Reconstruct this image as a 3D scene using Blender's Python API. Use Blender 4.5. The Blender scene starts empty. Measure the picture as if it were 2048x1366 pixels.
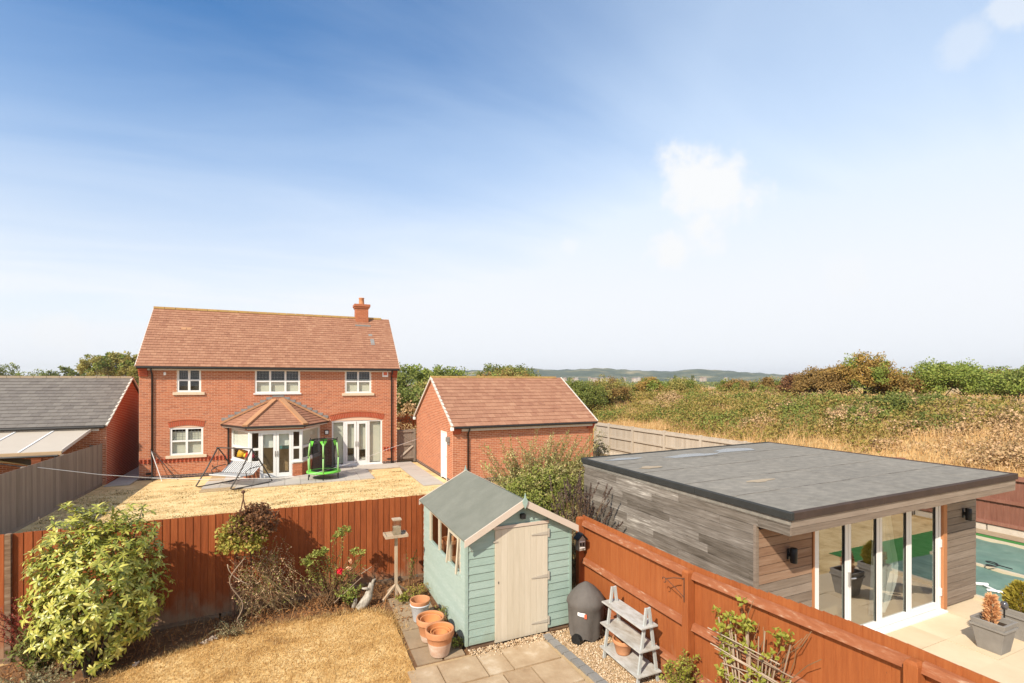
import bpy, bmesh, math, random
import numpy as np
from mathutils import Vector, Matrix
R = math.radians
rnd = random.Random(11)
rng = np.random.default_rng(7)
S = bpy.context.scene
COL = S.collection

# ------------------------------------------------------------------ camera, sky, sun, exposure
F_PX, CXP, HYP, CAMZ = 990.0, 1024.0, 764.0, 4.25
YAW = math.atan((CXP - 580) / F_PX)
cam = bpy.data.cameras.new('camera'); cam.sensor_width = 36; cam.lens = 36 * F_PX / 2048
cam.shift_y = (HYP - 683) / 2048; cam.clip_start = 0.05; cam.clip_end = 9000
camo = bpy.data.objects.new('camera', cam); COL.objects.link(camo)
camo.location = (0, 0, CAMZ); camo.rotation_euler = (R(90), 0, -YAW); S.camera = camo
CAMP = np.array([0, 0, CAMZ])

SUN_EL, SUN_AZ = R(40), R(55)            # azimuth of travel measured from +Y towards +X
trav = Vector((math.sin(SUN_AZ) * math.cos(SUN_EL), math.cos(SUN_AZ) * math.cos(SUN_EL), -math.sin(SUN_EL)))
sl = bpy.data.lights.new('sun', 'SUN'); sl.energy = 4.4; sl.angle = R(0.5); sl.color = (1, .905, .76)
so = bpy.data.objects.new('sun', sl); COL.objects.link(so); so.location = (-40, -30, 60)
so.rotation_euler = trav.to_track_quat('-Z', 'Y').to_euler()

W = bpy.data.worlds.new('World'); S.world = W; W.use_nodes = True
nt = W.node_tree; nt.nodes.clear()
def wn(t, **k):
    n = nt.nodes.new(t)
    for a, b in k.items(): setattr(n, a, b)
    return n
def wlink(a, b): nt.links.new(a, b)
def wmath(op, a, b=None, c=None, clamp=False):
    n = wn('ShaderNodeMath', operation=op); n.use_clamp = clamp
    for i, v in enumerate((a, b, c)):
        if v is None: continue
        if isinstance(v, (int, float)): n.inputs[i].default_value = v
        else: wlink(v, n.inputs[i])
    return n.outputs[0]
def wsmooth(v, lo, hi):
    n = wn('ShaderNodeMapRange', interpolation_type='SMOOTHSTEP'); wlink(v, n.inputs[0])
    n.inputs[1].default_value = lo; n.inputs[2].default_value = hi
    return n.outputs[0]
out = wn('ShaderNodeOutputWorld'); bg = wn('ShaderNodeBackground'); bg.inputs[1].default_value = 0.10
sky = wn('ShaderNodeTexSky', sky_type='NISHITA'); sky.sun_disc = False
sky.sun_elevation = SUN_EL; sky.sun_rotation = SUN_AZ + math.pi
sky.air_density = 1.0; sky.dust_density = 0.6; sky.ozone_density = 2.2; sky.altitude = 50
tc = wn('ShaderNodeTexCoord'); sep = wn('ShaderNodeSeparateXYZ'); wlink(tc.outputs['Generated'], sep.inputs[0])
zc = wmath('MAXIMUM', sep.outputs[2], 0.0)
den = wmath('ADD', zc, 0.16)
comb = wn('ShaderNodeCombineXYZ'); wlink(wmath('DIVIDE', sep.outputs[0], den), comb.inputs[0]); wlink(wmath('DIVIDE', sep.outputs[1], den), comb.inputs[1])
mp = wn('ShaderNodeMapping'); wlink(comb.outputs[0], mp.inputs[0]); mp.inputs['Rotation'].default_value = (0, 0, R(28)); mp.inputs['Scale'].default_value = (.55, 1.7, 1)
n1 = wn('ShaderNodeTexNoise'); wlink(mp.outputs[0], n1.inputs[0]); n1.inputs['Scale'].default_value = 1.1; n1.inputs['Detail'].default_value = 7; n1.inputs['Roughness'].default_value = .55; n1.inputs['Distortion'].default_value = .5
def dotdir(v):
    n = wn('ShaderNodeVectorMath', operation='DOT_PRODUCT'); wlink(tc.outputs['Generated'], n.inputs[0]); n.inputs[1].default_value = Vector(v).normalized(); return n.outputs['Value']
def pxdir(px, py):
    u = (px - CXP) / F_PX; v = (HYP - py) / F_PX
    return (math.sin(YAW) + math.cos(YAW) * u, math.cos(YAW) - math.sin(YAW) * u, v)
# thin veil of high cloud: thicker away from the clear blue quarter, streaked, thickest low down
blue = dotdir(pxdir(60, 20))
def wlin(v, lo, hi):
    n = wn('ShaderNodeMapRange'); n.clamp = True; wlink(v, n.inputs[0]); n.inputs[1].default_value = lo; n.inputs[2].default_value = hi
    return n.outputs[0]
cover = wlin(blue, 1.0, .55)
low = wsmooth(zc, .62, .03)
m = wmath('MULTIPLY_ADD', n1.outputs[0], .58, wmath('MULTIPLY_ADD', cover, .53, -.275))
m = wmath('ADD', m, wmath('MULTIPLY', low, .88), clamp=True)
# one small bright cumulus scrap and a few fainter ones
def puff(px, py, rad, amp, seed):
    mpp = wn('ShaderNodeMapping'); wlink(tc.outputs['Generated'], mpp.inputs[0]); mpp.inputs['Location'].default_value = (seed, seed * .7, 0)
    nn = wn('ShaderNodeTexNoise'); wlink(mpp.outputs[0], nn.inputs[0]); nn.inputs['Scale'].default_value = 9; nn.inputs['Detail'].default_value = 8; nn.inputs['Roughness'].default_value = .62
    d = wmath('ARCCOSINE', wmath('MINIMUM', dotdir(pxdir(px, py)), 1.0))
    g = wmath('SUBTRACT', 1.0, wmath('DIVIDE', d, rad))
    s = wmath('ADD', g, wmath('MULTIPLY_ADD', nn.outputs[0], 2.2, -1.2))
    return wmath('MULTIPLY', wsmooth(s, .12, .62), amp)
pm = None
for a in ((1390, 360, .095, 1., 1.3), (1460, 375, .085, 1., 4.1), (1400, 450, .085, 1., 2.2), (1352, 500, .065, 1., 7.7), (1940, 75, .05, .3, 5.5), (2044, 8, .045, .5, 3.5), (130, 660, .05, .5, 9.1), (1690, 555, .06, .4, 6.2), (1140, 490, .03, .45, 8.2)):
    pm = puff(*a) if pm is None else wmath('MAXIMUM', pm, puff(*a))
mx = wn('ShaderNodeMix', data_type='RGBA'); wlink(m, mx.inputs[0])
sat = wn('ShaderNodeHueSaturation'); sat.inputs['Saturation'].default_value = 1.3; sat.inputs['Value'].default_value = 1.28; wlink(sky.outputs[0], sat.inputs['Color'])
veil = wn('ShaderNodeMix', data_type='RGBA'); wlink(wsmooth(zc, .45, .12), veil.inputs[0]); veil.inputs[6].default_value = (4.9, 5.85, 7.1, 1); veil.inputs[7].default_value = (6.3, 6.5, 6.8, 1)
wlink(sat.outputs[0], mx.inputs[6]); wlink(veil.outputs[2], mx.inputs[7])
mx2 = wn('ShaderNodeMix', data_type='RGBA'); wlink(pm, mx2.inputs[0]); wlink(mx.outputs[2], mx2.inputs[6]); mx2.inputs[7].default_value = (6.4, 6.5, 6.6, 1)
wlink(mx2.outputs[2], bg.inputs[0]); wlink(bg.outputs[0], out.inputs[0])

vs = S.view_settings; vs.view_transform = 'Standard'; vs.look = 'None'; vs.exposure = 0.60; vs.gamma = 1; vs.use_curve_mapping = False

# ------------------------------------------------------------------ materials
def mk(name, cols, rough=.8, wr=.5, nscale=3., stretch=(1, 1, 1), detail=4., contrast=1.6, bump=0., bscale=30., bstretch=None, spec=.3, trans=0., metal=0., n2=None, knots=None, grime=None):
    """colour ramp driven by (random per piece)*wr + (world space noise)*(1-wr)"""
    m = bpy.data.materials.new(name); m.use_nodes = True
    t = m.node_tree; t.nodes.clear(); N = t.nodes.new; L = t.links.new
    o = N('ShaderNodeOutputMaterial'); p = N('ShaderNodeBsdfPrincipled')
    p.inputs['Roughness'].default_value = rough; p.inputs['Metallic'].default_value = metal
    p.inputs['Specular IOR Level'].default_value = spec
    geo = N('ShaderNodeNewGeometry'); oi = N('ShaderNodeObjectInfo')
    def mth(op, a, b=None, c=None, cl=False):
        n = N('ShaderNodeMath'); n.operation = op; n.use_clamp = cl
        for i, v in enumerate((a, b, c)):
            if v is None: continue
            if isinstance(v, (int, float)): n.inputs[i].default_value = v
            else: L(v, n.inputs[i])
        return n.outputs[0]
    rr = mth('FRACT', mth('ADD', oi.outputs['Random'], geo.outputs['Random Per Island']))
    mapn = N('ShaderNodeMapping'); L(geo.outputs['Position'], mapn.inputs[0]); mapn.inputs['Scale'].default_value = stretch
    # shift the grain from piece to piece
    if wr > 0:
        cb = N('ShaderNodeCombineXYZ'); L(mth('MULTIPLY', rr, 37.), cb.inputs[0]); L(mth('MULTIPLY', rr, 53.), cb.inputs[1]); L(mth('MULTIPLY', rr, 71.), cb.inputs[2])
        L(cb.outputs[0], mapn.inputs['Location'])
    nz = N('ShaderNodeTexNoise'); L(mapn.outputs[0], nz.inputs[0]); nz.inputs['Scale'].default_value = nscale; nz.inputs['Detail'].default_value = detail; nz.inputs['Roughness'].default_value = .62
    f = mth('MULTIPLY_ADD', mth('SUBTRACT', nz.outputs[0], .5), contrast, .5)
    if n2:
        m2 = N('ShaderNodeTexNoise'); L(geo.outputs['Position'], m2.inputs[0]); m2.inputs['Scale'].default_value = n2[0]; m2.inputs['Detail'].default_value = 3
        f = mth('ADD', f, mth('MULTIPLY', mth('SUBTRACT', m2.outputs[0], .5), n2[1]))
    f = mth('ADD', mth('MULTIPLY', rr, wr), mth('MULTIPLY', f, 1 - wr), cl=True)
    cr = N('ShaderNodeValToRGB'); L(f, cr.inputs[0]); e = cr.color_ramp.elements
    while len(e) < len(cols): e.new(.5)
    for i, c in enumerate(cols):
        if len(c) == 2: e[i].position = c[0]; cc = c[1]
        else: e[i].position = i / max(1, len(cols) - 1); cc = c
        e[i].color = (*cc, 1)
    col = cr.outputs[0]
    if knots:
        vm = N('ShaderNodeMapping'); L(geo.outputs['Position'], vm.inputs[0]); vm.inputs['Scale'].default_value = knots[1]
        vo = N('ShaderNodeTexVoronoi'); L(vm.outputs[0], vo.inputs[0]); vo.inputs['Scale'].default_value = knots[0]
        k = mth('LESS_THAN', vo.outputs['Distance'], knots[2])
        mxk = N('ShaderNodeMix'); mxk.data_type = 'RGBA'; L(mth('MULTIPLY', k, .7), mxk.inputs[0]); L(col, mxk.inputs[6]); mxk.inputs[7].default_value = (*knots[3], 1); col = mxk.outputs[2]
    if grime:      # splashed dirt and worn stain near the ground: (z where it ends, colour, amount)
        sx = N('ShaderNodeSeparateXYZ'); L(geo.outputs['Position'], sx.inputs[0]); gm = N('ShaderNodeTexNoise'); gmp = N('ShaderNodeMapping'); L(geo.outputs['Position'], gmp.inputs[0]); gmp.inputs['Scale'].default_value = (1, 1, .6); L(gmp.outputs[0], gm.inputs[0]); gm.inputs['Scale'].default_value = 5; gm.inputs['Detail'].default_value = 7
        hgt = mth('SUBTRACT', 1.0, mth('DIVIDE', sx.outputs[2], grime[0]))
        ga = mth('MULTIPLY', mth('MULTIPLY_ADD', gm.outputs[0], 2.6, mth('MULTIPLY_ADD', hgt, 1.3, -1.75), True), grime[2])
        mg = N('ShaderNodeMix'); mg.data_type = 'RGBA'; L(ga, mg.inputs[0]); L(col, mg.inputs[6]); mg.inputs[7].default_value = (*grime[1], 1); col = mg.outputs[2]
    L(col, p.inputs['Base Color'])
    if bump:
        bm_ = N('ShaderNodeMapping'); L(geo.outputs['Position'], bm_.inputs[0]); bm_.inputs['Scale'].default_value = bstretch or stretch
        bn = N('ShaderNodeTexNoise'); L(bm_.outputs[0], bn.inputs[0]); bn.inputs['Scale'].default_value = bscale; bn.inputs['Detail'].default_value = 3
        b = N('ShaderNodeBump'); b.inputs['Strength'].default_value = bump; b.inputs['Distance'].default_value = .02
        L(bn.outputs[0], b.inputs['Height']); L(b.outputs[0], p.inputs['Normal'])
    sh = p.outputs[0]
    if trans:
        tr = N('ShaderNodeBsdfTranslucent'); L(col, tr.inputs[0]); ms = N('ShaderNodeMixShader'); ms.inputs[0].default_value = trans
        L(sh, ms.inputs[1]); L(tr.outputs[0], ms.inputs[2]); sh = ms.outputs[0]
    L(sh, o.inputs[0])
    return m

def glassmat(name, tint=(.85, .9, .88), refl=.22):
    m = bpy.data.materials.new(name); m.use_nodes = True
    t = m.node_tree; t.nodes.clear(); N = t.nodes.new; L = t.links.new
    o = N('ShaderNodeOutputMaterial'); tr = N('ShaderNodeBsdfTransparent'); tr.inputs[0].default_value = (*tint, 1)
    gl = N('ShaderNodeBsdfGlossy'); gl.inputs['Roughness'].default_value = .005
    fr = N('ShaderNodeFresnel'); fr.inputs[0].default_value = 1.5
    ad = N('ShaderNodeMath'); ad.operation = 'ADD'; ad.use_clamp = True; L(fr.outputs[0], ad.inputs[0]); ad.inputs[1].default_value = refl
    ge = N('ShaderNodeNewGeometry'); iv = N('ShaderNodeMath'); iv.operation = 'SUBTRACT'; iv.inputs[0].default_value = 1; L(ge.outputs['Backfacing'], iv.inputs[1])
    mu = N('ShaderNodeMath'); mu.operation = 'MULTIPLY'; L(ad.outputs[0], mu.inputs[0]); L(iv.outputs[0], mu.inputs[1])
    mx_ = N('ShaderNodeMixShader'); L(mu.outputs[0], mx_.inputs[0]); L(tr.outputs[0], mx_.inputs[1]); L(gl.outputs[0], mx_.inputs[2]); L(mx_.outputs[0], o.inputs[0])
    return m

M = {}
M['brick'] = mk('brick_orange_red', [(0, (.20, .08, .05)), (.12, (.33, .115, .06)), (.4, (.42, .145, .068)), (.75, (.48, .175, .085)), (1, (.53, .23, .125))], .85, .6, 30, n2=(.7, .7), bump=.3, bscale=120)
M['brick_red'] = mk('brick_bright_red', [(.36, .075, .035), (.44, .11, .05)], .85, .6, 30)
M['brick_dark'] = mk('brick_dark_plinth', [(.06, .045, .045), (.12, .08, .075)], .85, .6, 30)
M['mortar'] = mk('mortar_joint', [(.60, .40, .28), (.70, .50, .37)], .95, 0, 20)
M['tile'] = mk('roof_tile_brown', [(0, (.19, .085, .05)), (.25, (.29, .135, .08)), (.7, (.355, .18, .108)), (1, (.42, .235, .145))], .85, .45, 4, n2=(.9, .6), bump=.3, bscale=60)
M['tile_grey'] = mk('roof_tile_grey', [(.115, .10, .088), (.17, .15, .13), (.205, .185, .16)], .7, .5, 4, n2=(.7, .5), bump=.2, bscale=60)
M['ridge'] = mk('ridge_tile_lichen', [(0, (.34, .20, .11)), (.5, (.42, .27, .10)), (1, (.52, .36, .13))], .9, .2, 9)
M['hip'] = mk('hip_tile_orange', [(.36, .18, .09), (.46, .25, .13)], .85, .5, 9)
M['ridge_grey'] = mk('ridge_tile_mossy_grey', [(.26, .20, .15), (.38, .30, .2), (.33, .27, .22)], .9, .3, 9)
M['upvc'] = mk('upvc_white', [(.70, .69, .67), (.74, .73, .71)], .35, 0, 2, spec=.5)
M['cream_board'] = mk('fascia_cream', [(.56, .51, .44), (.62, .57, .5)], .5, 0, 4)
M['stone'] = mk('sill_stone', [(.55, .44, .31), (.64, .53, .39)], .9, 0, 12, bump=.2, bscale=90)
M['gutter'] = mk('gutter_black', [(.02, .018, .017), (.03, .027, .025)], .4, 0, 3)
M['lead'] = mk('lead_flashing', [(.17, .165, .155), (.28, .27, .255)], .6, 0, 8)
M['glass'] = glassmat('window_glass', (.93, .95, .93), refl=.03)
M['glass_door'] = glassmat('door_glass', (.88, .91, .89), .36)
M['glass_clear'] = glassmat('clear_plastic', (.93, .95, .94), .06)
M['blind'] = mk('blind_beige', [(.60, .56, .48), (.68, .64, .56)], .9, 0, 2)
M['blind_light'] = mk('blind_pale', [(.74, .73, .69), (.80, .79, .76)], .9, 0, 2)
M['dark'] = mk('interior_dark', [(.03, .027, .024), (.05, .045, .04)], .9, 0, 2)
M['interior'] = mk('interior_plaster', [(.34, .30, .25), (.42, .37, .31)], .9, 0, 2)
M['lead_bar'] = mk('leaded_bar', [(.16, .16, .15), (.2, .2, .19)], .6, 0, 2)
M['white_door'] = mk('door_white', [(.84, .84, .83), (.88, .88, .87)], .4, 0, 2)
M['fence_red'] = mk('fence_stain_red_brown', [(0, (.16, .038, .009)), (.5, (.26, .064, .016)), (1, (.34, .095, .026))], .8, .45, 2.2, (14, 14, 1.0), bump=.25, bscale=18, n2=(1.1, .9), contrast=2.2, grime=(.55, (.30, .21, .13), .75))
M['fence_orange'] = mk('fence_stain_orange', [(0, (.26, .070, .018)), (.5, (.32, .093, .025)), (1, (.37, .118, .034))], .75, .25, 2.2, (14, 14, 1.2), bump=.3, bscale=18, n2=(1.5, 1.0), contrast=2.4, detail=7, knots=(1.6, (2.2, 2.2, .9), .035, (.16, .05, .018)), grime=(.6, (.34, .21, .12), .7))
M['rail_orange'] = mk('fence_rail_worn', [(0, (.24, .075, .028)), (.55, (.29, .10, .042)), (.78, (.33, .15, .08)), (1, (.48, .34, .24))], .8, 0, 5, (5, 1.2, 5), detail=6, contrast=2.2, bump=.3, bscale=20)
M['gravel_board'] = mk('gravel_board_weathered', [(.10, .055, .03), (.20, .125, .075), (.30, .22, .15)], .9, 0, 4, (1, 1, 6), contrast=2)
M['fence_grey'] = mk('fence_weathered_grey', [(0, (.15, .115, .088)), (.5, (.235, .185, .145)), (1, (.31, .255, .205))], .9, .5, 2.5, (12, 12, .8), bump=.3, bscale=15, n2=(.8, .5))
M['fence_pale'] = mk('fence_weathered_pale', [(0, (.33, .27, .21)), (.5, (.42, .36, .29)), (1, (.50, .44, .37))], .9, .5, 2.5, (12, 12, .8), n2=(.8, .4))
M['fence_brown'] = mk('fence_stain_dull_brown', [(0, (.15, .062, .04)), (.5, (.22, .092, .06)), (1, (.30, .15, .105))], .85, .35, 3, (10, 10, 1.2), n2=(2, .8))
M['concrete'] = mk('concrete_pale', [(.46, .40, .32), (.56, .50, .42)], .9, 0, 8, bump=.2, bscale=60)
M['mint'] = mk('shed_mint_paint', [(0, (.235, .32, .27)), (.6, (.29, .385, .335)), (1, (.34, .43, .38))], .6, .4, 3, (1.5, 1.5, 9), bump=.2, bscale=16, detail=7, contrast=2.0, n2=(1.6, .6), grime=(.35, (.20, .21, .13), .6))
M['mint_side'] = mk('shed_mint_paint_brushed', [(0, (.28, .365, .315)), (.6, (.35, .435, .385)), (.82, (.42, .50, .45)), (1, (.62, .66, .61))], .6, .25, 4, (1.5, 2.2, 24), detail=7, contrast=2.4, bump=.2, bscale=16, grime=(.35, (.22, .23, .15), .6))
M['cream'] = mk('shed_cream_paint', [(0, (.48, .42, .315)), (.6, (.56, .495, .385)), (1, (.61, .545, .435))], .6, .35, 2.2, (9, 9, .8), bump=.15, bscale=14, detail=6, contrast=1.9, grime=(.22, (.36, .31, .22), .45))
M['barge'] = mk('bargeboard_cream_pink', [(.52, .43, .345), (.58, .485, .40)], .55, .3, 3)
M['felt'] = mk('roof_felt_green_grey', [(0, (.145, .15, .122)), (.5, (.175, .178, .146)), (1, (.21, .212, .175))], .95, 0, 2.5, detail=10, contrast=1.7, bump=.35, bscale=7, bstretch=(1, 1, 1), spec=.1, n2=(40, .5))
M['shed_wood'] = mk('shed_inside_wood', [(.34, .16, .075), (.50, .27, .14)], .85, .5, 3, (1, 1, 9))
M['hinge'] = mk('hinge_painted', [(.38, .34, .28), (.48, .43, .35)], .5, 0, 5)
M['clad'] = mk('cladding_weathered', [(0, (.075, .06, .045)), (.3, (.135, .112, .088)), (.6, (.205, .175, .145)), (.82, (.30, .265, .225)), (1, (.55, .50, .43))], .85, .42, 2.0, (5, 1.1, 16), detail=7, contrast=2.6, bump=.35, bscale=6, bstretch=(5, 1.5, 40), n2=(1.2, .8), knots=(2.2, (1, 1.4, 3.0), .05, (.05, .035, .025)))
M['clad_front'] = mk('cladding_front_weathered', [(0, (.13, .095, .07)), (.4, (.215, .165, .125)), (.8, (.30, .24, .19)), (1, (.44, .37, .30))], .85, .42, 2.0, (1.1, 5, 16), detail=7, contrast=1.8, bump=.35, bscale=6, bstretch=(1.5, 5, 40), knots=(2.4, (1.4, 1, 3.0), .05, (.05, .03, .02)))
M['clad_shelter'] = mk('cladding_sheltered_orange', [(0, (.16, .085, .05)), (.4, (.25, .145, .088)), (.8, (.32, .21, .14)), (1, (.40, .29, .21))], .8, .35, 2.0, (1.1, 5, 14), detail=7, contrast=1.8, bump=.3, bscale=6, bstretch=(1.5, 5, 40), knots=(2.4, (1.4, 1, 3.0), .06, (.07, .035, .02)))
M['jamb'] = mk('jamb_orange_timber', [(.36, .15, .06), (.48, .22, .10)], .7, 0, 3, (9, 9, 1))
M['membrane'] = mk('roof_membrane_grey', [(0, (.155, .145, .13)), (.42, (.205, .188, .160)), (.66, (.245, .224, .19)), (.86, (.30, .268, .222)), (1, (.42, .345, .25))], .95, 0, 5.5, (1, 1.3, 1), detail=12, contrast=1.35, bump=.3, bscale=26, bstretch=(1, 1.5, 1), n2=(.6, .5), spec=.08)
M['membrane_seam'] = mk('roof_lap_seam', [(.12, .11, .10), (.30, .27, .23)], .9, 0, 5, (1, 3, 1), contrast=2.5)
M['damp'] = mk('roof_damp_film', [(.15, .15, .145), (.20, .195, .185)], .22, 0, 3, spec=.5)
M['silt'] = mk('roof_dry_silt', [(.30, .235, .16), (.38, .30, .21)], .95, 0, 3)
M['trim'] = mk('roof_edge_trim_dark', [(.030, .031, .029), (.045, .045, .042)], .75, 0, 4, spec=.15)
M['trim_brown'] = mk('roof_edge_trim_rusty', [(.045, .032, .026), (.075, .05, .04)], .75, 0, 4, spec=.15)
M['black'] = mk('black_metal', [(.012, .012, .012), (.02, .02, .02)], .45, 0, 5)
M['steel'] = mk('brushed_steel', [(.5, .5, .5), (.6, .6, .6)], .3, 0, 5, metal=.9)
M['slab'] = mk('sandstone_slab', [(0, (.19, .12, .065)), (.35, (.35, .24, .14)), (.7, (.44, .325, .205)), (1, (.60, .50, .37))], .85, .22, 2.0, detail=10, contrast=2.3, bump=.3, bscale=14)
M['slab_old'] = mk('paving_old', [(0, (.21, .15, .09)), (.5, (.31, .225, .14)), (1, (.40, .31, .21))], .9, .4, 3, detail=7, bump=.35, bscale=16)
M['joint'] = mk('sandy_joint', [(.34, .235, .125), (.48, .35, .2)], .95, 0, 20)
M['sett'] = mk('grey_sett', [(.17, .165, .155), (.27, .255, .235)], .85, .5, 8, bump=.25, bscale=40)
M['gravel'] = mk('gravel_stone', [(0, (.27, .155, .075)), (.3, (.42, .28, .155)), (.7, (.56, .42, .27)), (1, (.68, .56, .42))], .85, .9, 30)
M['pale_slab'] = mk('pale_patio_slab', [(.36, .32, .28), (.50, .46, .40)], .9, .4, 2.5, detail=6)
M['deck'] = mk('beige_paving', [(0, (.50, .39, .255)), (.5, (.60, .48, .325)), (.85, (.66, .54, .38)), (1, (.7, .59, .44))], .85, .3, 1.6, (1, 1, 1), detail=7, contrast=1.5, bump=.12, bscale=20)
M['lawn'] = mk('dry_lawn', [(0, (.30, .155, .05)), (.3, (.50, .295, .10)), (.6, (.63, .42, .175)), (1, (.75, .55, .27))], .95, 0, 2.6, detail=12, contrast=2.2, bump=.6, bscale=60, n2=(.9, .7))
M['lawn_far'] = mk('dry_lawn_next_door', [(0, (.24, .17, .07)), (.25, (.54, .37, .165)), (.55, (.70, .50, .245)), (1, (.78, .60, .33))], .95, 0, 1.4, (1, 1.6, 1), detail=12, contrast=1.9, bump=.5, bscale=40, n2=(12, .5))
M['blade'] = mk('dry_grass_blade', [(0, (.34, .17, .05)), (.3, (.50, .30, .10)), (.7, (.62, .42, .18)), (1, (.72, .54, .29))], .9, .7, 2.0, trans=.25)
M['blade_greenish'] = mk('lawn_blade_greenish', [(0, (.26, .20, .07)), (.3, (.54, .39, .17)), (1, (.74, .56, .29))], .9, .7, 1.2, trans=.25)  # olive to straw blade colours of the next-door lawn
M['soil'] = mk('dry_soil', [(0, (.085, .045, .022)), (.5, (.17, .088, .04)), (1, (.28, .155, .07))], .98, 0, 5, detail=12, contrast=2, bump=.8, bscale=30)
M['litter'] = mk('dead_leaf_litter', [(0, (.14, .06, .022)), (.4, (.30, .13, .045)), (.8, (.44, .21, .075)), (1, (.52, .33, .16))], .9, .9, 5, trans=.2)
M['terra'] = mk('terracotta', [(0, (.40, .165, .075)), (.5, (.50, .225, .105)), (1, (.58, .30, .16))], .85, .25, 5, detail=6, bump=.15, bscale=40)
M['terra_in'] = mk('terracotta_orange', [(.50, .19, .065), (.56, .24, .09)], .85, .2, 5)
M['terra_pale'] = mk('terracotta_limed', [(0, (.48, .27, .17)), (.5, (.56, .41, .31)), (1, (.66, .56, .47))], .9, 0, 6, (1, 1, 2), detail=6, contrast=2)
M['glaze'] = mk('pot_glaze_pale_blue', [(.42, .43, .45), (.52, .53, .54)], .45, 0, 5)
M['cover'] = mk('bbq_cover_grey', [(.09, .08, .072), (.135, .12, .108)], .75, 0, 5, bump=1.0, bscale=6, bstretch=(1, 1, .35), spec=.2)
M['label_white'] = mk('label_white', [(.8, .8, .79), (.82, .82, .81)], .5, 0, 2)
M['label_red'] = mk('label_orange_red', [(.62, .12, .06), (.66, .16, .08)], .5, 0, 2)
M['stand'] = mk('painted_grey_wood', [(0, (.34, .355, .34)), (.7, (.43, .445, .43)), (1, (.5, .48, .43))], .7, .2, 4, (2, 2, 2), detail=6, bump=.2, bscale=20)
M['shelf'] = mk('shelf_weathered', [(0, (.26, .23, .19)), (.4, (.38, .36, .32)), (.7, (.46, .455, .43)), (1, (.50, .49, .46))], .8, .1, 4, (3, 1.2, 3), detail=6, contrast=2.0, n2=(3, .6))
M['old_wood'] = mk('old_pale_wood', [(.28, .20, .13), (.42, .32, .22), (.50, .40, .29)], .9, .2, 4, (3, 3, 1))
M['drift'] = mk('driftwood_grey', [(.10, .08, .06), (.36, .32, .26), (.50, .46, .40)], .9, 0, 14, (1, 1, .5), detail=6, contrast=2.2, bump=.7, bscale=25)
M['planter'] = mk('planter_grey', [(0, (.17, .155, .14)), (.6, (.24, .225, .205)), (1, (.33, .31, .285))], .8, .2, 4, detail=6, bump=.15, bscale=20)
M['compost'] = mk('compost', [(.03, .02, .012), (.06, .04, .025)], .98, 0, 20, bump=.5)
M['tarp'] = mk('teal_cover_sheet', [(0, (.085, .15, .115)), (.5, (.125, .205, .16)), (1, (.19, .275, .215))], .55, 0, 2.2, (1, 1, 1), detail=7, contrast=1.7, bump=.5, bscale=4)
M['turf'] = mk('artificial_turf', [(.035, .15, .032), (.06, .215, .05)], .9, 0, 9, detail=6, bump=.3)
M['batten'] = mk('batten_pale_timber', [(.46, .38, .26), (.56, .48, .35)], .8, 0, 4)
M['white'] = mk('white_paint', [(.78, .77, .75), (.82, .81, .79)], .5, 0, 4)
M['canopy'] = mk('canopy_roof_sheet_beige', [(.44, .38, .31), (.50, .44, .36)], .55, .3, 2)
M['beam'] = mk('softwood_beam', [(.36, .25, .145), (.46, .33, .2)], .8, .2, 4, (1, 4, 4))
M['sail'] = mk('canvas_olive', [(.36, .33, .24), (.44, .41, .31)], .9, 0, 4)
M['lime'] = mk('lime_green_plastic', [(.13, .55, .05), (.18, .62, .08)], .45, 0, 4)
M['lime_dull'] = mk('lime_green_sleeve', [(.26, .50, .17), (.34, .58, .23)], .6, 0, 4)
M['seat_stripe'] = mk('swing_seat_white', [(.42, .42, .41), (.52, .52, .51)], .7, .3, 3)
M['frame_dark'] = mk('swing_frame_bronze', [(.05, .042, .035), (.075, .065, .055)], .4, 0, 4)
M['rust'] = mk('rusty_iron', [(.07, .035, .02), (.14, .06, .035)], .8, 0, 12)
M['line'] = mk('washing_line_white', [(.66, .65, .62), (.7, .69, .66)], .6, 0, 3)
M['bark'] = mk('bark', [(.07, .05, .035), (.15, .115, .08)], .9, .2, 8, (1, 1, .3))
M['twig_tan'] = mk('tan_twig', [(.15, .095, .045), (.26, .18, .09), (.38, .29, .17)], .9, .6, 4)
M['twig'] = mk('dry_twig', [(.22, .15, .10), (.36, .27, .19), (.46, .37, .28)], .9, .6, 4)
M['stem'] = mk('brown_stem', [(.13, .075, .035), (.24, .14, .07)], .9, .5, 4)
M['pole_white'] = mk('peeling_birch_trunk', [(.33, .28, .22), (.45, .4, .33)], .9, 0, 6)
LB = 1.85
def leafm(name, *cols, wr=.75, ns=1.2, tr=.3, rough=.6, spec=.3): M[name] = mk(name, [(min(.8, c[0] * LB * 1.12), min(.8, c[1] * LB), c[2] * LB * .95) for c in cols], rough, wr, ns, trans=tr, contrast=2.2, spec=spec)
leafm('leaf_rhodo', (.045, .065, .010), (.13, .16, .026), (.23, .245, .046), (.31, .305, .095), wr=.7, tr=.18, rough=.38, spec=.5)
leafm('leaf_willow', (.09, .115, .03), (.16, .175, .055), (.24, .24, .105), (.34, .31, .175), wr=.7)
leafm('leaf_bramble', (.05, .06, .012), (.10, .11, .022), (.16, .142, .036), (.205, .15, .052), (.27, .20, .10), wr=.45, ns=.22)
leafm('leaf_bramble_green', (.04, .07, .013), (.08, .115, .022), (.125, .15, .034), (.175, .17, .05), wr=.65, ns=.4)
leafm('leaf_dusty', (.12, .10, .045), (.20, .155, .075), (.29, .215, .12), (.36, .28, .18), wr=.6, ns=.5)
leafm('leaf_hawthorn', (.085, .085, .02), (.155, .12, .03), (.215, .145, .04), (.26, .18, .065), wr=.55, ns=.9)
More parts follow.
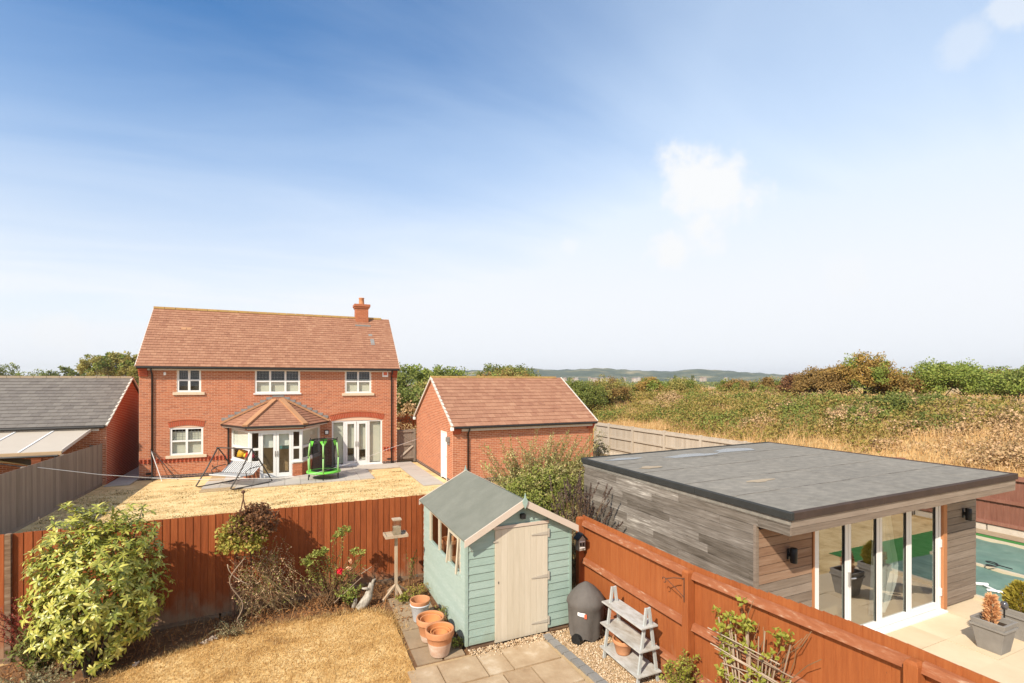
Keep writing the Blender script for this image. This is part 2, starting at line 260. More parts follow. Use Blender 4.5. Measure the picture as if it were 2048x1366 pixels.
leafm('leaf_rust', (.075, .065, .02), (.125, .09, .03), (.175, .12, .04), (.21, .155, .06), wr=.55, ns=.9)
leafm('leaf_green', (.05, .085, .016), (.095, .14, .026), (.15, .19, .04), (.22, .22, .06), wr=.6, ns=.7)
leafm('leaf_wood', (.04, .065, .016), (.07, .095, .022), (.105, .13, .032), (.15, .16, .05), wr=.5, ns=.25)
leafm('leaf_yellow', (.10, .11, .028), (.155, .155, .04), (.20, .19, .06), (.25, .23, .09), wr=.6, ns=.4)
leafm('leaf_beech', (.24, .075, .02), (.36, .125, .032), (.45, .18, .055), wr=.7)
leafm('leaf_climber', (.08, .10, .02), (.15, .165, .03), (.22, .21, .05), (.27, .13, .045), wr=.6, ns=3)
leafm('leaf_dead', (.055, .030, .014), (.105, .055, .026), (.17, .095, .045), wr=.7)
leafm('leaf_rose', (.07, .10, .022), (.13, .16, .035), (.20, .215, .055), wr=.7, ns=3)
leafm('leaf_lime', (.085, .11, .014), (.14, .165, .024), (.20, .205, .045), wr=.7)
leafm('leaf_silver', (.10, .11, .055), (.16, .165, .09), (.235, .215, .135), wr=.7)
leafm('leaf_red', (.11, .025, .02), (.19, .045, .03), wr=.7)
leafm('leaf_conifer', (.12, .13, .02), (.20, .185, .03), (.27, .24, .05), wr=.7)
leafm('leaf_deadconifer', (.24, .13, .06), (.36, .22, .11), (.46, .31, .18), wr=.7)
leafm('seedhead', (.035, .026, .022), (.06, .045, .038), (.10, .075, .062), wr=.7)
leafm('blade_bank', (.17, .105, .04), (.27, .185, .08), (.33, .25, .12), (.38, .31, .17), wr=.55, ns=.35, tr=.25)
leafm('petal', (.37, .012, .025), (.42, .025, .04), wr=.5)
leafm('petal_white', (.26, .25, .22), (.32, .30, .26), wr=.5)
leafm('leaf_tan', (.27, .17, .10), (.38, .26, .17), (.48, .36, .25), wr=.7)

# ------------------------------------------------------------------ object helpers
WL = {}
def wl(o): return WL.get(o.name, Vector((0, 0, 0)))
def setprops(o, label=None, cat=None, group=None, kind=None):
    if label: o['label'] = label
    if cat: o['category'] = cat
    if group: o['group'] = group
    if kind: o['kind'] = kind
    return o
def thing(name, label, cat, loc, group=None):
    o = bpy.data.objects.new(name, None); COL.objects.link(o); o.empty_display_size = .2
    o.location = loc; WL[o.name] = Vector(loc)
    return setprops(o, label, cat, group)
def put(name, me, mat, parent=None, kind=None, label=None):
    if mat is not None and not me.materials: me.materials.append(mat)
    o = bpy.data.objects.new(name, me); COL.objects.link(o)
    if parent is not None:
        o.parent = parent; o.matrix_parent_inverse = Matrix.Translation(-wl(parent))
    if kind: o['kind'] = kind
    if label: o['label'] = label
    return o

class MB:
    def __init__(s): s.v = []; s.f = []
    def add(s, vs_, fs_):
        b = len(s.v); s.v += [tuple(v) for v in vs_]; s.f += [tuple(i + b for i in f) for f in fs_]; return s
    def box(s, x0, x1, y0, y1, z0, z1):
        return s.add([(x0, y0, z0), (x1, y0, z0), (x1, y1, z0), (x0, y1, z0), (x0, y0, z1), (x1, y0, z1), (x1, y1, z1), (x0, y1, z1)],
                     [(3, 2, 1, 0), (4, 5, 6, 7), (0, 1, 5, 4), (1, 2, 6, 5), (2, 3, 7, 6), (3, 0, 4, 7)])
    def hexa(s, p):  # 8 points: bottom loop then top loop
        return s.add(p, [(3, 2, 1, 0), (4, 5, 6, 7), (0, 1, 5, 4), (1, 2, 6, 5), (2, 3, 7, 6), (3, 0, 4, 7)])
    def beam(s, a, b, w, h, up=(0, 0, 1)):
        a = Vector(a); b = Vector(b); d = (b - a).normalized(); u = Vector(up); r = d.cross(u)
        if r.length < 1e-4: r = d.cross(Vector((1, 0, 0)))
        r.normalize(); u = r.cross(d).normalized(); r = r * w / 2; u = u * h / 2
        return s.hexa([a - r - u, a + r - u, b + r - u, b - r - u, a - r + u, a + r + u, b + r + u, b - r + u])
    def tube(s, pts, r, n=6, taper=None, cap=True):
        pts = [Vector(p) for p in pts]; k = len(pts); b = len(s.v)
        rs = [r if taper is None else r + (taper - r) * i / max(1, k - 1) for i in range(k)] if not isinstance(r, (list, tuple)) else r
        prev = None
        for i, p in enumerate(pts):
            d = (pts[min(i + 1, k - 1)] - pts[max(i - 1, 0)])
            if d.length < 1e-9: d = Vector((0, 0, 1))
            d.normalize()
            a = d.cross(Vector((0, 0, 1))) if prev is None else prev - d * prev.dot(d)
            if a.length < 1e-4: a = d.cross(Vector((1, 0, 0)))
            a.normalize(); prev = a; c = d.cross(a)
            for j in range(n):
                t = 2 * math.pi * j / n; s.v.append(tuple(p + (a * math.cos(t) + c * math.sin(t)) * rs[i]))
        for i in range(k - 1):
            for j in range(n):
                s.f.append((b + i * n + j, b + i * n + (j + 1) % n, b + (i + 1) * n + (j + 1) % n, b + (i + 1) * n + j))
        if cap: s.f.append(tuple(b + j for j in range(n))[::-1]); s.f.append(tuple(b + (k - 1) * n + j for j in range(n)))
        return s
    def lathe(s, c, prof, n=24, sx=1, sy=1):
        b = len(s.v); k = len(prof)
        for r, z in prof:
            for j in range(n):
                t = 2 * math.pi * j / n; s.v.append((c[0] + r * math.cos(t) * sx, c[1] + r * math.sin(t) * sy, c[2] + z))
        for i in range(k - 1):
            for j in range(n):
                s.f.append((b + i * n + j, b + i * n + (j + 1) % n, b + (i + 1) * n + (j + 1) % n, b + (i + 1) * n + j))
        return s
    def prism(s, poly, d):   # poly: list of 3D points (loop), extruded by vector d
        n = len(poly); d = Vector(d); p = [Vector(q) for q in poly]
        return s.add(p + [q + d for q in p], [tuple(range(n))[::-1], tuple(range(n, 2 * n))] + [(i, (i + 1) % n, n + (i + 1) % n, n + i) for i in range(n)])
    def build(s, name, mat, parent=None, smooth=False, bevel=0, kind=None, label=None, fix=False):
        me = bpy.data.meshes.new(name); me.from_pydata(s.v, [], s.f)
        if fix:
            b = bmesh.new(); b.from_mesh(me); bmesh.ops.recalc_face_normals(b, faces=b.faces); b.to_mesh(me); b.free()
        if smooth: me.shade_smooth()
        o = put(name, me, mat, parent, kind, label)
        if bevel:
            md = o.modifiers.new('bevel', 'BEVEL'); md.width = bevel; md.segments = 2; md.limit_method = 'ANGLE'
        return o

BOXV = np.array([(-.5, -.5, -.5), (.5, -.5, -.5), (.5, .5, -.5), (-.5, .5, -.5), (-.5, -.5, .5), (.5, -.5, .5), (.5, .5, .5), (-.5, .5, .5)])
BOXF = [(3, 2, 1, 0), (4, 5, 6, 7), (0, 1, 5, 4), (1, 2, 6, 5), (2, 3, 7, 6), (3, 0, 4, 7)]
def npmesh(name, V, Fq, smooth=False):
    me = bpy.data.meshes.new(name); nv = len(V); nf = len(Fq); k = Fq.shape[1]
    me.vertices.add(nv); me.vertices.foreach_set('co', np.asarray(V, dtype=np.float32).ravel())
    me.loops.add(nf * k); me.loops.foreach_set('vertex_index', np.asarray(Fq, dtype=np.int32).ravel())
    me.polygons.add(nf); me.polygons.foreach_set('loop_start', np.arange(0, nf * k, k, dtype=np.int32))
    me.update(calc_edges=True); me.validate()
    if not smooth: me.shade_flat()
    return me
_shared = {}
def unitbox(mat):
    if mat.name not in _shared:
        me = bpy.data.meshes.new('piece_' + mat.name); me.from_pydata([tuple(v) for v in BOXV], [], BOXF); me.materials.append(mat); _shared[mat.name] = me
    return _shared[mat.name]
def pieces(name, parent, mat, mats, limit=300, unit=None, unitF=None):
    """mats: list of 4x4 matrices of a unit box. The nearest become objects, the rest one joined part."""
    if not mats: return
    pos = np.array([[m_[0][3], m_[1][3], m_[2][3]] for m_ in mats]); d = np.linalg.norm(pos - CAMP, axis=1)
    order = np.argsort(d); pinv = Matrix.Translation(-wl(parent))
    for i in order[:limit]:
        o = bpy.data.objects.new(name, unitbox(mat)); COL.objects.link(o); o.parent = parent; o.matrix_parent_inverse = pinv; o.matrix_basis = mats[i]
    rest = order[limit:]
    if len(rest):
        A = np.array([np.array(mats[i]) for i in rest]); V = np.einsum('nij,kj->nki', A[:, :3, :3], BOXV) + A[:, None, :3, 3]
        V = V.reshape(-1, 3); Fq = (np.array(BOXF)[None] + 8 * np.arange(len(rest))[:, None, None]).reshape(-1, 4)
        put(name + '_field', npmesh(name + '_field', V, Fq), mat, parent, 'stuff')
def boxmat(c, u, v, n, su, sv, sn):
    """piece centred at c with axes u,v,n and sizes"""
    u = Vector(u); v = Vector(v); n = Vector(n); c = Vector(c)
    return Matrix(((u.x * su, v.x * sv, n.x * sn, c.x), (u.y * su, v.y * sv, n.y * sn, c.y), (u.z * su, v.z * sv, n.z * sn, c.z), (0, 0, 0, 1)))
def intervals(a, b, holes):
    segs = [(a, b)]
    for h0, h1 in holes:
        ns = []
        for s0, s1 in segs:
            if h1 <= s0 or h0 >= s1: ns.append((s0, s1))
            else:
                if h0 > s0: ns.append((s0, h0))
                if h1 < s1: ns.append((h1, s1))
        segs = ns
    return segs
BW, BH, JT = .225, .075, .016
def brickwork(parent, O, u, n, z0, z1, span, holes=(), limit=300, special=None, th=.03, mat='brick'):
    """O origin, u horizontal axis, n outward; span(z)->(ua,ub); holes list of (u0,u1,z0,z1 or fn)"""
    O = Vector(O); u = Vector(u); n = Vector(n); up = Vector((0, 0, 1)); bins = {}
    k = 0; z = z0
    while z + BH * .6 < z1:
        zm = z + BH / 2; ua, ub = span(zm)
        hs = []
        for h in holes:
            t = h[3](zm) if callable(h[3]) else None
            if t is not None: hs += t
            elif h[2] - .02 < zm < h[3] + .02: hs.append((h[0] - .005, h[1] + .005))
        for s0, s1 in intervals(ua, ub, hs):
            x = math.floor(s0 / BW) * BW - (BW / 2 if k % 2 else 0)
            while x < s1:
                a = max(x, s0); b = min(x + BW, s1)
                if b - a > .05:
                    mt = mat if special is None else special(k, (a + b) / 2, zm, mat)
                    pr = .006 + rnd.uniform(-.0015, .0015)
                    c = O + u * ((a + b) / 2) + up * (zm) + n * (pr - th / 2)
                    bins.setdefault(mt, []).append(boxmat(c, u, up, n, b - a - JT, BH - JT, th))
                x += BW
        z += BH; k += 1
    main = max(bins, key=lambda q: len(bins[q]))
    for q, L_ in bins.items(): pieces('brick', parent, M[q], L_, limit if q == main else 0)
def tilework(parent, O, u, v, n, length, span, tw, gauge, mat, limit=300, off=True, th=.016):
    """O at the eave; u along eave; v up slope; n normal; span(s)->(ua,ub) at slope distance s"""
    O = Vector(O); u = Vector(u).normalized(); v = Vector(v).normalized(); n = Vector(n).normalized(); L_ = []
    tilt = math.atan2(th * 1.3, gauge); v2 = (v * math.cos(tilt) - n * math.sin(tilt)); n2 = (n * math.cos(tilt) + v * math.sin(tilt))
    k = 0; s = 0
    while s < length - .02:
        g = min(gauge, length - s); ua, ub = span(s + g * .4)
        x = ua - (tw / 2 if (off and k % 2) else 0)
        while x < ub:
            a = max(x, ua); b = min(x + tw, ub)
            if b - a > .03:
                c = O + u * ((a + b) / 2 + 0) + v * (s + (g + .03) / 2 - .015) + n * (th * 1.1 + rnd.uniform(-.002, .002))
                L_.append(boxmat(c, u, v2, n2, b - a - .005, g + .03, th))
            x += tw
        s += gauge; k += 1
    pieces('roof_tile', parent, mat, L_, limit)

# leaves -----------------------------------------------------------
def unit(a): return a / np.maximum(np.linalg.norm(a, axis=-1, keepdims=True), 1e-9)
def leafmesh(name, P, D, Nn, Ln, Wd):
    """folded leaves: base P, direction D, normal Nn, length, width arrays"""
    D = unit(D); side = unit(np.cross(D, Nn)); up = np.cross(side, D); Ln = np.asarray(Ln)[:, None]; Wd = np.asarray(Wd)[:, None]
    mid = P + D * Ln * .5
    V = np.stack([P, mid + side * Wd * .5 + up * Wd * .18, P + D * Ln - up * Ln * .08, mid - side * Wd * .5 + up * Wd * .18], 1).reshape(-1, 3)
    k = len(P); b = 4 * np.arange(k)[:, None]
    T = np.concatenate([b + np.array([0, 1, 2]), b + np.array([0, 2, 3])], 1).reshape(-1, 3)
    return npmesh(name, V, T)
def rdir(n): return unit(rng.normal(size=(n, 3)))
def crown(center, rad, K, Mleaf, crad, ln, wd, zmin=None, shell=.55, flat=.8):
    """clumpy crown: K clumps in the outer shell of an ellipsoid, leaves round each"""
    c = np.array(center); rad = np.array(rad)
    d = rdir(K); d[:, 2] = np.abs(d[:, 2]) * 1.0 - .35 * rng.random(K); d = unit(d)
    r = shell + (1 - shell) * rng.random(K) ** .6 + rng.normal(0, .07, K)
    cc = c + d * rad * r[:, None]
    cr = crad * rng.uniform(.6, 1.35, K)
    idx = np.repeat(np.arange(K), Mleaf); n = len(idx)
    off = rdir(n) * (rng.random(n) ** .45)[:, None] * cr[idx][:, None]; off[:, 2] *= flat
    P = cc[idx] + off
    if zmin is not None: P = P[P[:, 2] > zmin]; n = len(P)
    out_ = unit(P - c + np.array([0, 0, .3])); D = unit(out_ * .6 + rdir(n)); Nn = unit(out_ * .7 + np.array([0, 0, .5]) + rdir(n) * .8)
    s = rng.uniform(.65, 1.3, n)
    return P, D, Nn, ln * s, wd * s, cc
def merge(*L_): return [np.concatenate([a[i] for a in L_]) for i in range(5)]
def bush(name, label, cat, base, center, rad, K, Mleaf, crad, ln, wd, mat, group=None, trunk=.05, zmin=None, mats2=None, shell=.55, nbr=10, barkmat='bark'):
    t = thing(name, label, cat, base, group)
    P, D, Nn, l, w, cc = crown(center, rad, K, Mleaf, crad, ln, wd, zmin, shell)
    if mats2:
        sel = rng.random(K) < mats2[1]; pick = np.zeros(len(P), bool)
        # assign by nearest clump
        d2 = ((P[:, None, :] - cc[None, ::max(1, K // 40)]) ** 2).sum(-1).argmin(1); s2 = rng.random(d2.max() + 1) < mats2[1]; pick = s2[d2]
        put('foliage', leafmesh('foliage', P[pick], D[pick], Nn[pick], l[pick], w[pick]), M[mats2[0]], t)
        P, D, Nn, l, w = P[~pick], D[~pick], Nn[~pick], l[~pick], w[~pick]
    put('crown', leafmesh('crown', P, D, Nn, l, w), M[mat], t)
    mb = MB(); b = Vector(base); top = Vector(center)
    mb.tube([b, b.lerp(top, .35) + Vector((rnd.uniform(-.1, .1), rnd.uniform(-.1, .1), 0)), b.lerp(top, .75)], trunk, 7, trunk * .55)
    for i in range(nbr):
        q = Vector(cc[rnd.randrange(len(cc))]); s = b.lerp(top, rnd.uniform(.2, .7))
        mb.tube([s, s.lerp(q, .5) + Vector((0, 0, .12 * (q - s).length)), q], trunk * .45, 5, trunk * .12)
    mb.build('trunk', M[barkmat], t, True)
    return t
def shoots(specs, leaf_gap, ln, wd, rs=.006, re=.002, tilt=.7, start=.15, n=5):
    """specs: list of point lists; returns MB of stems and leaf arrays along them"""
    mb = MB(); PP = []; DD = []; NN = []
    for pts in specs:
        mb.tube(pts, rs, 5, re); p = [Vector(q) for q in pts]; seg = sum((p[i + 1] - p[i]).length for i in range(len(p) - 1)); cnt = max(2, int(seg / leaf_gap))
        for k in range(cnt):
            f = start + (1 - start) * k / cnt; x = f * (len(p) - 1); i = min(int(x), len(p) - 2); q = p[i].lerp(p[i + 1], x - i); ax = (p[i + 1] - p[i]).normalized()
            PP.append(q); rd = Vector(rdir(1)[0]); rd = (rd - ax * rd.dot(ax)).normalized(); DD.append(rd * tilt + ax * (1 - tilt * .5) * .8); NN.append(ax + rd * -.2 + Vector((0, 0, .4)))
    PP = np.array(PP); m_ = len(PP); s = rng.uniform(.6, 1.25, m_)
    return mb, (PP, np.array(DD), np.array(NN), ln * s, wd * s)
def blades(name, P, h, w, lean, mat, parent=None, kind='stuff'):
    n = len(P); a = rng.random(n) * 2 * math.pi; s = np.stack([np.cos(a), np.sin(a), np.zeros(n)], 1)
    b = rng.random(n) * 2 * math.pi; le = np.stack([np.cos(b), np.sin(b), np.zeros(n)], 1) * (lean * rng.random(n) * h)[:, None]
    tip = P + le + np.array([0, 0, 1.]) * h[:, None]
    V = np.stack([P - s * w[:, None] / 2, P + s * w[:, None] / 2, tip], 1).reshape(-1, 3)
    T = (3 * np.arange(n)[:, None] + np.array([0, 1, 2]))
    o = put(name, npmesh(name, V, T), mat, parent, kind); return o

# ------------------------------------------------------------------ terrain
def smooth(x, a, b):
    t = min(1, max(0, (x - a) / (b - a))); return t * t * (3 - 2 * t)
def gz(x): return max(-.35, min(0, -0.047 * (1.8 - x)))
def bank(x, y):
    """height of the open ground outside the gardens"""
    h = 0.
    if x > 18.3:
        s = x - 18.3
        h = min(.35 + .225 * s, 2.80 + .012 * max(0, s - 11)) if s < 34 else 3.08 - 2.9 * smooth(s, 34, 75)
        h *= 1 - smooth(y, 60, 95)
        h *= min(1, s / .6) if s < .6 else 1
    h2 = 1.3 * smooth(y, 33, 44) * (1 - smooth(y, 75, 110)) * (1 - smooth(x, 14, 22))
    return max(h, h2) + .12 * math.sin(x * .37 + y * .21) * math.sin(y * .43) * smooth(x, 20, 26)
xs = np.concatenate([np.arange(-1500, -100, 200), np.arange(-100, -12, 8), np.arange(-12, 17.5, 2.5), np.arange(17.7, 40, .8), np.arange(40, 100, 5), np.arange(100, 2600, 200)])
ys = np.concatenate([np.arange(-600, -40, 80), np.arange(-40, 100, 2.), np.arange(100, 200, 15), np.arange(200, 2700, 200)])
V = np.array([(x, y, bank(x, y) - .06 - (.35 if (-12 < x < 4.8 and -5 < y < 10.7) else 0)) for y in ys for x in xs]); nx = len(xs)
Fq = np.array([(j * nx + i, j * nx + i + 1, (j + 1) * nx + i + 1, (j + 1) * nx + i) for j in range(len(ys) - 1) for i in range(nx - 1)])
M['ground'] = mk('open_dry_ground', [(0, (.19, .13, .045)), (.3, (.34, .22, .085)), (.65, (.45, .30, .13)), (1, (.52, .37, .18))], .95, 0, .35, detail=12, contrast=2.0, n2=(3, .6), bump=.4, bscale=12)
put('ground', npmesh('ground', V, Fq, True), M['ground'], kind='structure')

def sheet(name, poly, z, mat, kind='structure', parent=None, sub=None):
    mb = MB(); fz = z if callable(z) else (lambda x, y: z)
    mb.add([(x, y, fz(x, y)) for x, y in poly], [tuple(range(len(poly)))]); return mb.build(name, mat, parent, kind=kind)
# own garden: bed (soil) under everything, lawn sheet above with an uneven edge
gx = np.arange(-13, 4.95, .35); gy = np.arange(-4, 10.75, .35)
V = np.array([(x, y, gz(x) - .012 + .02 * math.sin(x * 5.1 + y * 3.3) * math.sin(y * 4.7 - x)) for y in gy for x in gx]); nx = len(gx)
Fq = np.array([(j * nx + i, j * nx + i + 1, (j + 1) * nx + i + 1, (j + 1) * nx + i) for j in range(len(gy) - 1) for i in range(nx - 1)])
put('flower_bed', npmesh('flower_bed', V, Fq, True), M['soil'], kind='structure')
LE = [(-12, 8.6), (-3.9, 9.1), (-2.7, 9.2), (-1.85, 9.52), (-1.39, 9.68), (-.5, 9.85), (.2, 9.72), (.7, 9.62), (1.35, 9.5), (1.68, 9.1), (1.74, 8.5), (1.68, 7.6), (1.64, 6.9), (1.6, 5.5), (1.55, -4)]
def ledge(x):
    for (a, b), (c, d) in zip(LE[:-1], LE[1:]):
        if a <= x <= c: return b + (d - b) * (x - a) / (c - a)
    return LE[0][1]
def inlawn(x, y):
    if x > 1.55 + .0 and x > np.interp(y, [-4, 5.5, 6.9, 7.6, 8.5, 9.1], [1.55, 1.6, 1.64, 1.68, 1.74, 1.68]): return False
    xs_ = [p[0] for p in LE[:10]]; ys_ = [p[1] for p in LE[:10]]
    return y < np.interp(x, xs_, ys_)
mb = MB(); pts = []
for (a, b), (c, d) in zip(LE[:-1], LE[1:]):
    k = max(1, int(math.hypot(c - a, d - b) / .12))
    for i in range(k): pts.append((a + (c - a) * i / k + rnd.uniform(-.03, .03), b + (d - b) * i / k + rnd.uniform(-.05, .03)))
pts += [(1.55, -4), (-12, -4)]
# triangulated as strips in x so that the sheet follows the slope
lx = np.arange(-12, 1.75, .09)
rows = []
for x in lx:
    top_y = float(np.interp(x, [p[0] for p in LE[:10]], [p[1] for p in LE[:10]])) + rnd.uniform(-.05, .04)
    if x > 1.58: top_y = min(top_y, 9.05)
    for t in range(13): 
        y = -4 + (top_y + 4) * t / 12; rows.append((x, y, gz(x) + .012))
Fq = np.array([(i * 13 + t, (i + 1) * 13 + t, (i + 1) * 13 + t + 1, i * 13 + t + 1) for i in range(len(lx) - 1) for t in range(12)])
put('lawn', npmesh('lawn', np.array(rows), Fq, True), M['lawn'], kind='structure')
# dry grass blades of the near lawn
def scatter(n, x0, x1, y0, y1, test): 
    X_ = rng.uniform(x0, x1, n * 2); Y_ = rng.uniform(y0, y1, n * 2); k = np.array([test(a, b) for a, b in zip(X_, Y_)]); return X_[k][:n], Y_[k][:n]
X_, Y_ = scatter(60000, -4.2, 1.75, 5.2, 10.1, lambda a, b: inlawn(a, b + rnd.uniform(-.05, .12)) and b > 6.0 - a * .2)
P = np.stack([X_, Y_, np.array([gz(a) + .008 for a in X_])], 1); n = len(P)
blades('lawn_grass', P, rng.uniform(.02, .055, n), rng.uniform(.006, .014, n), 1.6, M['blade'])

n = 3600; ti = rng.integers(0, len(LE) - 5, n); f_ = rng.random(n); A_ = np.array(LE)
P = A_[ti] + (A_[ti + 1] - A_[ti]) * f_[:, None]; P = P + rng.normal(0, .07, (n, 2)); P = P[(P[:, 1] > 5) & (P[:, 0] > -4.2)]; n = len(P)
P = np.stack([P[:, 0], P[:, 1], np.array([gz(a) for a in P[:, 0]])], 1); blades('edge_grass', P, rng.uniform(.03, .10, n), rng.uniform(.006, .014, n), 1.5, M['blade'])
# neighbour's lawn, paths and patios
sheet('neighbour_lawn', [(-7.2, 10.7), (6.15, 10.7), (6.15, 26.0), (-7.2, 26.0)], .0, M['lawn_far'])
X_, Y_ = scatter(26000, -7, 6.1, 11, 23.5, lambda a, b: not (a > 4.9 and b > 19.5))
P = np.stack([X_, Y_, np.zeros(len(X_))], 1); n = len(P)
blades('neighbour_grass', P, rng.uniform(.02, .06, n), rng.uniform(.012, .03, n), 1.6, M['blade_greenish'])
leafm('tuft_olive', (.05, .045, .012), (.10, .08, .024), (.17, .125, .045))
K = 420; cx0 = rng.uniform(-7, 5.8, K); cy0 = 11 + 13 * rng.random(K) ** .75; idx = np.repeat(np.arange(K), 26); n = len(idx)
P = np.stack([cx0[idx] + rng.normal(0, .16, n), cy0[idx] + rng.normal(0, .07, n), np.zeros(n)], 1); k = ~((P[:, 0] > 4.9) & (P[:, 1] > 19.5)) & ~((P[:, 1] > 22.1) & (P[:, 0] > -3.3) & (P[:, 0] < 3.3)) & (P[:, 1] < 25.6); P = P[k]; n = len(P)
blades('lawn_tufts', P, rng.uniform(.02, .05, n), rng.uniform(.012, .028, n), 1.6, M['tuft_olive'])
def slabs(name, parent, rects, z, mat, th=.05, gap=.012, piece='paving_slab', limit=300):
    L_ = []
    for x0, x1, y0, y1 in rects:
        L_.append(boxmat(((x0 + x1) / 2, (y0 + y1) / 2, z - th / 2 + rnd.uniform(-.004, .004)), (1, 0, 0), (0, 1, 0), (rnd.uniform(-.004, .004), rnd.uniform(-.004, .004), 1), x1 - x0 - gap, y1 - y0 - gap, th))
    pieces(piece, parent, mat, L_, limit)
pb = sheet('patio', [(-3.2, 22.2), (3.3, 22.35), (3.3, 26.0), (-3.2, 26.0)], .012, M['joint'])
rects = []
for i in range(11):
    for j in range(7):
        x0 = -3.2 + i * .6; y0 = 22.3 + j * .53
        if y0 + .53 < 26.05 and not (i < 1 and j > 3) and not (i < 2 and j == 0): rects.append((x0, x0 + .6, y0, y0 + .53))
slabs('slab', pb, rects, .045, M['pale_slab'])
pb = sheet('side_path', [(4.95, 19.9), (5.85, 19.9), (5.85, 26.0), (3.3, 26.0), (3.3, 24.6), (4.95, 24.6)], .012, M['joint'])
slabs('slab', pb, [(4.97, 5.85, 19.9 + .62 * i, 20.52 + .62 * i) for i in range(10)] + [(3.32 + .55 * i, 3.87 + .55 * i, 24.7 + .62 * j, 25.32 + .62 * j) for i in range(3) for j in range(2)], .045, M['pale_slab'])
pb = sheet('passage_path', [(-6.9, 25.0), (-6.0, 25.0), (-6.0, 33), (-6.9, 33)], .012, M['joint'])
slabs('slab', pb, [(-6.88, -6.02, 25.0 + .6 * i, 25.6 + .6 * i) for i in range(12)], .04, M['pale_slab'])
# own patio in front of the shed: sandstone of mixed sizes, grey sett edge, gravel beyond
pb = sheet('own_patio', [(1.7, -3), (3.95, -3), (3.95, 7.3), (1.7, 7.3)], .004, M['joint'])
rects = []
for y1, h, ws in ((7.22, .6, (.45, .62, .4, .78)), (6.6, .62, (.62, .62, .45, .56)), (5.97, .6, (.9, .62, .73)), (5.36, .6, (.6, .9, .75)), (4.75, .6, (.75, .6, .9)), (4.14, .9, (.6, .6, 1.05)), (3.23, .6, (.9, .6, .75)), (2.62, .6, (.6, .75, .9))):
    x = 1.55 + (.02 if y1 < 7 else .0)
    for w in ws: rects.append((x, x + w, y1 - h, y1)); x += w
slabs('slab', pb, rects, .03, M['slab'], gap=.022)
L_ = []
for i in range(40):
    y = 7.22 - .21 * i; x = 3.90 + .028 * i if y > 5.0 else 4.2
    x = 3.90 + min(.22, .07 * max(0, i * .21))
    L_.append(boxmat((x, y, .012), Vector((1, rnd.uniform(-.06, .06), 0)).normalized(), (0, 1, 0), (0, 0, 1), .13, .195, .06))
pieces('sett', pb, M['sett'], L_)
pb = sheet('side_strip', [(1.72, 7.3), (2.5, 7.3), (2.5, 9.9), (1.72, 9.9)], .004, M['soil'])
rects = []; y = 7.3
for h, ws in ((.5, (.42, .36)), (.62, (.38, .40)), (.45, (.36, .42)), (.55, (.40, .35)), (.4, (.42, .33))):
    x = 1.72
    for w in ws: rects.append((x, x + w, y, y + h)); x += w
    y += h
slabs('slab', pb, rects, .022, M['slab_old'], gap=.035)
sheet('gravel_bed', [(3.95, 2.0), (4.86, 2.0), (4.86, 7.9), (4.45, 7.9), (4.45, 7.3), (2.5, 7.3), (2.5, 7.2), (3.95, 7.2)], .006, M['joint'])
def gravel(n, f):
    a = np.array([(1, 0, 0), (-1, 0, 0), (0, 1, 0), (0, -1, 0), (0, 0, 1), (0, 0, -1)], float); T0 = np.array([(0, 2, 4), (2, 1, 4), (1, 3, 4), (3, 0, 4), (2, 0, 5), (1, 2, 5), (3, 1, 5), (0, 3, 5)])
    P = f(n); k = len(P); s = rng.uniform(.007, .019, (k, 1, 1)) * np.array([1, 1, .7]) * rng.uniform(.7, 1.3, (k, 1, 3)); Vv = a[None] * s + rng.normal(0, .002, (k, 6, 3))
    q = rng.random(k) * 6.28; Rm = np.zeros((k, 3, 3)); Rm[:, 0, 0] = np.cos(q); Rm[:, 0, 1] = -np.sin(q); Rm[:, 1, 0] = np.sin(q); Rm[:, 1, 1] = np.cos(q); Rm[:, 2, 2] = 1
    Vv = np.einsum('nij,nkj->nki', Rm, Vv) + P[:, None]
    return npmesh('gravel', Vv.reshape(-1, 3), (T0[None] + 6 * np.arange(k)[:, None, None]).reshape(-1, 3), True)
def gf(n):
    P = np.stack([rng.uniform(3.98, 4.85, n), rng.uniform(4.2, 7.75, n), rng.uniform(.006, .02, n)], 1); P = P[(P[:, 0] > 4.02 + .05 * (7.2 - P[:, 1]).clip(0, 3)) | (P[:, 1] > 7.1)]; P = P[~((P[:, 0] < 4.48) & (P[:, 1] > 7.38))]
    Q = np.stack([rng.uniform(2.55, 4.0, 900), rng.normal(7.3, .07, 900), np.full(900, .03)], 1); Q = Q[Q[:, 1] < 7.38]; return np.concatenate([P, Q])
put('gravel', gravel(9500, gf), M['gravel'], kind='stuff')
# garden room terrace, reflected gardens, covered court to the right
tb = sheet('terrace', [(5.05, 3.15), (12.15, 3.15), (12.25, 5.15), (5.05, 5.15)], .0, M['joint'])
slabs('slab', tb, [(5.05 + i * 1.19, 6.24 + i * 1.19, 3.17 + j * .66, 3.83 + j * .66) for i in range(6) for j in range(3)], .03, M['deck'], gap=.006)
sheet('grass_strip', [(5.05, -20), (18.0, -20), (18.0, 3.1), (5.05, 3.1)], -.01, M['lawn_far'])
sheet('turf', [(12.2, 2.3), (17.4, 2.3), (17.4, 3.4), (12.2, 3.4)], .0, M['turf'])
sheet('turf', [(16.95, 3.45), (17.55, 3.45), (17.55, 9), (16.95, 9)], .02, M['turf'])
sheet('soil_strip', [(17.55, 3.2), (18.1, 3.2), (18.1, 9.2), (17.55, 9.2)], .03, M['slab_old'])
t = thing('pool_cover', 'teal sheet cover stretched over the court beside the garden room, edged with pale battens', 'cover', (14.5, 3, 0))
cx_ = np.arange(12.28, 16.95, .15); cy_ = np.arange(3.42, 9.1, .15); nx = len(cx_)
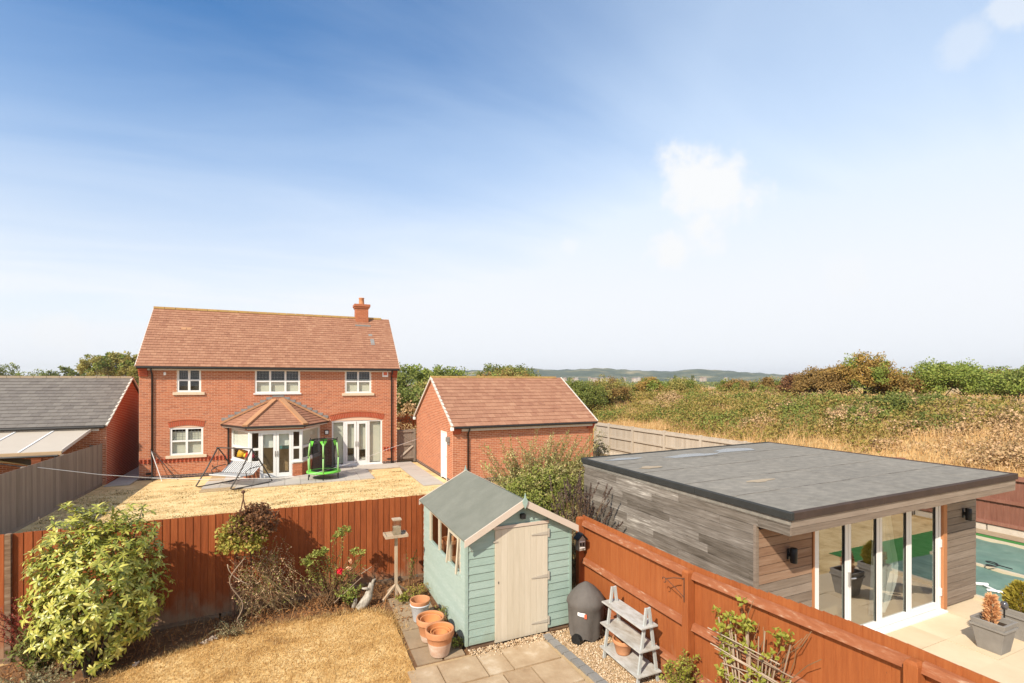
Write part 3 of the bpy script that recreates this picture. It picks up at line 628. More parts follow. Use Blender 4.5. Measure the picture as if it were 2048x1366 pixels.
V = np.array([(x, y, .05 + .012 * math.sin(x * 4 + y * 2.3) * math.sin(y * 3.1 - x * 1.7) + .01 * math.sin(y * 9 + x * 3)) for y in cy_ for x in cx_])
Fq = np.array([(j * nx + i, j * nx + i + 1, (j + 1) * nx + i + 1, (j + 1) * nx + i) for j in range(len(cy_) - 1) for i in range(nx - 1)])
put('sheet', npmesh('sheet', V, Fq, True), M['tarp'], t)
for x in (12.2, 14.35, 16.9): MB().box(x - .05, x + .05, 3.42, 9, .02, .10).build('batten', M['batten'], t)
t = thing('skimmer_pole', 'white pole and net lying on the teal cover', 'pole', (13.0, 4.6, .1))
MB().tube([(12.55, 5.69, .09), (13.08, 5.28, .09)], .03, 6).build('pole', M['white'], t)
MB().tube([(12.74, 5.16, .09), (12.92, 4.88, .09), (13.25, 4.55, .1)], .022, 6).build('pole', M['white'], t)
MB().tube([(12.98, 5.3, .09), (12.80, 5.0, .09)], .02, 6).build('handle', M['white'], t)
t = thing('cable_reel', 'black strap coiled on a batten of the teal cover', 'strap', (14.4, 5.6, .1))
MB().tube([(14.3 + .12 * math.cos(a * .8), 5.7 + .1 * math.sin(a * .8), .12 + .01 * a) for a in range(12)] + [(14.55, 5.45, .12)], .012, 5).build('strap', M['black'], t)

# ------------------------------------------------------------------ fences
def fence(label, A, B, n, zb, zt, pitch, bmat, group=None, gb=None, gbmat='gravel_board', boff=0., jit=.006, ang=.09):
    """feather-edge boards from A to B (xy), n = outward side shown; zb, zt functions of the fraction along"""
    A = Vector((A[0], A[1], 0)); B = Vector((B[0], B[1], 0)); d = (B - A); Lg = d.length; u = d.normalized(); n = Vector((n[0], n[1], 0)).normalized()
    t = thing('garden_fence', label, 'fence', (A.x, A.y, zb(0)), group)
    k = int(Lg / pitch); L_ = []
    for i in range(k):
        f = (i + .5) / k; c = A + d * f + n * (boff + rnd.uniform(-.002, .002)); a = zb(f); b = zt(f) + rnd.uniform(-jit, jit * .4)
        uu = (u + n * ang).normalized(); nn = (n - u * ang).normalized()
        L_.append(boxmat(c + Vector((0, 0, (a + b) / 2)), uu, (0, 0, 1), nn, Lg / k + .008, b - a, .013))
    pieces('board', t, M[bmat], L_)
    if gb:
        m = MB()
        K = max(2, int(Lg / 1.8))
        for i in range(K):
            f0, f1 = i / K, (i + 1) / K - .003; p = A + d * f0 + n * (boff + .012); q = A + d * f1 + n * (boff + .012); w = n * .03
            m = MB().hexa([p - w + Vector((0, 0, zb(f0) - gb)), q - w + Vector((0, 0, zb(f1) - gb)), q + w * .5 + Vector((0, 0, zb(f1) - gb)), p + w * .5 + Vector((0, 0, zb(f0) - gb)),
                           p - w + Vector((0, 0, zb(f0) + .0)), q - w + Vector((0, 0, zb(f1) + .0)), q + w * .5 + Vector((0, 0, zb(f1) + .0)), p + w * .5 + Vector((0, 0, zb(f0) + .0))])
            m.build('gravel_board', M[gbmat], t, fix=True)
    return t, A, d, u, n
bz = lambda f: min(0.0, gz(-8.6 + f * 13.0)) + .11 - .04
t, A, d, u, n = fence('red-brown stained board fence behind the flower bed, separating the two lawns', (-8.6, 10.68), (4.4, 10.68), (0, -1), bz, lambda f: 1.785, .118, 'fence_red', gb=.16)
MB().box(-4.20, -4.12, 10.62, 10.70, -.3, 1.79).build('post', M['gravel_board'], t, bevel=.006)
for x in (-7.0, -1.3, 1.6, 4.3): MB().box(x - .05, x + .05, 10.72, 10.82, -.1, 1.74).build('post', M['fence_red'], t)
for z in (.35, 1.0, 1.62): MB().box(-8.6, 4.4, 10.695, 10.735, z - .04, z + .04).build('rail', M['fence_red'], t)

t, A, d, u, n = fence('weathered grey board fence on the left between the next-door lawn and the canopy', (-7.2, 10.8), (-7.05, 25.45), (1, 0), lambda f: .10, lambda f: 1.78 - .05 * f, .122, 'fence_grey', gb=.10, gbmat='fence_grey')
for i in range(6): MB().box(-7.37, -7.27, 11.2 + i * 2.8 - .05, 11.2 + i * 2.8 + .05, 0, 1.7).build('post', M['fence_grey'], t)

# orange fence on the right: rails and posts on our side
zt_r = lambda f: 1.80 + .16 * smooth(f * 9.4, 2.7, 5.3)
t, A, d, u, n = fence('orange stained board fence with two rails running beside the garden room terrace', (4.93, 7.8), (4.93, -1.6), (-1, 0), lambda f: .16, zt_r, .125, 'fence_orange', gb=.16, gbmat='rail_orange', jit=.001, ang=.022)
bays = [(7.72, 5.13, 0, 0), (5.02, 2.50, 0, .14), (2.40, -.1, .16, .16)]
for y0, y1, o0, o1 in bays:
    for z in (.36, 1.0, 1.68):
        p = [(4.92, y0, z - .045 + o0), (4.85, y0, z - .045 + o0), (4.85, y1, z - .045 + o1), (4.92, y1, z - .045 + o1)]
        MB().hexa(p + [(4.92, y0, z + .045 + o0), (4.885, y0, z + .035 + o0), (4.885, y1, z + .035 + o1), (4.92, y1, z + .045 + o1)]).build('rail', M['rail_orange'], t, fix=True)
for y, h in ((7.78, 1.78), (5.08, 1.74), (2.45, 1.88), (-.15, 1.9)):
    m = MB(); x0, x1 = 4.80, 4.92; y0, y1 = y - .055, y + .055
    m.box(x0, x1, y0, y1, 0, h - .03).hexa([(x0, y0, h - .03), (x1, y0, h - .03), (x1, y1, h - .03), (x0, y1, h - .03), (x0 + .02, y0 + .02, h), (x1 - .02, y0 + .02, h), (x1 - .02, y1 - .02, h), (x0 + .02, y1 - .02, h)])
    m.build('post', M['fence_orange'], t, bevel=.006)
m = MB(); m.tube([(4.79, 5.08, 1.64), (4.79, 5.08, 1.32)], .008, 6).tube([(4.79, 5.08, 1.63), (4.74, 5.22, 1.60), (4.70, 5.34, 1.55)], .007, 6).tube([(4.79, 5.08, 1.38), (4.75, 5.2, 1.47), (4.70, 5.33, 1.56)], .005, 6)
m.tube([(4.70 + .0, 5.36 + .035 * math.cos(a * .7), 1.53 + .035 * math.sin(a * .7)) for a in range(8)], .006, 6)
m.build('hanging_bracket', M['rust'], t)

# pale fence along the bank, then the dull brown one beyond the court
def far_fence(label, x, y0, y1, h, zb, mat, rails, posts, gbm, group):
    t, A, d, u, n = fence(label, (x + .03, y0), (x + .03, y1), (-1, 0), lambda f: zb, lambda f: h, .14, mat, group, gb=.22, gbmat=gbm)
    for z in rails: MB().box(x - .045, x + .02, y1, y0, z - .045, z + .045).build('rail', M[mat], t)
    for y in posts: MB().box(x - .09, x + .03, y - .06, y + .06, 0, h + .03).build('post', M[mat], t, bevel=.008)
FG = 'fences along the foot of the bank'
far_fence('pale weathered board fence with posts and rails between garage and bank', 17.05, 25.6, 10.4, 1.80, .2, 'fence_pale', (.42, 1.05, 1.66), (25.5, 24.1, 21.9, 19.4, 17.0, 14.6, 12.2, 10.5), 'concrete', FG)
far_fence('dull brown board fence beyond the teal covered court', 18.15, 9.4, -3, 1.66, .2, 'fence_brown', (.27, .92, 1.58), (9.3, 3.2, 1.0, -1.0), 'concrete', FG)
MB_ = MB().beam((17.05, 10.4, 1.0), (18.15, 9.4, 1.0), .03, 1.6); tt = thing('garden_fence', 'short board panel closing the jog between the pale fence and the brown fence', 'fence', (17.05, 10.4, .2), FG)
MB_.build('panel', M['fence_brown'], tt)
t = thing('rail_fence', 'white post and rail fence in the field beyond the gate', 'fence', (8, 47, 1.2))
for z in (1.75, 2.15): MB().beam((2, 47, z), (16, 47, z), .06, .10).build('rail', M['white'], t)
for i in range(8): MB().box(2 + i * 2 - .05, 2 + i * 2 + .05, 47.03, 47.13, .8, 2.25).build('post', M['white'], t)
# side gate between house and garage
t = thing('side_gate', 'grey ledged and braced timber gate between house and garage', 'gate', (5.2, 26.4, 0))
pieces('board', t, M['fence_grey'], [boxmat((5.30 + i * .117, 26.42, .90), (1, .05, 0), (0, 0, 1), (.05, -1, 0), .112, 1.62, .02) for i in range(7)])
for z in (.22, .92, 1.62): MB().box(5.28, 6.08, 26.36, 26.405, z - .05, z + .05).build('ledge', M['fence_grey'], t)
MB().beam((5.34, 26.375, .28), (6.02, 26.375, .86), .03, .09).build('brace', M['fence_pale'], t)
MB().beam((5.34, 26.38, 1.55), (6.02, 26.38, 1.0), .03, .06).build('brace', M['fence_grey'], t)
for x in (5.2, 6.1): MB().box(x - .05, x + .05, 26.35, 26.47, 0, 1.74).build('post', M['fence_grey'], t)

# ------------------------------------------------------------------ windows
def frame_mb(x0, x1, z0, z1, y, mull, trans=None, fw=.075, dep=.07, arch=0.):
    m = MB(); m.box(x0, x0 + fw, y - dep, y, z0, z1).box(x1 - fw, x1, y - dep, y, z0, z1).box(x0 + fw, x1 - fw, y - dep, y, z0, z0 + fw).box(x0 + fw, x1 - fw, y - dep, y, z1 - fw, z1)
    for x in mull: m.box(x - fw * .6, x + fw * .6, y - dep + .004, y, z0 + fw, z1 - fw)
    if trans: 
        xs_ = [x0 + fw] + [q for x in mull for q in (x - fw * .6, x + fw * .6)] + [x1 - fw]
        for a, b in zip(xs_[::2], xs_[1::2]): m.box(a, b, y - dep + .008, y, trans - .035, trans + .035)
    if arch:
        k = 14; lo = [(x0 + (x1 - x0) * i / k, y - dep, z1) for i in range(k + 1)]; hi = [(x0 + (x1 - x0) * i / k, y - dep, z1 + arch * (1 - (2 * i / k - 1) ** 2) + .004) for i in range(k + 1)]
        m.prism(lo + hi[::-1], (0, dep, 0))
    return m
def window(parent, x0, x1, z0, z1, y, mull=(), trans=None, arch=0., sill=None, blind=None, leaded=True):
    w = frame_mb(x0, x1, z0, z1, y, mull, trans, arch=arch).build('window', M['upvc'], parent, bevel=.004)
    xs_ = [x0 + .07] + [q for x in mull for q in (x - .045, x + .045)] + [x1 - .07]
    for a, b in zip(xs_[::2], xs_[1::2]):
        MB().box(a - .01, b + .01, y - .032, y - .026, z0 + .06, z1 - .06).build('pane', M['glass'], w)
        if leaded:
            m = MB(); zt = trans if trans else (z0 + z1) / 2
            for i in range(1, 4): m.box(a + (b - a) * i / 4 - .006, a + (b - a) * i / 4 + .006, y - .036, y - .033, zt + .03, z1 - .07)
            for i in range(1, 3): m.box(a, b, y - .0375, y - .0365, zt + (z1 - zt) * i / 3 - .006, zt + (z1 - zt) * i / 3 + .006)
            m.build('lead_bars', M['lead_bar'], w)
        if blind: 
            zb_ = z0 + (z1 - z0) * blind[0]; zt_ = z0 + (z1 - z0) * blind[1]; MB().box(a - .02, b + .02, y + .05, y + .06, zb_, zt_).build('blind', M[blind[2]], w)
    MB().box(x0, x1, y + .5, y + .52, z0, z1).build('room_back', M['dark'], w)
    if sill: MB().box(x0 - sill, x1 + sill, y - .16, y - .005, z0 - .13, z0 - .005).build('sill', M['stone'], w, bevel=.008)
    return w

# ------------------------------------------------------------------ brick house
HX0, HX1, HY, HYB, HE = -5.95, 5.1, 26.09, 32.0, 4.95
house = thing('brick_house', 'two-storey orange brick house with brown tiled roof, chimney and bay', 'house', (-.4, 29, 0))
WIN = [(-4.57, -3.66, 3.80, 4.87), (-1.5, .44, 3.72, 4.86), (2.52, 3.79, 3.69, 4.88), (-4.83, -3.58, 1.0, 2.22), (1.9, 4.34, .03, 2.31)]
# body of the walls with real openings: piers and lintels of mortar colour behind the bricks
m = MB(); yb0, yb1 = HY + .001, HY + .25
edges = sorted({HX0, HX1, *[w[0] for w in WIN], *[w[1] for w in WIN], -2.45, 1.35})
for a, b in zip(edges[:-1], edges[1:]):
    c = (a + b) / 2; hs = sorted([(w[2], w[3]) for w in WIN if w[0] - .001 <= c <= w[1] + .001] + ([(0, 2.3)] if -2.45 < c < 1.35 else []))
    z = 0
    for h0, h1 in hs:
        if h0 > z: m.box(a, b, yb0, yb1, z, h0)
        z = h1
    m.box(a, b, yb0, yb1, z, HE)
m.box(HX0, HX1, HYB - .25, HYB, 0, HE)
wall = m.build('front_wall', M['mortar'], house)
for x0, x1 in ((HX0, HX0 + .25), (HX1 - .25, HX1)):
    MB().prism([(x0, HY + .25, 0), (x0, HYB - .25, 0), (x0, HYB - .25, HE), (x0, 29.03, 7.7), (x0, HY + .25, HE + .2)], (x1 - x0, 0, 0)).build('gable_wall', M['brick'], house, fix=True)
def hs_special(k, x, z, mt):
    if z < .17: return 'brick_dark'
    if .66 < z < .90: return 'brick_red'
    return mt
def archtop(w, rise):
    return lambda x: w[3] + rise * (1 - ((2 * x - w[0] - w[1]) / (w[1] - w[0])) ** 2)
holes = [(w[0] - HX0, w[1] - HX0, w[2], w[3]) for w in WIN] + [(-2.45 - HX0, 1.35 - HX0, 0, 2.35)]
# arch bands above the two arched openings take the place of bricks
ARCH = [(-4.86, -3.55, 2.22, .10, .24), (1.86, 4.38, 2.31, .17, .26)]
for a in ARCH: holes.append((a[0] - HX0, a[1] - HX0, a[2] - .02, a[2] + a[3] + .10))
brickwork(wall, (HX0, HY, 0), (1, 0, 0), (0, -1, 0), 0, HE, lambda z: (0, HX1 - HX0), holes, special=hs_special)
for x0, x1, z, rise, hh in ARCH:
    L_ = []; k = int((x1 - x0) / .075); xm = (x0 + x1) / 2
    for i in range(k):
        x = x0 + (x1 - x0) * (i + .5) / k; q = (x - xm) / ((x1 - x0) / 2); zc_ = z + rise * (1 - q * q); ang = -.35 * q * rise / .17
        vv = Vector((-math.sin(ang), 0, math.cos(ang))); uu = Vector((math.cos(ang), 0, math.sin(ang)))
        L_.append(boxmat(Vector((x, HY - .006, zc_)) + vv * hh / 2, uu, vv, (0, -1, 0), .066, hh, .035))
    pieces('arch_brick', wall, M['brick_red'], L_)
    m = MB(); kk = 16; lo = []; hi = []
    for i in range(kk + 1):
        q = 2 * i / kk - 1; x = xm + q * ((x1 - x0) / 2 + .05); zz = z + rise * (1 - q * q) + hh + .005; lo.append((x, HY - .04, zz)); hi.append((x, HY - .04, zz + .05))
    m.prism(lo + hi[::-1], (0, .05, 0)).build('label_course', M['brick'], wall, fix=True)
# sawtooth courses of the band
pieces('dogtooth_brick', wall, M['brick_red'], [boxmat((HX0 + .06 + i * .15, HY - .012, z), Vector((1, .8, 0)).normalized(), (0, 0, 1), Vector((.8, -1, 0)).normalized(), .10, .066, .06) for z in (.745, .855) for i in range(int(11 / .15)) if not (-2.5 < HX0 + .06 + i * .15 < 1.4 or 1.85 < HX0 + .06 + i * .15 < 4.4)])
window(house, *WIN[0], HY + .09, ((WIN[0][0] + WIN[0][1]) / 2,), 4.33, sill=.15, blind=(0, .45, 'dark'))
window(house, *WIN[1], HY + .09, (-.86, -.2), 4.28, blind=(0, .55, 'blind'))
MB().box(-1.56, .5, HY - .06, HY + .02, 3.66, 3.72).build('sill', M['upvc'], house)
window(house, *WIN[2], HY + .09, ((WIN[2][0] + WIN[2][1]) / 2,), 4.28, sill=.15, blind=(0, .58, 'blind'))
window(house, *WIN[3], HY + .09, ((WIN[3][0] + WIN[3][1]) / 2,), 1.62, arch=.10, sill=.15, blind=(.0, .85, 'blind'))
def glazed_door(parent, x0, x1, z0, z1, y, handle, glass='glass', lead=None):
    dd = MB(); s = .11
    dd.box(x0, x0 + s, y - .06, y, z0, z1).box(x1 - s, x1, y - .06, y, z0, z1).box(x0 + s, x1 - s, y - .06, y, z1 - s, z1).box(x0 + s, x1 - s, y - .06, y, z0, z0 + .17)
    o = dd.build('door', M['upvc'], parent, bevel=.005)
    MB().box(x0 + s - .01, x1 - s + .01, y - .033, y - .027, z0 + .16, z1 - s + .01).build('pane', M[glass], o)
    if handle is not None:
        MB().box(handle - .015, handle + .015, y - .09, y - .06, z0 + .9, z0 + 1.15).box(handle - .01, handle + .01, y - .13, y - .09, z0 + 1.02, z0 + 1.05).build('handle', M['steel'], o)
    return o
# wide patio door with two side lights under the arch
fr = frame_mb(1.9, 4.34, .06, 2.31, HY + .1, (2.48, 3.68), arch=.17, fw=.07).build('patio_door_frame', M['upvc'], house, bevel=.004)
MB().box(1.86, 4.38, HY - .05, HY + .1, .0, .06).build('threshold', M['upvc'], fr)
for a, b in ((1.97, 2.44), (3.72, 4.27)): MB().box(a - .01, b + .01, HY + .06, HY + .066, .12, 2.25).build('pane', M['glass'], fr)
glazed_door(house, 2.53, 3.07, .09, 2.24, HY + .08, 3.03); glazed_door(house, 3.09, 3.63, .09, 2.24, HY + .08, 3.13)
for a, b, z in ((1.97, 2.44, .15), (2.53, 3.07, .9), (3.09, 3.63, .8), (3.72, 4.27, .15)): MB().box(a, b, HY + .17, HY + .18, z, 2.25).build('blind', M['blind'], fr)
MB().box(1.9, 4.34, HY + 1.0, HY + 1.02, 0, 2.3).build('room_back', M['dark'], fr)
MB().box(2.6, 3.0, HY + .5, HY + .9, .1, .45).box(3.2, 3.6, HY + .55, HY + .9, .1, .35).build('furniture', M['blind'], fr)
# roof
EY, EZ, RY, RZ = HY - .28, 4.93, 29.03, 7.83
sv = Vector((0, RY - EY, RZ - EZ)); SLn = sv.length; sv.normalize(); sn = Vector((0, -sv.z, sv.y))
X0r, X1r = HX0 - .07, HX1 + .1
roof = MB().prism([(X0r, EY, EZ), (X0r, RY, RZ), (X0r, 2 * RY - EY, EZ), (X0r, 2 * RY - EY, EZ - .05), (X0r, RY, RZ - .09), (X0r, EY, EZ - .05)], (X1r - X0r, 0, 0)).build('roof', M['tile'], house, fix=True)
tilework(roof, (X0r, EY - .03, EZ), (1, 0, 0), sv, sn, SLn, lambda s: (0, X1r - X0r), .215, .185, M['tile'])
pieces('ridge_tile', roof, M['ridge'], [boxmat((X0r + .22 + i * .45, RY, RZ + .03), (1, 0, 0), (0, 1, 0), (0, 0, 1), .435, .24, .10) for i in range(int((X1r - X0r) / .45))])
for x in (X0r, X1r): MB().beam((x, EY - .03, EZ - .01), (x, RY, RZ - .01), .035, .07).build('verge', M['cream_board'], roof)
MB().box(HX0 + .3, HX1 - .3, HY - .20, HY - .16, 4.76, 4.93).box(HX0 + .3, HX1 - .3, HY - .159, HY - .001, 4.79, 4.83).build('fascia', M['cream_board'], house)
MB().tube([(X0r + .05, EY - .02, EZ - .05), (X1r - .05, EY - .02, EZ - .05)], .055, 8).build('gutter', M['gutter'], house)
for x in (-5.47, 4.82):
    MB().tube([(x, EY - .02, EZ - .08), (x, EY + .02, EZ - .18), (x, HY - .06, EZ - .36), (x, HY - .06, .02)], .036, 8).build('downpipe', M['gutter'], house, True)
for x0, x1 in ((HX0, HX0 + .33), (HX1 - .33, HX1)):
    m = MB()
    for i in range(5): m.box(x0, x1, HY - .03 - .045 * (i + 1), HY - .008, 4.5 + i * .085, 4.5 + (i + 1) * .085 - .008)
    m.build('kneeler', M['brick_red'], house)
# pale weather streak and slipped tiles
MB().prism([(3.92, 0, 0), (4.18, 0, 0), (4.12, 0, .9), (3.98, 0, 1.0)], (0, .006, 0))
mst = boxmat(Vector((0, EY, EZ)) + sv * 2.15 + sn * .055 + Vector((4.05, 0, 0)), (1, 0, 0), sv, sn, .20, .5, .004)
pieces('slipped_tile', roof, M['lead'], [mst, boxmat(Vector((4.0, EY, EZ)) + sv * 2.75 + sn * .055, (1, 0, 0), sv, sn, .2, .17, .004)])
pieces('replaced_tile', roof, M['hip'], [boxmat(Vector((-4.6, EY, EZ)) + sv * 2.72 + sn * .055, (1, 0, 0), sv, sn, .2, .17, .01), boxmat(Vector((-4.38, EY, EZ)) + sv * 2.72 + sn * .055, (1, 0, 0), sv, sn, .2, .17, .01)])
# chimney
ch = MB().box(3.36, 4.02, 28.7, 29.36, 7.2, 8.5).build('chimney', M['mortar'], roof)
for nn_, O, uu, wd in (((0, -1, 0), (3.355, 28.695, 7.3), (1, 0, 0), .67), ((-1, 0, 0), (3.355, 29.365, 7.3), (0, -1, 0), .67)):
    brickwork(house, O, uu, nn_, 7.3, 8.5, lambda z: (0, .67), limit=0, th=.02) if False else None
def plain_bricks(parent, O, uu, nn_, h, wd, limit=0):
    O = Vector(O); uu = Vector(uu); nn_ = Vector(nn_); L_ = []
    for k in range(int(h / .075)):
        x = -.1125 if k % 2 else 0
        while x < wd:
            a = max(0, x); b = min(wd, x + .225)
            if b - a > .04: L_.append(boxmat(O + uu * (a + b) / 2 + Vector((0, 0, .0375 + k * .075)) + nn_ * -.008, uu, (0, 0, 1), nn_, b - a - .01, .065, .03))
            x += .225
    pieces('brick', parent, M['brick'], L_, limit)
plain_bricks(house, (3.355, 28.693, 7.25), (1, 0, 0), (0, -1, 0), 1.25, .67)
plain_bricks(house, (3.353, 29.365, 7.25), (0, -1, 0), (-1, 0, 0), 1.25, .67)
MB().box(3.30, 4.08, 28.64, 29.42, 8.38, 8.46).box(3.26, 4.12, 28.60, 29.46, 8.46, 8.60).build('chimney_cap', M['brick'], roof, bevel=.008)
MB().lathe((3.69, 29.03, 8.6), [(.17, 0), (.15, .1), (.135, .34), (.155, .36), (.155, .40), (.11, .40), (.11, .1)], 16).build('chimney_pot', M['terra'], roof, True)
MB().box(3.32, 4.06, 28.64, 28.70, 7.24, 7.52).box(3.28, 4.10, 28.40, 28.68, 7.2, 7.42).build('flashing', M['lead'], roof, bevel=.006)
# bay with doors
BY = 24.15; BZ = 2.32
P5 = [(-2.45, HY), (-1.62, BY), (.50, BY), (1.34, HY)]
bay = MB().prism([(P5[0][0], P5[0][1], 2.13), (P5[1][0], P5[1][1], 2.13), (P5[2][0], P5[2][1], 2.13), (P5[3][0], P5[3][1], 2.13)], (0, 0, .18)).build('bay', M['brick'], house, fix=True)
def wingframe(a, b, z0, z1, name, mull_z):
    A_ = Vector((a[0], a[1], 0)); B_ = Vector((b[0], b[1], 0)); u = (B_ - A_).normalized(); L0 = (B_ - A_).length; m = MB()
    def vb(s0, s1, q0, q1, dd=.08): m.hexa([A_ + u * s + nrm * e + Vector((0, 0, z)) for z in (q0, q1) for s, e in ((s0, 0), (s1, 0), (s1, -dd), (s0, -dd))])
    nrm = Vector((u.y, -u.x, 0))
    vb(0, .10, z0, z1); vb(L0 - .10, L0, z0, z1); vb(.1, L0 - .1, z1 - .09, z1); vb(.1, L0 - .1, z0, z0 + .09); vb(.1, L0 - .1, mull_z - .05, mull_z + .05)
    o = m.build(name, M['upvc'], bay, fix=True, bevel=.004)
    g = MB(); g.hexa([A_ + u * s + nrm * e + Vector((0, 0, z)) for z in (z0 + .08, z1 - .08) for s, e in ((.09, -.04), (L0 - .09, -.04), (L0 - .09, -.046), (.09, -.046))]).build('bay_pane', M['glass'], bay)
    return A_, u, L0, nrm
for a, b, nm in ((P5[0], P5[1], 'l'), (P5[2], P5[3], 'r')):
    A_, u, L0, nrm = wingframe(a, b, .72, 2.13, 'bay_window', 1.32)
    dw = MB(); dw.hexa([A_ + u * s + nrm * e + Vector((0, 0, z)) for z in (0, .66) for s, e in ((.0, -.015), (L0, -.015), (L0, -.2), (.0, -.2))]).build('dwarf_wall', M['mortar'], bay, fix=True)
    plain_bricks(bay, A_ + nrm * .0, u, nrm, .66, L0)
    MB().hexa([A_ + u * s + nrm * e + Vector((0, 0, z)) for z in (.66, .72) for s, e in ((-.02, .05), (L0 + .02, .05), (L0 + .02, -.2), (-.02, -.2))]).build('bay_sill', M['upvc'], bay, fix=True)
    # blind inside; its pale colour also stands in for reflections
    MB().hexa([A_ + u * s + nrm * e + Vector((0, 0, z)) for z in (1.36, 2.06) for s, e in ((.1, -.085), (L0 - .1, -.085), (L0 - .1, -.095), (.1, -.095))]).build('blind', M['blind_light'] if nm == 'l' else M['blind'], bay)
# coloured toys behind the left wing pane
A_ = Vector((P5[0][0], P5[0][1], 0)); u = (Vector((P5[1][0], P5[1][1], 0)) - A_).normalized(); nrm = Vector((u.y, -u.x, 0))
for k, (s, z, w, h, c) in enumerate(((.5, .82, .5, .42, (.75, .42, .03)), (.9, .84, .25, .2, (.8, .65, .05)), (1.35, .85, .4, .38, (.55, .05, .02)), (1.75, .9, .16, .3, (.5, .02, .1)))):
    mt = M.setdefault('toy%d' % k, mk('toy_plastic_%d' % k, [c, tuple(q * 1.2 for q in c)], .5, 0, 6))
    c_ = A_ + u * s - nrm * .3; MB().lathe((c_.x, c_.y, z), [(.01, 0), (w * .5, .03), (w * .42, h * .5), (w * .3, h * .8), (.01, h)], 10).build('toy', mt, bay, True)
fr = MB()
xs_ = (-1.62, -1.19, -.555, -.535, .08, .50)
for x0, x1 in ((-1.62, -1.50), (-1.25, -1.19), (.08, .14), (.38, .50)): fr.box(x0, x1, BY, BY + .08, .72 if x0 < -1.3 or x0 > .3 else .05, 2.13)
for x0, x1 in ((-1.50, -1.25), (.14, .38)):
    for z0, z1 in ((.72, .80), (1.27, 1.37), (2.03, 2.13)): fr.box(x0, x1, BY + .003, BY + .08, z0, z1)
fr.box(-1.19, .08, BY + .002, BY + .08, 2.06, 2.13).box(-1.27, .16, BY - .08, BY + .08, 0, .05)
fr.build('bay_door_frame', M['upvc'], bay, bevel=.004)
for x0, x1 in ((-1.50, -1.25), (.14, .38)): MB().box(x0 - .01, x1 + .01, BY + .03, BY + .036, .78, 2.05).build('bay_pane', M['glass'], bay)
for x0, x1 in ((-1.62, -1.2), (.09, .50)):
    MB().box(x0, x1, BY + .015, BY + .2, 0, .66).build('dwarf_wall', M['mortar'], bay); plain_bricks(bay, (x0, BY, 0), (1, 0, 0), (0, -1, 0), .66, x1 - x0)
    MB().box(x0 - .02, x1 + .02, BY - .05, BY + .2, .66, .72).build('bay_sill', M['upvc'], bay)
glazed_door(house, -1.185, -.56, .07, 2.06, BY + .06, -.60); glazed_door(house, -.55, .075, .07, 2.06, BY + .06, -.51)
for x0, x1, z in ((-1.08, -.67, 1.35), (-.44, -.03, 1.42)): MB().box(x0, x1, BY + .16, BY + .17, z, 1.97).build('blind', M['blind_light'], bay)
M['timber_in'] = mk('indoor_board_tan', [(.34, .22, .12), (.42, .29, .17)], .8, 0, 3, (5, 5, .7))
MB().box(-1.1, 0., BY + .9, BY + .93, .05, 1.35).build('indoor_screen', M['timber_in'], bay)
MB().box(-.42, .0, BY + .3, BY + .5, 1.25, 1.42).build('indoor_screen', mk('screen_teal', [(.05, .18, .2), (.1, .3, .33)], .3, 0, 8), bay)
MB().box(-2.4, 1.3, HY + .2, HY + .22, .05, 2.2).build('room_back', M['interior'], bay)
MB().box(-1.5, .4, BY + .2, HY, .0, .03).build('room_floor', M['timber_in'], bay)
# bay roof: three slopes with hip tiles
AP = Vector((-.5, HY, 3.52)); EV = [Vector((-2.86, HY - .02, 2.33)), Vector((-1.74, BY - .2, 2.34)), Vector((.62, BY - .2, 2.34)), Vector((1.72, HY - .02, 2.33))]
m = MB()
brf = MB().add([AP] + EV, [(0, 1, 2), (0, 2, 3), (0, 3, 4), (1, 4, 3, 2)]).build('bay_roof', M['tile'], house, fix=True)
for a, b in zip(EV[:-1], EV[1:]):
    u = (b - a).normalized(); foot = a + u * (AP - a).dot(u); v = (AP - foot); ln = v.length; v.normalize(); n = u.cross(v)
    if n.z < 0: n = -n
    W_ = (b - a).length; f0 = (AP - a).dot(u)
    tilework(brf, a - v * .02, u, v, n, ln, lambda s: (f0 * s / ln + .02, W_ - (W_ - f0) * s / ln - .02), .22, .19, M['tile'], limit=120)
for e in EV:
    d = (AP - e); L0 = d.length; d.normalize(); side = d.cross(Vector((0, 0, 1))).normalized(); up = side.cross(d)
    off_ = Vector((0, -.11, 0)) if abs(e.y - HY) < .1 else Vector((0, 0, 0))
    pieces('hip_tile', brf, M['hip'], [boxmat(e + off_ + d * (.2 + .40 * i) + up * .05, d, side, up, .42, .23, .085) for i in range(int(L0 / .40))])
for i, (a, b) in enumerate(((EV[0], AP), (AP, EV[3]))):
    d = b - a; k = 9
    pieces('flashing', brf, M['lead'], [boxmat(a + d * ((j + .5) / k) + Vector((0, -.012, .15)), (1, 0, 0), (0, 0, 1), (0, -1, 0), abs(d.x) / k, .13, .012) for j in range(k)])
m = MB(); m.tube([tuple(e + Vector((0, -.03 if abs(e.y - HY) > .1 else 0, -.04))) for e in EV], .05, 8); m.build('gutter', M['gutter'], house)
m = MB()
for a, b in zip(EV[:-1], EV[1:]): m.beam(a.lerp(b, .02) + Vector((0, .1, -.09)), a.lerp(b, .98) + Vector((0, .1, -.09)), .03, .10)
m.build('fascia', M['cream_board'], house)
MB().tube([(-2.62, HY - .07, 2.25), (-2.58, HY - .06, 2.1), (-2.58, HY - .06, .02)], .036, 8).build('downpipe', M['gutter'], house, True)
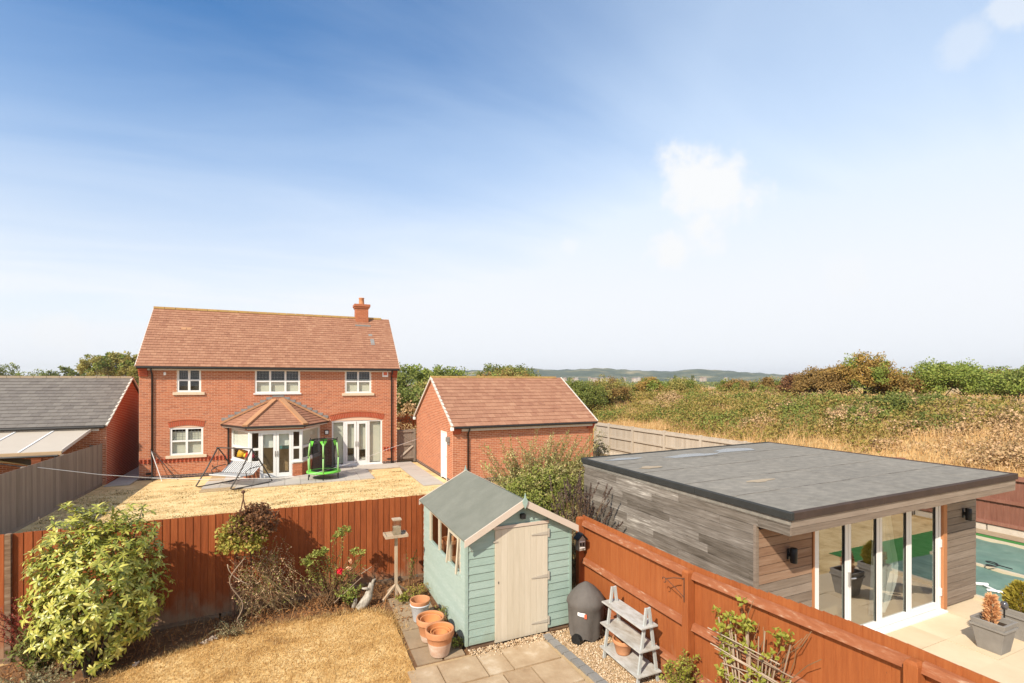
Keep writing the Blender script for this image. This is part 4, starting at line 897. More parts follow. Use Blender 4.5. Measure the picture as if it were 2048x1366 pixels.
# small fittings
MB().box(4.34, 4.64, HY - .10, HY - .01, 4.5, 4.80).build('alarm_box', M['white'], house, bevel=.03)
MB().box(4.40, 4.58, HY - .106, HY - .101, 4.60, 4.76).build('alarm_badge', M['label_red'], house)
MB().box(1.55, 1.75, HY - .12, HY - .01, 1.66, 1.88).build('wall_lamp', M['black'], house, bevel=.01); MB().box(1.58, 1.72, HY - .126, HY - .121, 1.69, 1.85).build('lamp_glass', M['white'], house)
MB().lathe((-5.0, HY - .1, 4.55), [(.05, 0), (.05, .12), (.01, .14)], 10).tube([(-5.0, HY, 4.62), (-5.0, HY - .1, 4.62)], .015, 5).build('floodlight', M['white'], house)
MB().tube([(-3.2, HY - .05, .48), (-3.2, HY - .12, .42), (-3.05, HY - .12, .35), (-3.2, HY - .1, .3)], .02, 5).build('outside_tap', M['black'], house)
for x in (-5.7, 4.6): MB().box(x - .0, x + .18, HY - .02, HY - .011, .22, .30).build('air_brick', M['gutter'], house)

# ------------------------------------------------------------------ garage
GX0, GX1, GY0, GY1, GE, GRY, GRZ = 6.17, 13.08, 19.8, 26.2, 2.42, 23.0, 4.46
gar = thing('brick_garage', 'single-storey orange brick garage with brown tiled roof beside the house', 'garage', (9.6, 23, 0))
m = MB(); m.box(GX0 + .25, GX1 - .25, GY0, GY0 + .25, 0, GE); gw = m.build('front_wall', M['mortar'], gar)
gd = (20.62, 21.52)
gm = MB()
gm.prism([(GX0, GY0, 0), (GX0, gd[0], 0), (GX0, gd[0], 2.08), (GX0, gd[1], 2.08), (GX0, gd[1], 0), (GX0, GY1, 0), (GX0, GY1, GE), (GX0, GRY, GRZ - .1), (GX0, GY0, GE)], (.25, 0, 0))
gab = gm.build('gable_wall', M['mortar'], gar, fix=True)
MB().prism([(GX1 - .25, GY0, 0), (GX1 - .25, GY1, 0), (GX1 - .25, GY1, GE), (GX1 - .25, GRY, GRZ - .1), (GX1 - .25, GY0, GE)], (.25, 0, 0)).build('gable_wall', M['brick'], gar, fix=True)
MB().box(GX0 + .25, GX1 - .25, GY1 - .25, GY1, 0, GE).build('rear_wall', M['brick'], gar)
brickwork(gw, (GX0, GY0, 0), (1, 0, 0), (0, -1, 0), 0, GE - .02, lambda z: (0, GX1 - GX0), special=lambda k, x, z, mt: 'brick_dark' if z < .15 else ('brick_red' if z > 2.1 and (x < .4 or x > GX1 - GX0 - .4) else mt))
def gspan(z):
    if z <= GE: return (0, GY1 - GY0)
    f = (z - GE) / (GRZ - .1 - GE); return ((GY1 - GRY) * f, (GY1 - GY0) - (GRY - GY0) * f)
brickwork(gab, (GX0, GY1, 0), (0, -1, 0), (-1, 0, 0), 0, GRZ - .2, gspan, [(GY1 - gd[1], GY1 - gd[0], 0, 2.06)], special=lambda k, x, z, mt: 'brick_dark' if z < .15 else mt)
dd = MB().box(GX0 + .02, GX0 + .07, gd[0] + .05, gd[1] - .05, .05, 2.03).build('side_door', M['white_door'], gar)
MB().box(GX0 - .01, GX0 + .1, gd[0], gd[0] + .05, 0, 2.08).box(GX0 - .01, GX0 + .1, gd[1] - .05, gd[1], 0, 2.08).box(GX0 - .01, GX0 + .1, gd[0] + .05, gd[1] - .05, 2.03, 2.08).build('door_frame', M['upvc'], dd)
MB().box(GX0 - .012, GX0 + .02, 20.74, 20.77, .98, 1.06).build('handle', M['steel'], dd)
EYg, EZg = GY0 - .26, 2.40
sv = Vector((0, GRY - EYg, GRZ - EZg)); SLg = sv.length; sv.normalize(); sn = Vector((0, -sv.z, sv.y)); Xa, Xb = GX0 - .08, GX1 + .08
groof = MB().prism([(Xa, EYg, EZg), (Xa, GRY, GRZ), (Xa, GY1 + .26, EZg), (Xa, GY1 + .26, EZg - .05), (Xa, GRY, GRZ - .09), (Xa, EYg, EZg - .05)], (Xb - Xa, 0, 0)).build('roof', M['tile'], gar, fix=True)
tilework(groof, (Xa, EYg - .02, EZg), (1, 0, 0), sv, sn, SLg, lambda s: (0, Xb - Xa), .30, .29, M['tile'])
pieces('ridge_tile', groof, M['ridge'], [boxmat((Xa + .22 + i * .45, GRY, GRZ + .035), (1, 0, 0), (0, 1, 0), (0, 0, 1), .437, .22, .09) for i in range(int((Xb - Xa) / .45))])
k = 13
pieces('verge_unit', groof, M['cream_board'], [boxmat(Vector((Xa - .01, EYg, EZg)) + sv * (.14 + i * SLg / k) + sn * .015, (1, 0, 0), (sv - sn * .10).normalized(), (sn + sv * .1).normalized(), .085, SLg / k - .01, .07) for i in range(k)])
MB().beam((Xa, GY1 + .26, EZg), (Xa, GRY, GRZ), .05, .1).build('verge', M['cream_board'], groof); MB().beam((Xb, EYg, EZg), (Xb, GRY, GRZ), .06, .1).build('verge', M['cream_board'], groof)
for y in (GY1 + .2, EYg + .06): MB().box(Xa - .06, Xa + .06, y - .07, y + .07, EZg - .16, EZg - .02).build('verge_box', M['white'], gar, bevel=.01)
MB().box(GX0 + .35, GX1 - .15, GY0 - .19, GY0 - .15, EZg - .20, EZg - .04).build('fascia', M['cream_board'], gar)
MB().tube([(Xa + .1, EYg - .03, EZg - .04), (Xb - .05, EYg - .03, EZg - .04)], .055, 8).build('gutter', M['gutter'], gar)
MB().tube([(GX0 + .66, EYg - .03, EZg - .07), (GX0 + .66, EYg, EZg - .16), (GX0 + .66, GY0 - .06, EZg - .32), (GX0 + .66, GY0 - .06, .02)], .036, 8).build('downpipe', M['gutter'], gar, True)
for x in (GX0, GX1 - .33):
    m = MB()
    for i in range(3): m.box(x, x + .33, GY0 - .03 - .05 * (i + 1), GY0 - .008, 2.08 + i * .085, 2.08 + (i + 1) * .085 - .008)
    m.build('kneeler', M['brick_red'], gar)
MB().box(GX0 - .16, GX0 - .02, 20.14, 20.3, 1.72, 1.92).prism([(GX0 - .02, 20.16, 1.6), (GX0 - .02, 20.28, 1.6), (GX0 - .02, 20.28, 1.72), (GX0 - .02, 20.16, 1.72)], (-.07, 0, 0)).build('wall_lamp', M['lead'], gar)

# ------------------------------------------------------------------ grey-roofed outbuilding on the left, with its lean-to canopy
OX1, OY0, OY1, OE, ORY, ORZ = -6.95, 25.6, 32.6, 2.45, 29.1, 4.45
outb = thing('outbuilding', 'low brick outbuilding with grey tiled roof at the left edge', 'building', (-12, 29, 0))
ow = MB().box(-22, OX1 - .25, OY0, OY0 + .25, 0, OE).build('front_wall', M['mortar'], outb)
brickwork(ow, (-14.0, OY0, 0), (1, 0, 0), (0, -1, 0), 0, OE, lambda z: (0, -14.0 * -1 + OX1), limit=200)
og = MB().prism([(OX1 - .25, OY0, 0), (OX1 - .25, OY1, 0), (OX1 - .25, OY1, OE), (OX1 - .25, ORY, ORZ - .1), (OX1 - .25, OY0, OE)], (.25, 0, 0)).build('gable_wall', M['mortar'], outb, fix=True)
def ospan(z):
    if z <= OE: return (0, OY1 - OY0)
    f = (z - OE) / (ORZ - .1 - OE); return ((ORY - OY0) * f, (OY1 - OY0) - (OY1 - ORY) * f)
brickwork(og, (OX1, OY0, 0), (0, 1, 0), (1, 0, 0), 0, ORZ - .2, ospan, limit=250, mat='brick_red')
EYo = OY0 - .2; EZo = 2.46
sv = Vector((0, ORY - EYo, ORZ - EZo)); SLo = sv.length; sv.normalize(); sn = Vector((0, -sv.z, sv.y))
oroof = MB().prism([(-22, EYo, EZo), (-22, ORY, ORZ), (-22, OY1 + .2, EZo), (-22, OY1 + .2, EZo - .05), (-22, ORY, ORZ - .09), (-22, EYo, EZo - .05)], (22 + OX1 + .06, 0, 0)).build('roof', M['tile_grey'], outb, fix=True)
tilework(oroof, (-16, EYo - .02, EZo), (1, 0, 0), sv, sn, SLo, lambda s: (0, 16 + OX1 + .06), .30, .27, M['tile_grey'])
pieces('ridge_tile', oroof, M['ridge_grey'], [boxmat((OX1 - .16 - i * .45, ORY, ORZ + .03), (1, 0, 0), (0, 1, 0), (0, 0, 1), .437, .22, .09) for i in range(22)])
k = 12
pieces('verge_unit', oroof, M['cream_board'], [boxmat(Vector((OX1 + .07, EYo, EZo)) + sv * (.14 + i * SLo / k) + sn * .012, (1, 0, 0), (sv - sn * .1).normalized(), (sn + sv * .1).normalized(), .07, SLo / k - .01, .06) for i in range(k)])
MB().beam((OX1 + .07, ORY, ORZ), (OX1 + .07, OY1 + .2, EZo), .05, .1).build('verge', M['cream_board'], oroof)
MB().tube([(-20, EYo - .04, EZo - .05), (OX1, EYo - .04, EZo - .05)], .06, 8).build('gutter', M['gutter'], outb)
MB().box(-20, OX1 - .2, OY0 - .16, OY0 - .12, EZo - .22, EZo - .06).build('fascia', M['cream_board'], outb)
can = thing('canopy', 'lean-to canopy with beige roof sheets against the grey-roofed outbuilding', 'canopy', (-9, 24, 0))
cA, cB, cY0, cZ0, cY1, cZ1 = -14.0, -7.42, 22.6, 1.80, 25.4, 2.30
for i in range(6):
    x1 = cB - i * 1.15; MB().hexa([(x1 - 1.14, cY0, cZ0 - .02), (x1, cY0, cZ0 - .02), (x1, cY1, cZ1 - .02), (x1 - 1.14, cY1, cZ1 - .02), (x1 - 1.14, cY0, cZ0), (x1, cY0, cZ0), (x1, cY1, cZ1), (x1 - 1.14, cY1, cZ1)]).build('roof_sheet', M['canopy'], can)
    if i: MB().beam((x1 + .0, cY0, cZ0 + .012), (x1, cY1, cZ1 + .012), .05, .025).build('glazing_bar', M['white'], can)
MB().beam((cB + .02, cY0, cZ0 - .01), (cB + .02, cY1, cZ1 - .01), .03, .12).build('edge_trim', M['cream_board'], can)
MB().box(cA, cB + .03, cY0 - .06, cY0, cZ0 - .14, cZ0 - .005).build('front_beam', M['beam'], can, bevel=.006)
MB().tube([(cA, cY0 - .1, cZ0 - .14), (cB - .05, cY0 - .1, cZ0 - .15)], .04, 6).build('gutter', M['gutter'], can)
MB().tube([(cB - .12, cY0 - .1, cZ0 - .16), (cB - .12, cY0 - .09, 0)], .04, 8).build('downpipe', M['gutter'], can)
for x in (cB - .7, cB - 3.6): MB().box(x - .13, x + .13, cY0 + .05, cY0 + .25, 0, cZ0 - .14).build('post', M['brick'], can)
t = thing('canvas_awning', 'olive canvas awning of a swing hanging under the beige canopy', 'awning', (-9.3, 22.9, 0))
k = 14; V = []; 
for j in range(4):
    for i in range(k + 1): f = i / k; V.append((-10.6 + 2.5 * f, 22.55 + .35 * j, 1.62 - .34 * f ** 2.2 + .06 * math.sin(j * 2.2 + f * 3) - .1 * j * (1 - f) * .3))
put('canvas', npmesh('canvas', np.array(V), np.array([(j * (k + 1) + i, j * (k + 1) + i + 1, (j + 1) * (k + 1) + i + 1, (j + 1) * (k + 1) + i) for j in range(3) for i in range(k)]), True), M['sail'], t)
MB().tube([(-10.6, 22.53, 1.60), (-9.35, 22.53, 1.54), (-8.1, 22.53, 1.24)], .02, 6).build('pole', M['black'], t); MB().tube([(-9.3, 22.7, 1.5), (-9.25, 22.7, 0)], .035, 6).build('pole', M['black'], t)

# ------------------------------------------------------------------ mint shed
SX0, SX1, SY0, SY1, SE, SRX, SRZ = 2.54, 4.43, 7.42, 10.12, 1.76, 3.485, 2.26
shed = thing('garden_shed', 'small mint green timber shed with cream door and grey-green felt roof', 'shed', (3.49, 8.8, 0))
MB().box(SX0 + .02, SX1 - .02, SY0 + .02, SY1 - .02, .0, .08).build('base', M['gravel_board'], shed)
MB().box(SX0 + .02, SX1 - .02, SY0 + .02, SY1 - .02, .085, .10).build('floor', M['shed_wood'], shed)
slope = (SRZ - SE) / (SRX - SX0)
BP = .124
def wtop(x): return SE + slope * min(x - SX0, SX1 - x)
# front boards either side of the door and above it
dx0, dx1, dz1 = 3.02, 3.98, 1.86
L_ = []; k = 0; z = .08
while z < SRZ - .03:
    zt = z + BP; zm = z + BP / 2
    a, b = SX0, SX1
    if zt > SE: f = (zm - SE) / slope; a, b = SX0 + f, SX1 - f
    segs = intervals(a, b, [(dx0, dx1)] if zm < dz1 else [])
    for s0, s1 in segs:
        if s1 - s0 > .05: L_.append(boxmat(((s0 + s1) / 2, SY0 + .004, zm), (1, 0, 0), Vector((0, .10, 1)).normalized(), Vector((0, -1, .10)).normalized(), s1 - s0 - .004, BP - .004, .016))
    z = zt; k += 1
fw_ = MB().prism([(SX0 + .01, SY0 + .02, .08), (dx0, SY0 + .02, .08), (dx0, SY0 + .02, dz1), (dx1, SY0 + .02, dz1), (dx1, SY0 + .02, .08), (SX1 - .01, SY0 + .02, .08), (SX1 - .01, SY0 + .02, SE), (SRX, SY0 + .02, SRZ - .01), (SX0 + .01, SY0 + .02, SE)], (0, .02, 0)).build('front_wall', M['shed_wood'], shed, fix=True)
pieces('weatherboard', fw_, M['mint'], L_)
# left wall with the window band
wy0, wy1, wz0, wz1 = 7.70, 9.66, 1.10, 1.66
lw = MB(); lw.box(SX0 + .012, SX0 + .03, SY0 + .02, SY1, .08, wz0).box(SX0 + .012, SX0 + .03, SY0 + .02, wy0, wz0, SE).box(SX0 + .012, SX0 + .03, wy1, SY1, wz0, SE).box(SX0 + .012, SX0 + .03, wy0, wy1, wz1, SE)
lw = lw.build('side_wall', M['shed_wood'], shed)
L_ = []; z = .08
while z < SE - .02:
    zm = z + BP / 2
    for s0, s1 in intervals(SY0, SY1, [(wy0, wy1)] if wz0 - .03 < zm < wz1 + .02 else []):
        L_.append(boxmat((SX0, (s0 + s1) / 2, zm), (0, 1, 0), Vector((.08, 0, 1)).normalized(), Vector((-1, 0, .08)).normalized(), s1 - s0, BP - .003, .016))
    z += BP
pieces('weatherboard', lw, M['mint_side'], L_)
MB().box(SX1 - .03, SX1, SY0 + .02, SY1, .08, SE).build('side_wall', M['mint'], shed)
bw_ = MB().prism([(SX0, SY1 - .02, .08), (SX1, SY1 - .02, .08), (SX1, SY1 - .02, SE), (SRX, SY1 - .02, SRZ), (SX0, SY1 - .02, SE)], (0, .03, 0)).build('rear_wall', M['shed_wood'], shed, fix=True)
for x in (SX0, SX1): MB().box(x - .022, x + .022, SY0 - .018, SY0 + .03, .08, SE - .02).build('corner_trim', M['mint'], shed)
# window: cream posts, panes, one tilted sash
for y in (wy1 - .03, 9.0, 8.37, wy0 + .02): MB().box(SX0 - .005, SX0 + .04, y - .03, y + .03, wz0, wz1 + .05).build('window_post', M['cream'], shed)
MB().box(SX0 - .02, SX0 + .05, wy0 - .02, wy1 + .02, wz0 - .03, wz0 + .012).build('window_sill', M['mint_side'], shed)
for a, b in ((9.03, wy1 - .06), (8.40, 8.97), (7.75, 8.34)): MB().box(SX0 + .016, SX0 + .020, a, b, wz0 + .012, wz1 + .05).build('window_pane', M['glass_clear'], shed)
sa = MB(); q = [(SX0 + .03, 8.32, 1.68), (SX0 - .02, 8.42, 1.10)]
sa.beam((SX0 - .01, 8.30, 1.68), (SX0 - .03, 8.40, 1.09), .03, .035).beam((SX0 - .01, 7.78, 1.68), (SX0 - .03, 7.86, 1.07), .03, .035).beam((SX0 + .0, 8.30, 1.665), (SX0 + .0, 7.78, 1.665), .03, .03)
sa.build('sash', M['cream'], shed)
MB().beam((SX0 + .10, 8.22, 1.62), (SX0 + .06, 7.9, 1.08), .02, .03).beam((SX0 + .12, 8.05, 1.62), (SX0 + .08, 7.95, 1.1), .02, .03).build('loose_batten', M['barge'], shed)
# door
D_ = MB().box(dx0, dx1, SY0 - .005, SY0 + .015, .03, dz1).build('door', M['cream'], shed)
kb = 9
for i in range(kb): MB().box(dx0 + (dx1 - dx0) * i / kb + .001, dx0 + (dx1 - dx0) * (i + 1) / kb - .001, SY0 - .022, SY0 - .006, .035, dz1 - .004).build('plank', M['cream'], D_, bevel=.0018)
for z in (1.70, .98, .22):
    MB().prism([(dx1 - .005, SY0 - .026, z - .028), (dx1 - .005, SY0 - .026, z + .028), (dx1 - .31, SY0 - .026, z + .008), (dx1 - .31, SY0 - .026, z - .008)], (0, -.008, 0)).box(dx1 + .004, dx1 + .03, SY0 - .034, SY0 - .014, z - .07, z + .07).build('hinge', M['hinge'], D_, fix=True)
MB().box(dx0 + .055, dx0 + .068, SY0 - .026, SY0 - .021, .98, 1.02).build('keyhole', M['black'], D_)
MB().box(dx0 - .03, dx0 + .04, SY0 - .036, SY0 - .023, 1.66, 1.68).build('latch', M['hinge'], D_)
MB().box(dx0 - .03, dx1 + .02, SY0 - .035, SY0 - .012, dz1 + .005, dz1 + .055).build('door_head', M['barge'], shed, bevel=.003)
# roof, bargeboards, finials, lamp
RO, RB0, RB1 = .08, SY0 - .135, SY1 + .10
zE = SE + .05 - RO * slope
for sgn in (-1, 1):
    xe = SRX + sgn * (SRX - SX0 + RO)
    MB().hexa([(xe, RB0, zE - .0), (SRX, RB0, SRZ + .05), (SRX, RB1, SRZ + .05), (xe, RB1, zE - .0), (xe, RB0, zE + .02), (SRX, RB0, SRZ + .07), (SRX, RB1, SRZ + .07), (xe, RB1, zE + .02)]).build('roof', M['felt'], shed, fix=True)
    for yb, dd in ((RB0, -.022), (RB1, .022)):
        MB().prism([(xe, yb, zE - .085), (xe, yb, zE + .03), (SRX, yb, SRZ + .082), (SRX, yb, SRZ - .04)], (0, dd, 0)).build('bargeboard', M['barge'], shed, fix=True, bevel=.003)
for yb in (RB0 - .03, RB1 + .03):
    MB().prism([(SRX, yb, SRZ - .075), (SRX + .035, yb, SRZ + .0), (SRX + .05, yb, SRZ + .05), (SRX + .018, yb, SRZ + .11), (SRX, yb, SRZ + .19), (SRX - .018, yb, SRZ + .11), (SRX - .05, yb, SRZ + .05), (SRX - .035, yb, SRZ)], (0, -.018, 0)).build('finial', M['mint'], shed, fix=True, bevel=.003)
MB().box(3.46, 3.54, SY0 - .09, SY0 - .02, 2.0, 2.08).build('lamp', M['black'], shed, bevel=.006)
MB().tube([(SX0 + .05, SY0 - .02, 1.66), (SX0 + .06, SY0 - .07, 1.60), (SX0 + .08, SY0 - .05, 1.57)], .006, 5).build('hook', M['hinge'], shed)

def pot(label, c, r, h, group, mat='terra', rim=True, inner='terra_in', band=None, parent_name='flower_pot', tiltv=None):
    t = thing(parent_name, label, 'pot', c, group)
    pr = [(.001, .012), (r * .60, .0), (r * .66, .02), (r * .90, h * .74), (r * .92, h * .75), (r * .985, h * .76), (r, h * .79), (r, h * .97), (r * .985, h), (r * .89, h), (r * .87, h * .97), (r * .80, h * .70), (r * .56, .035), (.001, .03)]
    k = next(i for i, p in enumerate(pr) if p[0] == r * .87)
    mb1 = MB().lathe(c, pr[:k + 1], 28); mb2 = MB().lathe(c, pr[k:], 28)
    if band:   # lower part in another finish
        zc_ = h * band[1]; q = [p for p in pr[:k + 1]]; rr_ = r * (.66 + .24 * (zc_ / (h * .74)))
        lo = [p for p in q if p[1] < zc_] + [(rr_, zc_)]; hi = [(rr_, zc_)] + [p for p in q[2:] if p[1] >= zc_]
        MB().lathe(c, hi, 28).build('body', M[mat], t, True); MB().lathe(c, lo, 28).build('lower_body', M[band[0]], t, True)
    else: mb1.build('body', M[mat], t, True)
    mb2.build('inside', M[inner], t, True); return t
PG = 'terracotta pots along the shed side'
t = pot('large terracotta pot with limed lower half, nearest the lawn, with smaller pots inside', (2.12, 7.47, .03), .225, .40, PG, band=('terra_pale', .52))
pot('small orange pot nested leaning in the nearest large pot', (2.14, 7.50, .13), .16, .24, PG, inner='terra_in', mat='terra_in')
pot('smallest orange pot nested innermost in the nearest large pot', (2.135, 7.49, .20), .12, .15, PG, mat='terra_in')
pot('large plain terracotta pot between the limed pot and the pale blue pot', (2.10, 7.95, .03), .228, .38, PG, band=('terra_pale', .30))
pot('terracotta pot nested almost flush inside the plain large pot', (2.105, 7.955, .17), .178, .20, PG, mat='terra')
pot('pot with pale blue glazed body and terracotta rim, farthest along the shed', (2.10, 8.66, .03), .18, .38, PG, band=('glaze', .82), inner='terra')
pot('terracotta pot seen through the shed window', (2.82, 9.18, .94), .19, .30, PG)
MB_ = MB().box(2.7, 3.4, 8.2, 9.95, .88, .93); t = thing('bench', 'timber staging bench inside the mint shed', 'bench', (3.0, 9.0, .1)); MB_.build('top', M['shed_wood'], t)
for y in (8.3, 9.85): MB().box(2.75, 2.8, y - .03, y + .03, .1, .88).box(3.3, 3.35, y - .03, y + .03, .1, .88).build('leg', M['shed_wood'], t)

# ------------------------------------------------------------------ garden room
QX0, QX1, QY0, QY1, QF = 6.17, 12.22, 5.12, 9.7, 4.55
room = thing('garden_room', 'flat-roofed timber garden room with grey cladding and white folding doors', 'garden room', (9.2, 7.4, 0))
def rz(x, y): return 2.476 + .011 * (x - QX0) + .002 * (y - QF)
lw = MB().box(QX0 + .02, QX0 + .12, QY0 + .02, QY1, 0, 2.2).build('side_wall', M['clad'], room)
L_ = []; z = 0; k = 0
while z < 2.34:
    y = QY0 - rnd.uniform(0, 1.4)
    zt = min(z + .135, 2.372)
    while y < QY1:
        e = y + rnd.choice((1.2, 1.6, 2.1, 1.8)); a, b = max(y, QY0 if z < 2.11 else QF), min(e, QY1)
        if b - a > .08: L_.append(boxmat((QX0 + rnd.uniform(-.002, .002), (a + b) / 2, (z + zt) / 2), (0, 1, 0), (0, 0, 1), (-1, 0, 0), b - a - .003, zt - z - .006, .022))
        y = e
    z = zt; k += 1
pieces('cladding_board', lw, M['clad'], L_)
rw = MB().box(QX1 - .12, QX1, QY0 + .02, QY1, 0, 2.25).build('side_wall', M['clad'], room)
MB().box(QX0 + .12, QX1 - .12, QY1 - .1, QY1, 0, 2.25).build('rear_wall', M['clad'], room)
def planks_front(x0, x1, mat_lo, mat_hi, zs, nm):
    fwl = MB().box(x0, x1, QY0 + .02, QY0 + .1, 0, 2.2).build(nm, M['clad_front'], room)
    z = .06; A1 = []; A2 = []
    while z < 2.1:
        (A2 if z > zs else A1).append(boxmat(((x0 + x1) / 2, QY0 + rnd.uniform(-.002, .002), z + .068), (1, 0, 0), (0, 0, 1), (0, -1, 0), x1 - x0 - .004, .127, .022)); z += .136
    pieces('cladding_board', fwl, M[mat_lo], A1); pieces('cladding_board', fwl, M[mat_hi], A2)
planks_front(QX0 + .045, 7.40, 'clad_front', 'clad_shelter', 1.15, 'front_wall')
planks_front(11.12, QX1, 'clad_front', 'clad_front', 9, 'front_wall')
MB().box(QX0 - .014, QX0 + .04, QY0 - .03, QY0 + .02, 0, 2.18).build('corner_post', M['clad_front'], room)
MB().box(11.0, 11.115, QY0 - .05, QY0 + .1, .05, 2.15).box(7.405, 7.44, QY0 - .03, QY0 + .1, .05, 2.15).build('jamb', M['jamb'], room)
# doors: fixed frame and four leaves
MB().box(7.445, 7.50, QY0 - .01, QY0 + .07, .0, 2.13).box(10.93, 10.995, QY0 - .01, QY0 + .07, 0, 2.13).box(7.5, 10.93, QY0 - .01, QY0 + .07, 2.08, 2.13).box(7.44, 11.0, QY0 - .12, QY0 + .07, .0, .06).build('door_frame', M['upvc'], room, bevel=.004)
LV = [(7.51, 8.30), (8.31, 9.14), (9.15, 10.0), (10.01, 10.92)]
for i, (a, b) in enumerate(LV):
    m = MB(); s = .072; m.box(a, a + s, QY0, QY0 + .06, .07, 2.07).box(b - s, b, QY0, QY0 + .06, .07, 2.07).box(a + s, b - s, QY0 + .001, QY0 + .06, .07, .19).box(a + s, b - s, QY0 + .001, QY0 + .06, 2.0, 2.07)
    dl = m.build('door_leaf', M['upvc'], room, bevel=.004)
    MB().box(a + s - .01, b - s + .01, QY0 + .028, QY0 + .034, .18, 2.01).build('pane', M['glass_door'], dl)
    g = MB(); 
    for x in (a + s, b - s - .012): g.box(x, x + .012, QY0 + .008, QY0 + .027, .19, 2.0)
    g.build('seal', M['gutter'], dl)
MB().box(8.31 - .018, 8.31 + .018, QY0 - .03, QY0 - .001, .93, 1.15).tube([(8.31, QY0 - .05, 1.06), (8.42, QY0 - .05, 1.05)], .011, 6).build('handle', M['steel'], room)
for z in (.3, 1.2): MB().box(10.93, 10.99, QY0 - .03, QY0 - .011, z, z + .14).build('hinge', M['upvc'], room)
# interior
MB().box(QX0 + .12, QX1 - .12, QY0 + .1, QY1 - .1, .0, .05).build('floor', mk('floor_beige_boards', [(.30, .22, .14), (.40, .30, .2)], .5, 0, 2, (8, 1, 1)), room)
MB().box(QX0 + .121, QX1 - .121, QY1 - .14, QY1 - .101, .05, 2.2).build('lining', M['interior'], room)
MB().box(QX0 + .12, QX1 - .12, QY0 + .1, QY1 - .1, 2.16, 2.19).build('ceiling', M['blind_light'], room)
t = thing('curtain', 'pale sheet hanging behind the right-hand folding door panes', 'curtain', (9.7, 5.6, 0))
V = []; kx, kz = 22, 10
for j in range(kz + 1):
    for i in range(kx + 1):
        fz = j / kz; w = .25 + .75 * (1 - fz) ** .8 if fz > .5 else .55 + .3 * math.sin(fz * 5); f = i / kx
        V.append((9.45 + f * w * .85 + .22 * fz, 5.45 + .05 * math.sin(f * 22 + fz * 2), .08 + 2.0 * fz))
put('cloth', npmesh('cloth', np.array(V), np.array([(j * (kx + 1) + i, j * (kx + 1) + i + 1, (j + 1) * (kx + 1) + i + 1, (j + 1) * (kx + 1) + i) for j in range(kz) for i in range(kx)]), True), M['blind_light'], t)
# roof: membrane strips with lapped seams, edge trim, timber fascia
C4 = lambda x, y, dz: (x, y, rz(x, y) + dz)
rx0, rx1, ry0, ry1 = QX0 - .05, QX1 + .04, QF - .04, QY1 + .06
rf = MB().hexa([C4(rx0 + .03, ry0 + .03, -.16), C4(rx1 - .03, ry0 + .03, -.16), C4(rx1 - .03, ry1 - .03, -.16), C4(rx0 + .03, ry1 - .03, -.16), C4(rx0 + .03, ry0 + .03, .0), C4(rx1 - .03, ry0 + .03, .0), C4(rx1 - .03, ry1 - .03, .0), C4(rx0 + .03, ry1 - .03, .0)]).build('roof', M['membrane'], room, fix=True)
ks = 6
for i in range(ks):
    xa = rx0 + .1 + (rx1 - rx0 - .2) * i / ks; xb = rx0 + .1 + (rx1 - rx0 - .2) * (i + 1) / ks + .06; d0 = .004 + .003 * (i % 2)
    MB().hexa([C4(xa, ry0 + .1, d0 - .003), C4(xb, ry0 + .1, d0 - .003), C4(xb, ry1 - .1, d0 - .003), C4(xa, ry1 - .1, d0 - .003), C4(xa, ry0 + .1, d0), C4(xb, ry0 + .1, d0), C4(xb, ry1 - .1, d0), C4(xa, ry1 - .1, d0)]).build('felt_strip', M['membrane'], rf, fix=True)
for i in range(1, 5):
    y_ = ry0 + (ry1 - ry0) * (i + .12 * math.sin(i * 3)) / 5
    MB().hexa([C4(rx0 + .12, y_, .006), C4(rx1 - .12, y_, .006), C4(rx1 - .12, y_ + .03, .006), C4(rx0 + .12, y_ + .03, .006), C4(rx0 + .12, y_, .014), C4(rx1 - .12, y_, .014), C4(rx1 - .12, y_ + .03, .010), C4(rx0 + .12, y_ + .03, .010)]).build('lap_seam', M['membrane_seam'], rf, fix=True)
for px_, py_, a_, b_ in ((6.9, 9.2, .45, .13), (8.6, 8.9, .75, .18), (10.2, 9.05, .7, .22), (6.75, 8.1, .25, .12), (7.6, 6.2, .3, .09)):
    P_ = [C4(px_ + a_ * math.cos(k_ * .524) * (1 + .25 * math.sin(k_ * 2.3 + px_)), py_ + b_ * math.sin(k_ * .524) * (1 + .3 * math.sin(k_ * 1.7 + py_)), .0115) for k_ in range(12)]
    MB().prism(P_, (0, 0, .002)).build('damp_patch', M['damp'] if py_ > 8.5 else M['silt'], rf, fix=True)
def trimbar(a, b, o, mat, nm='edge_trim'):
    a = Vector(a); b = Vector(b); o = Vector(o)
    MB().hexa([a + Vector((0, 0, -.088)), b + Vector((0, 0, -.088)), b + o + Vector((0, 0, -.088)), a + o + Vector((0, 0, -.088)), a + Vector((0, 0, .012)), b + Vector((0, 0, .012)), b + o * 1.0 + Vector((0, 0, .022)), a + o * 1.0 + Vector((0, 0, .022))]).build(nm, M[mat], room, fix=True, bevel=.005)
for i in range(3):
    ya = ry0 + (ry1 - ry0) * i / 3; yb_ = ry0 + (ry1 - ry0) * (i + 1) / 3 - .006; trimbar(C4(rx0, ya, 0), C4(rx0, yb_, 0), (.06, 0, 0), 'trim')
for i in range(3):
    xa = rx0 + .061 + (rx1 - rx0 - .122) * i / 3; xb = rx0 + .061 + (rx1 - rx0 - .122) * (i + 1) / 3 - .006; trimbar(C4(xa, ry0, 0), C4(xb, ry0, 0), (0, .06, 0), 'trim_brown'); trimbar(C4(xa, ry1 - .06, 0), C4(xb, ry1 - .06, 0), (0, .06, 0), 'trim')
trimbar(C4(rx1 - .06, ry0, 0), C4(rx1 - .06, ry1, 0), (.06, 0, 0), 'trim_brown')
fz0 = 2.165
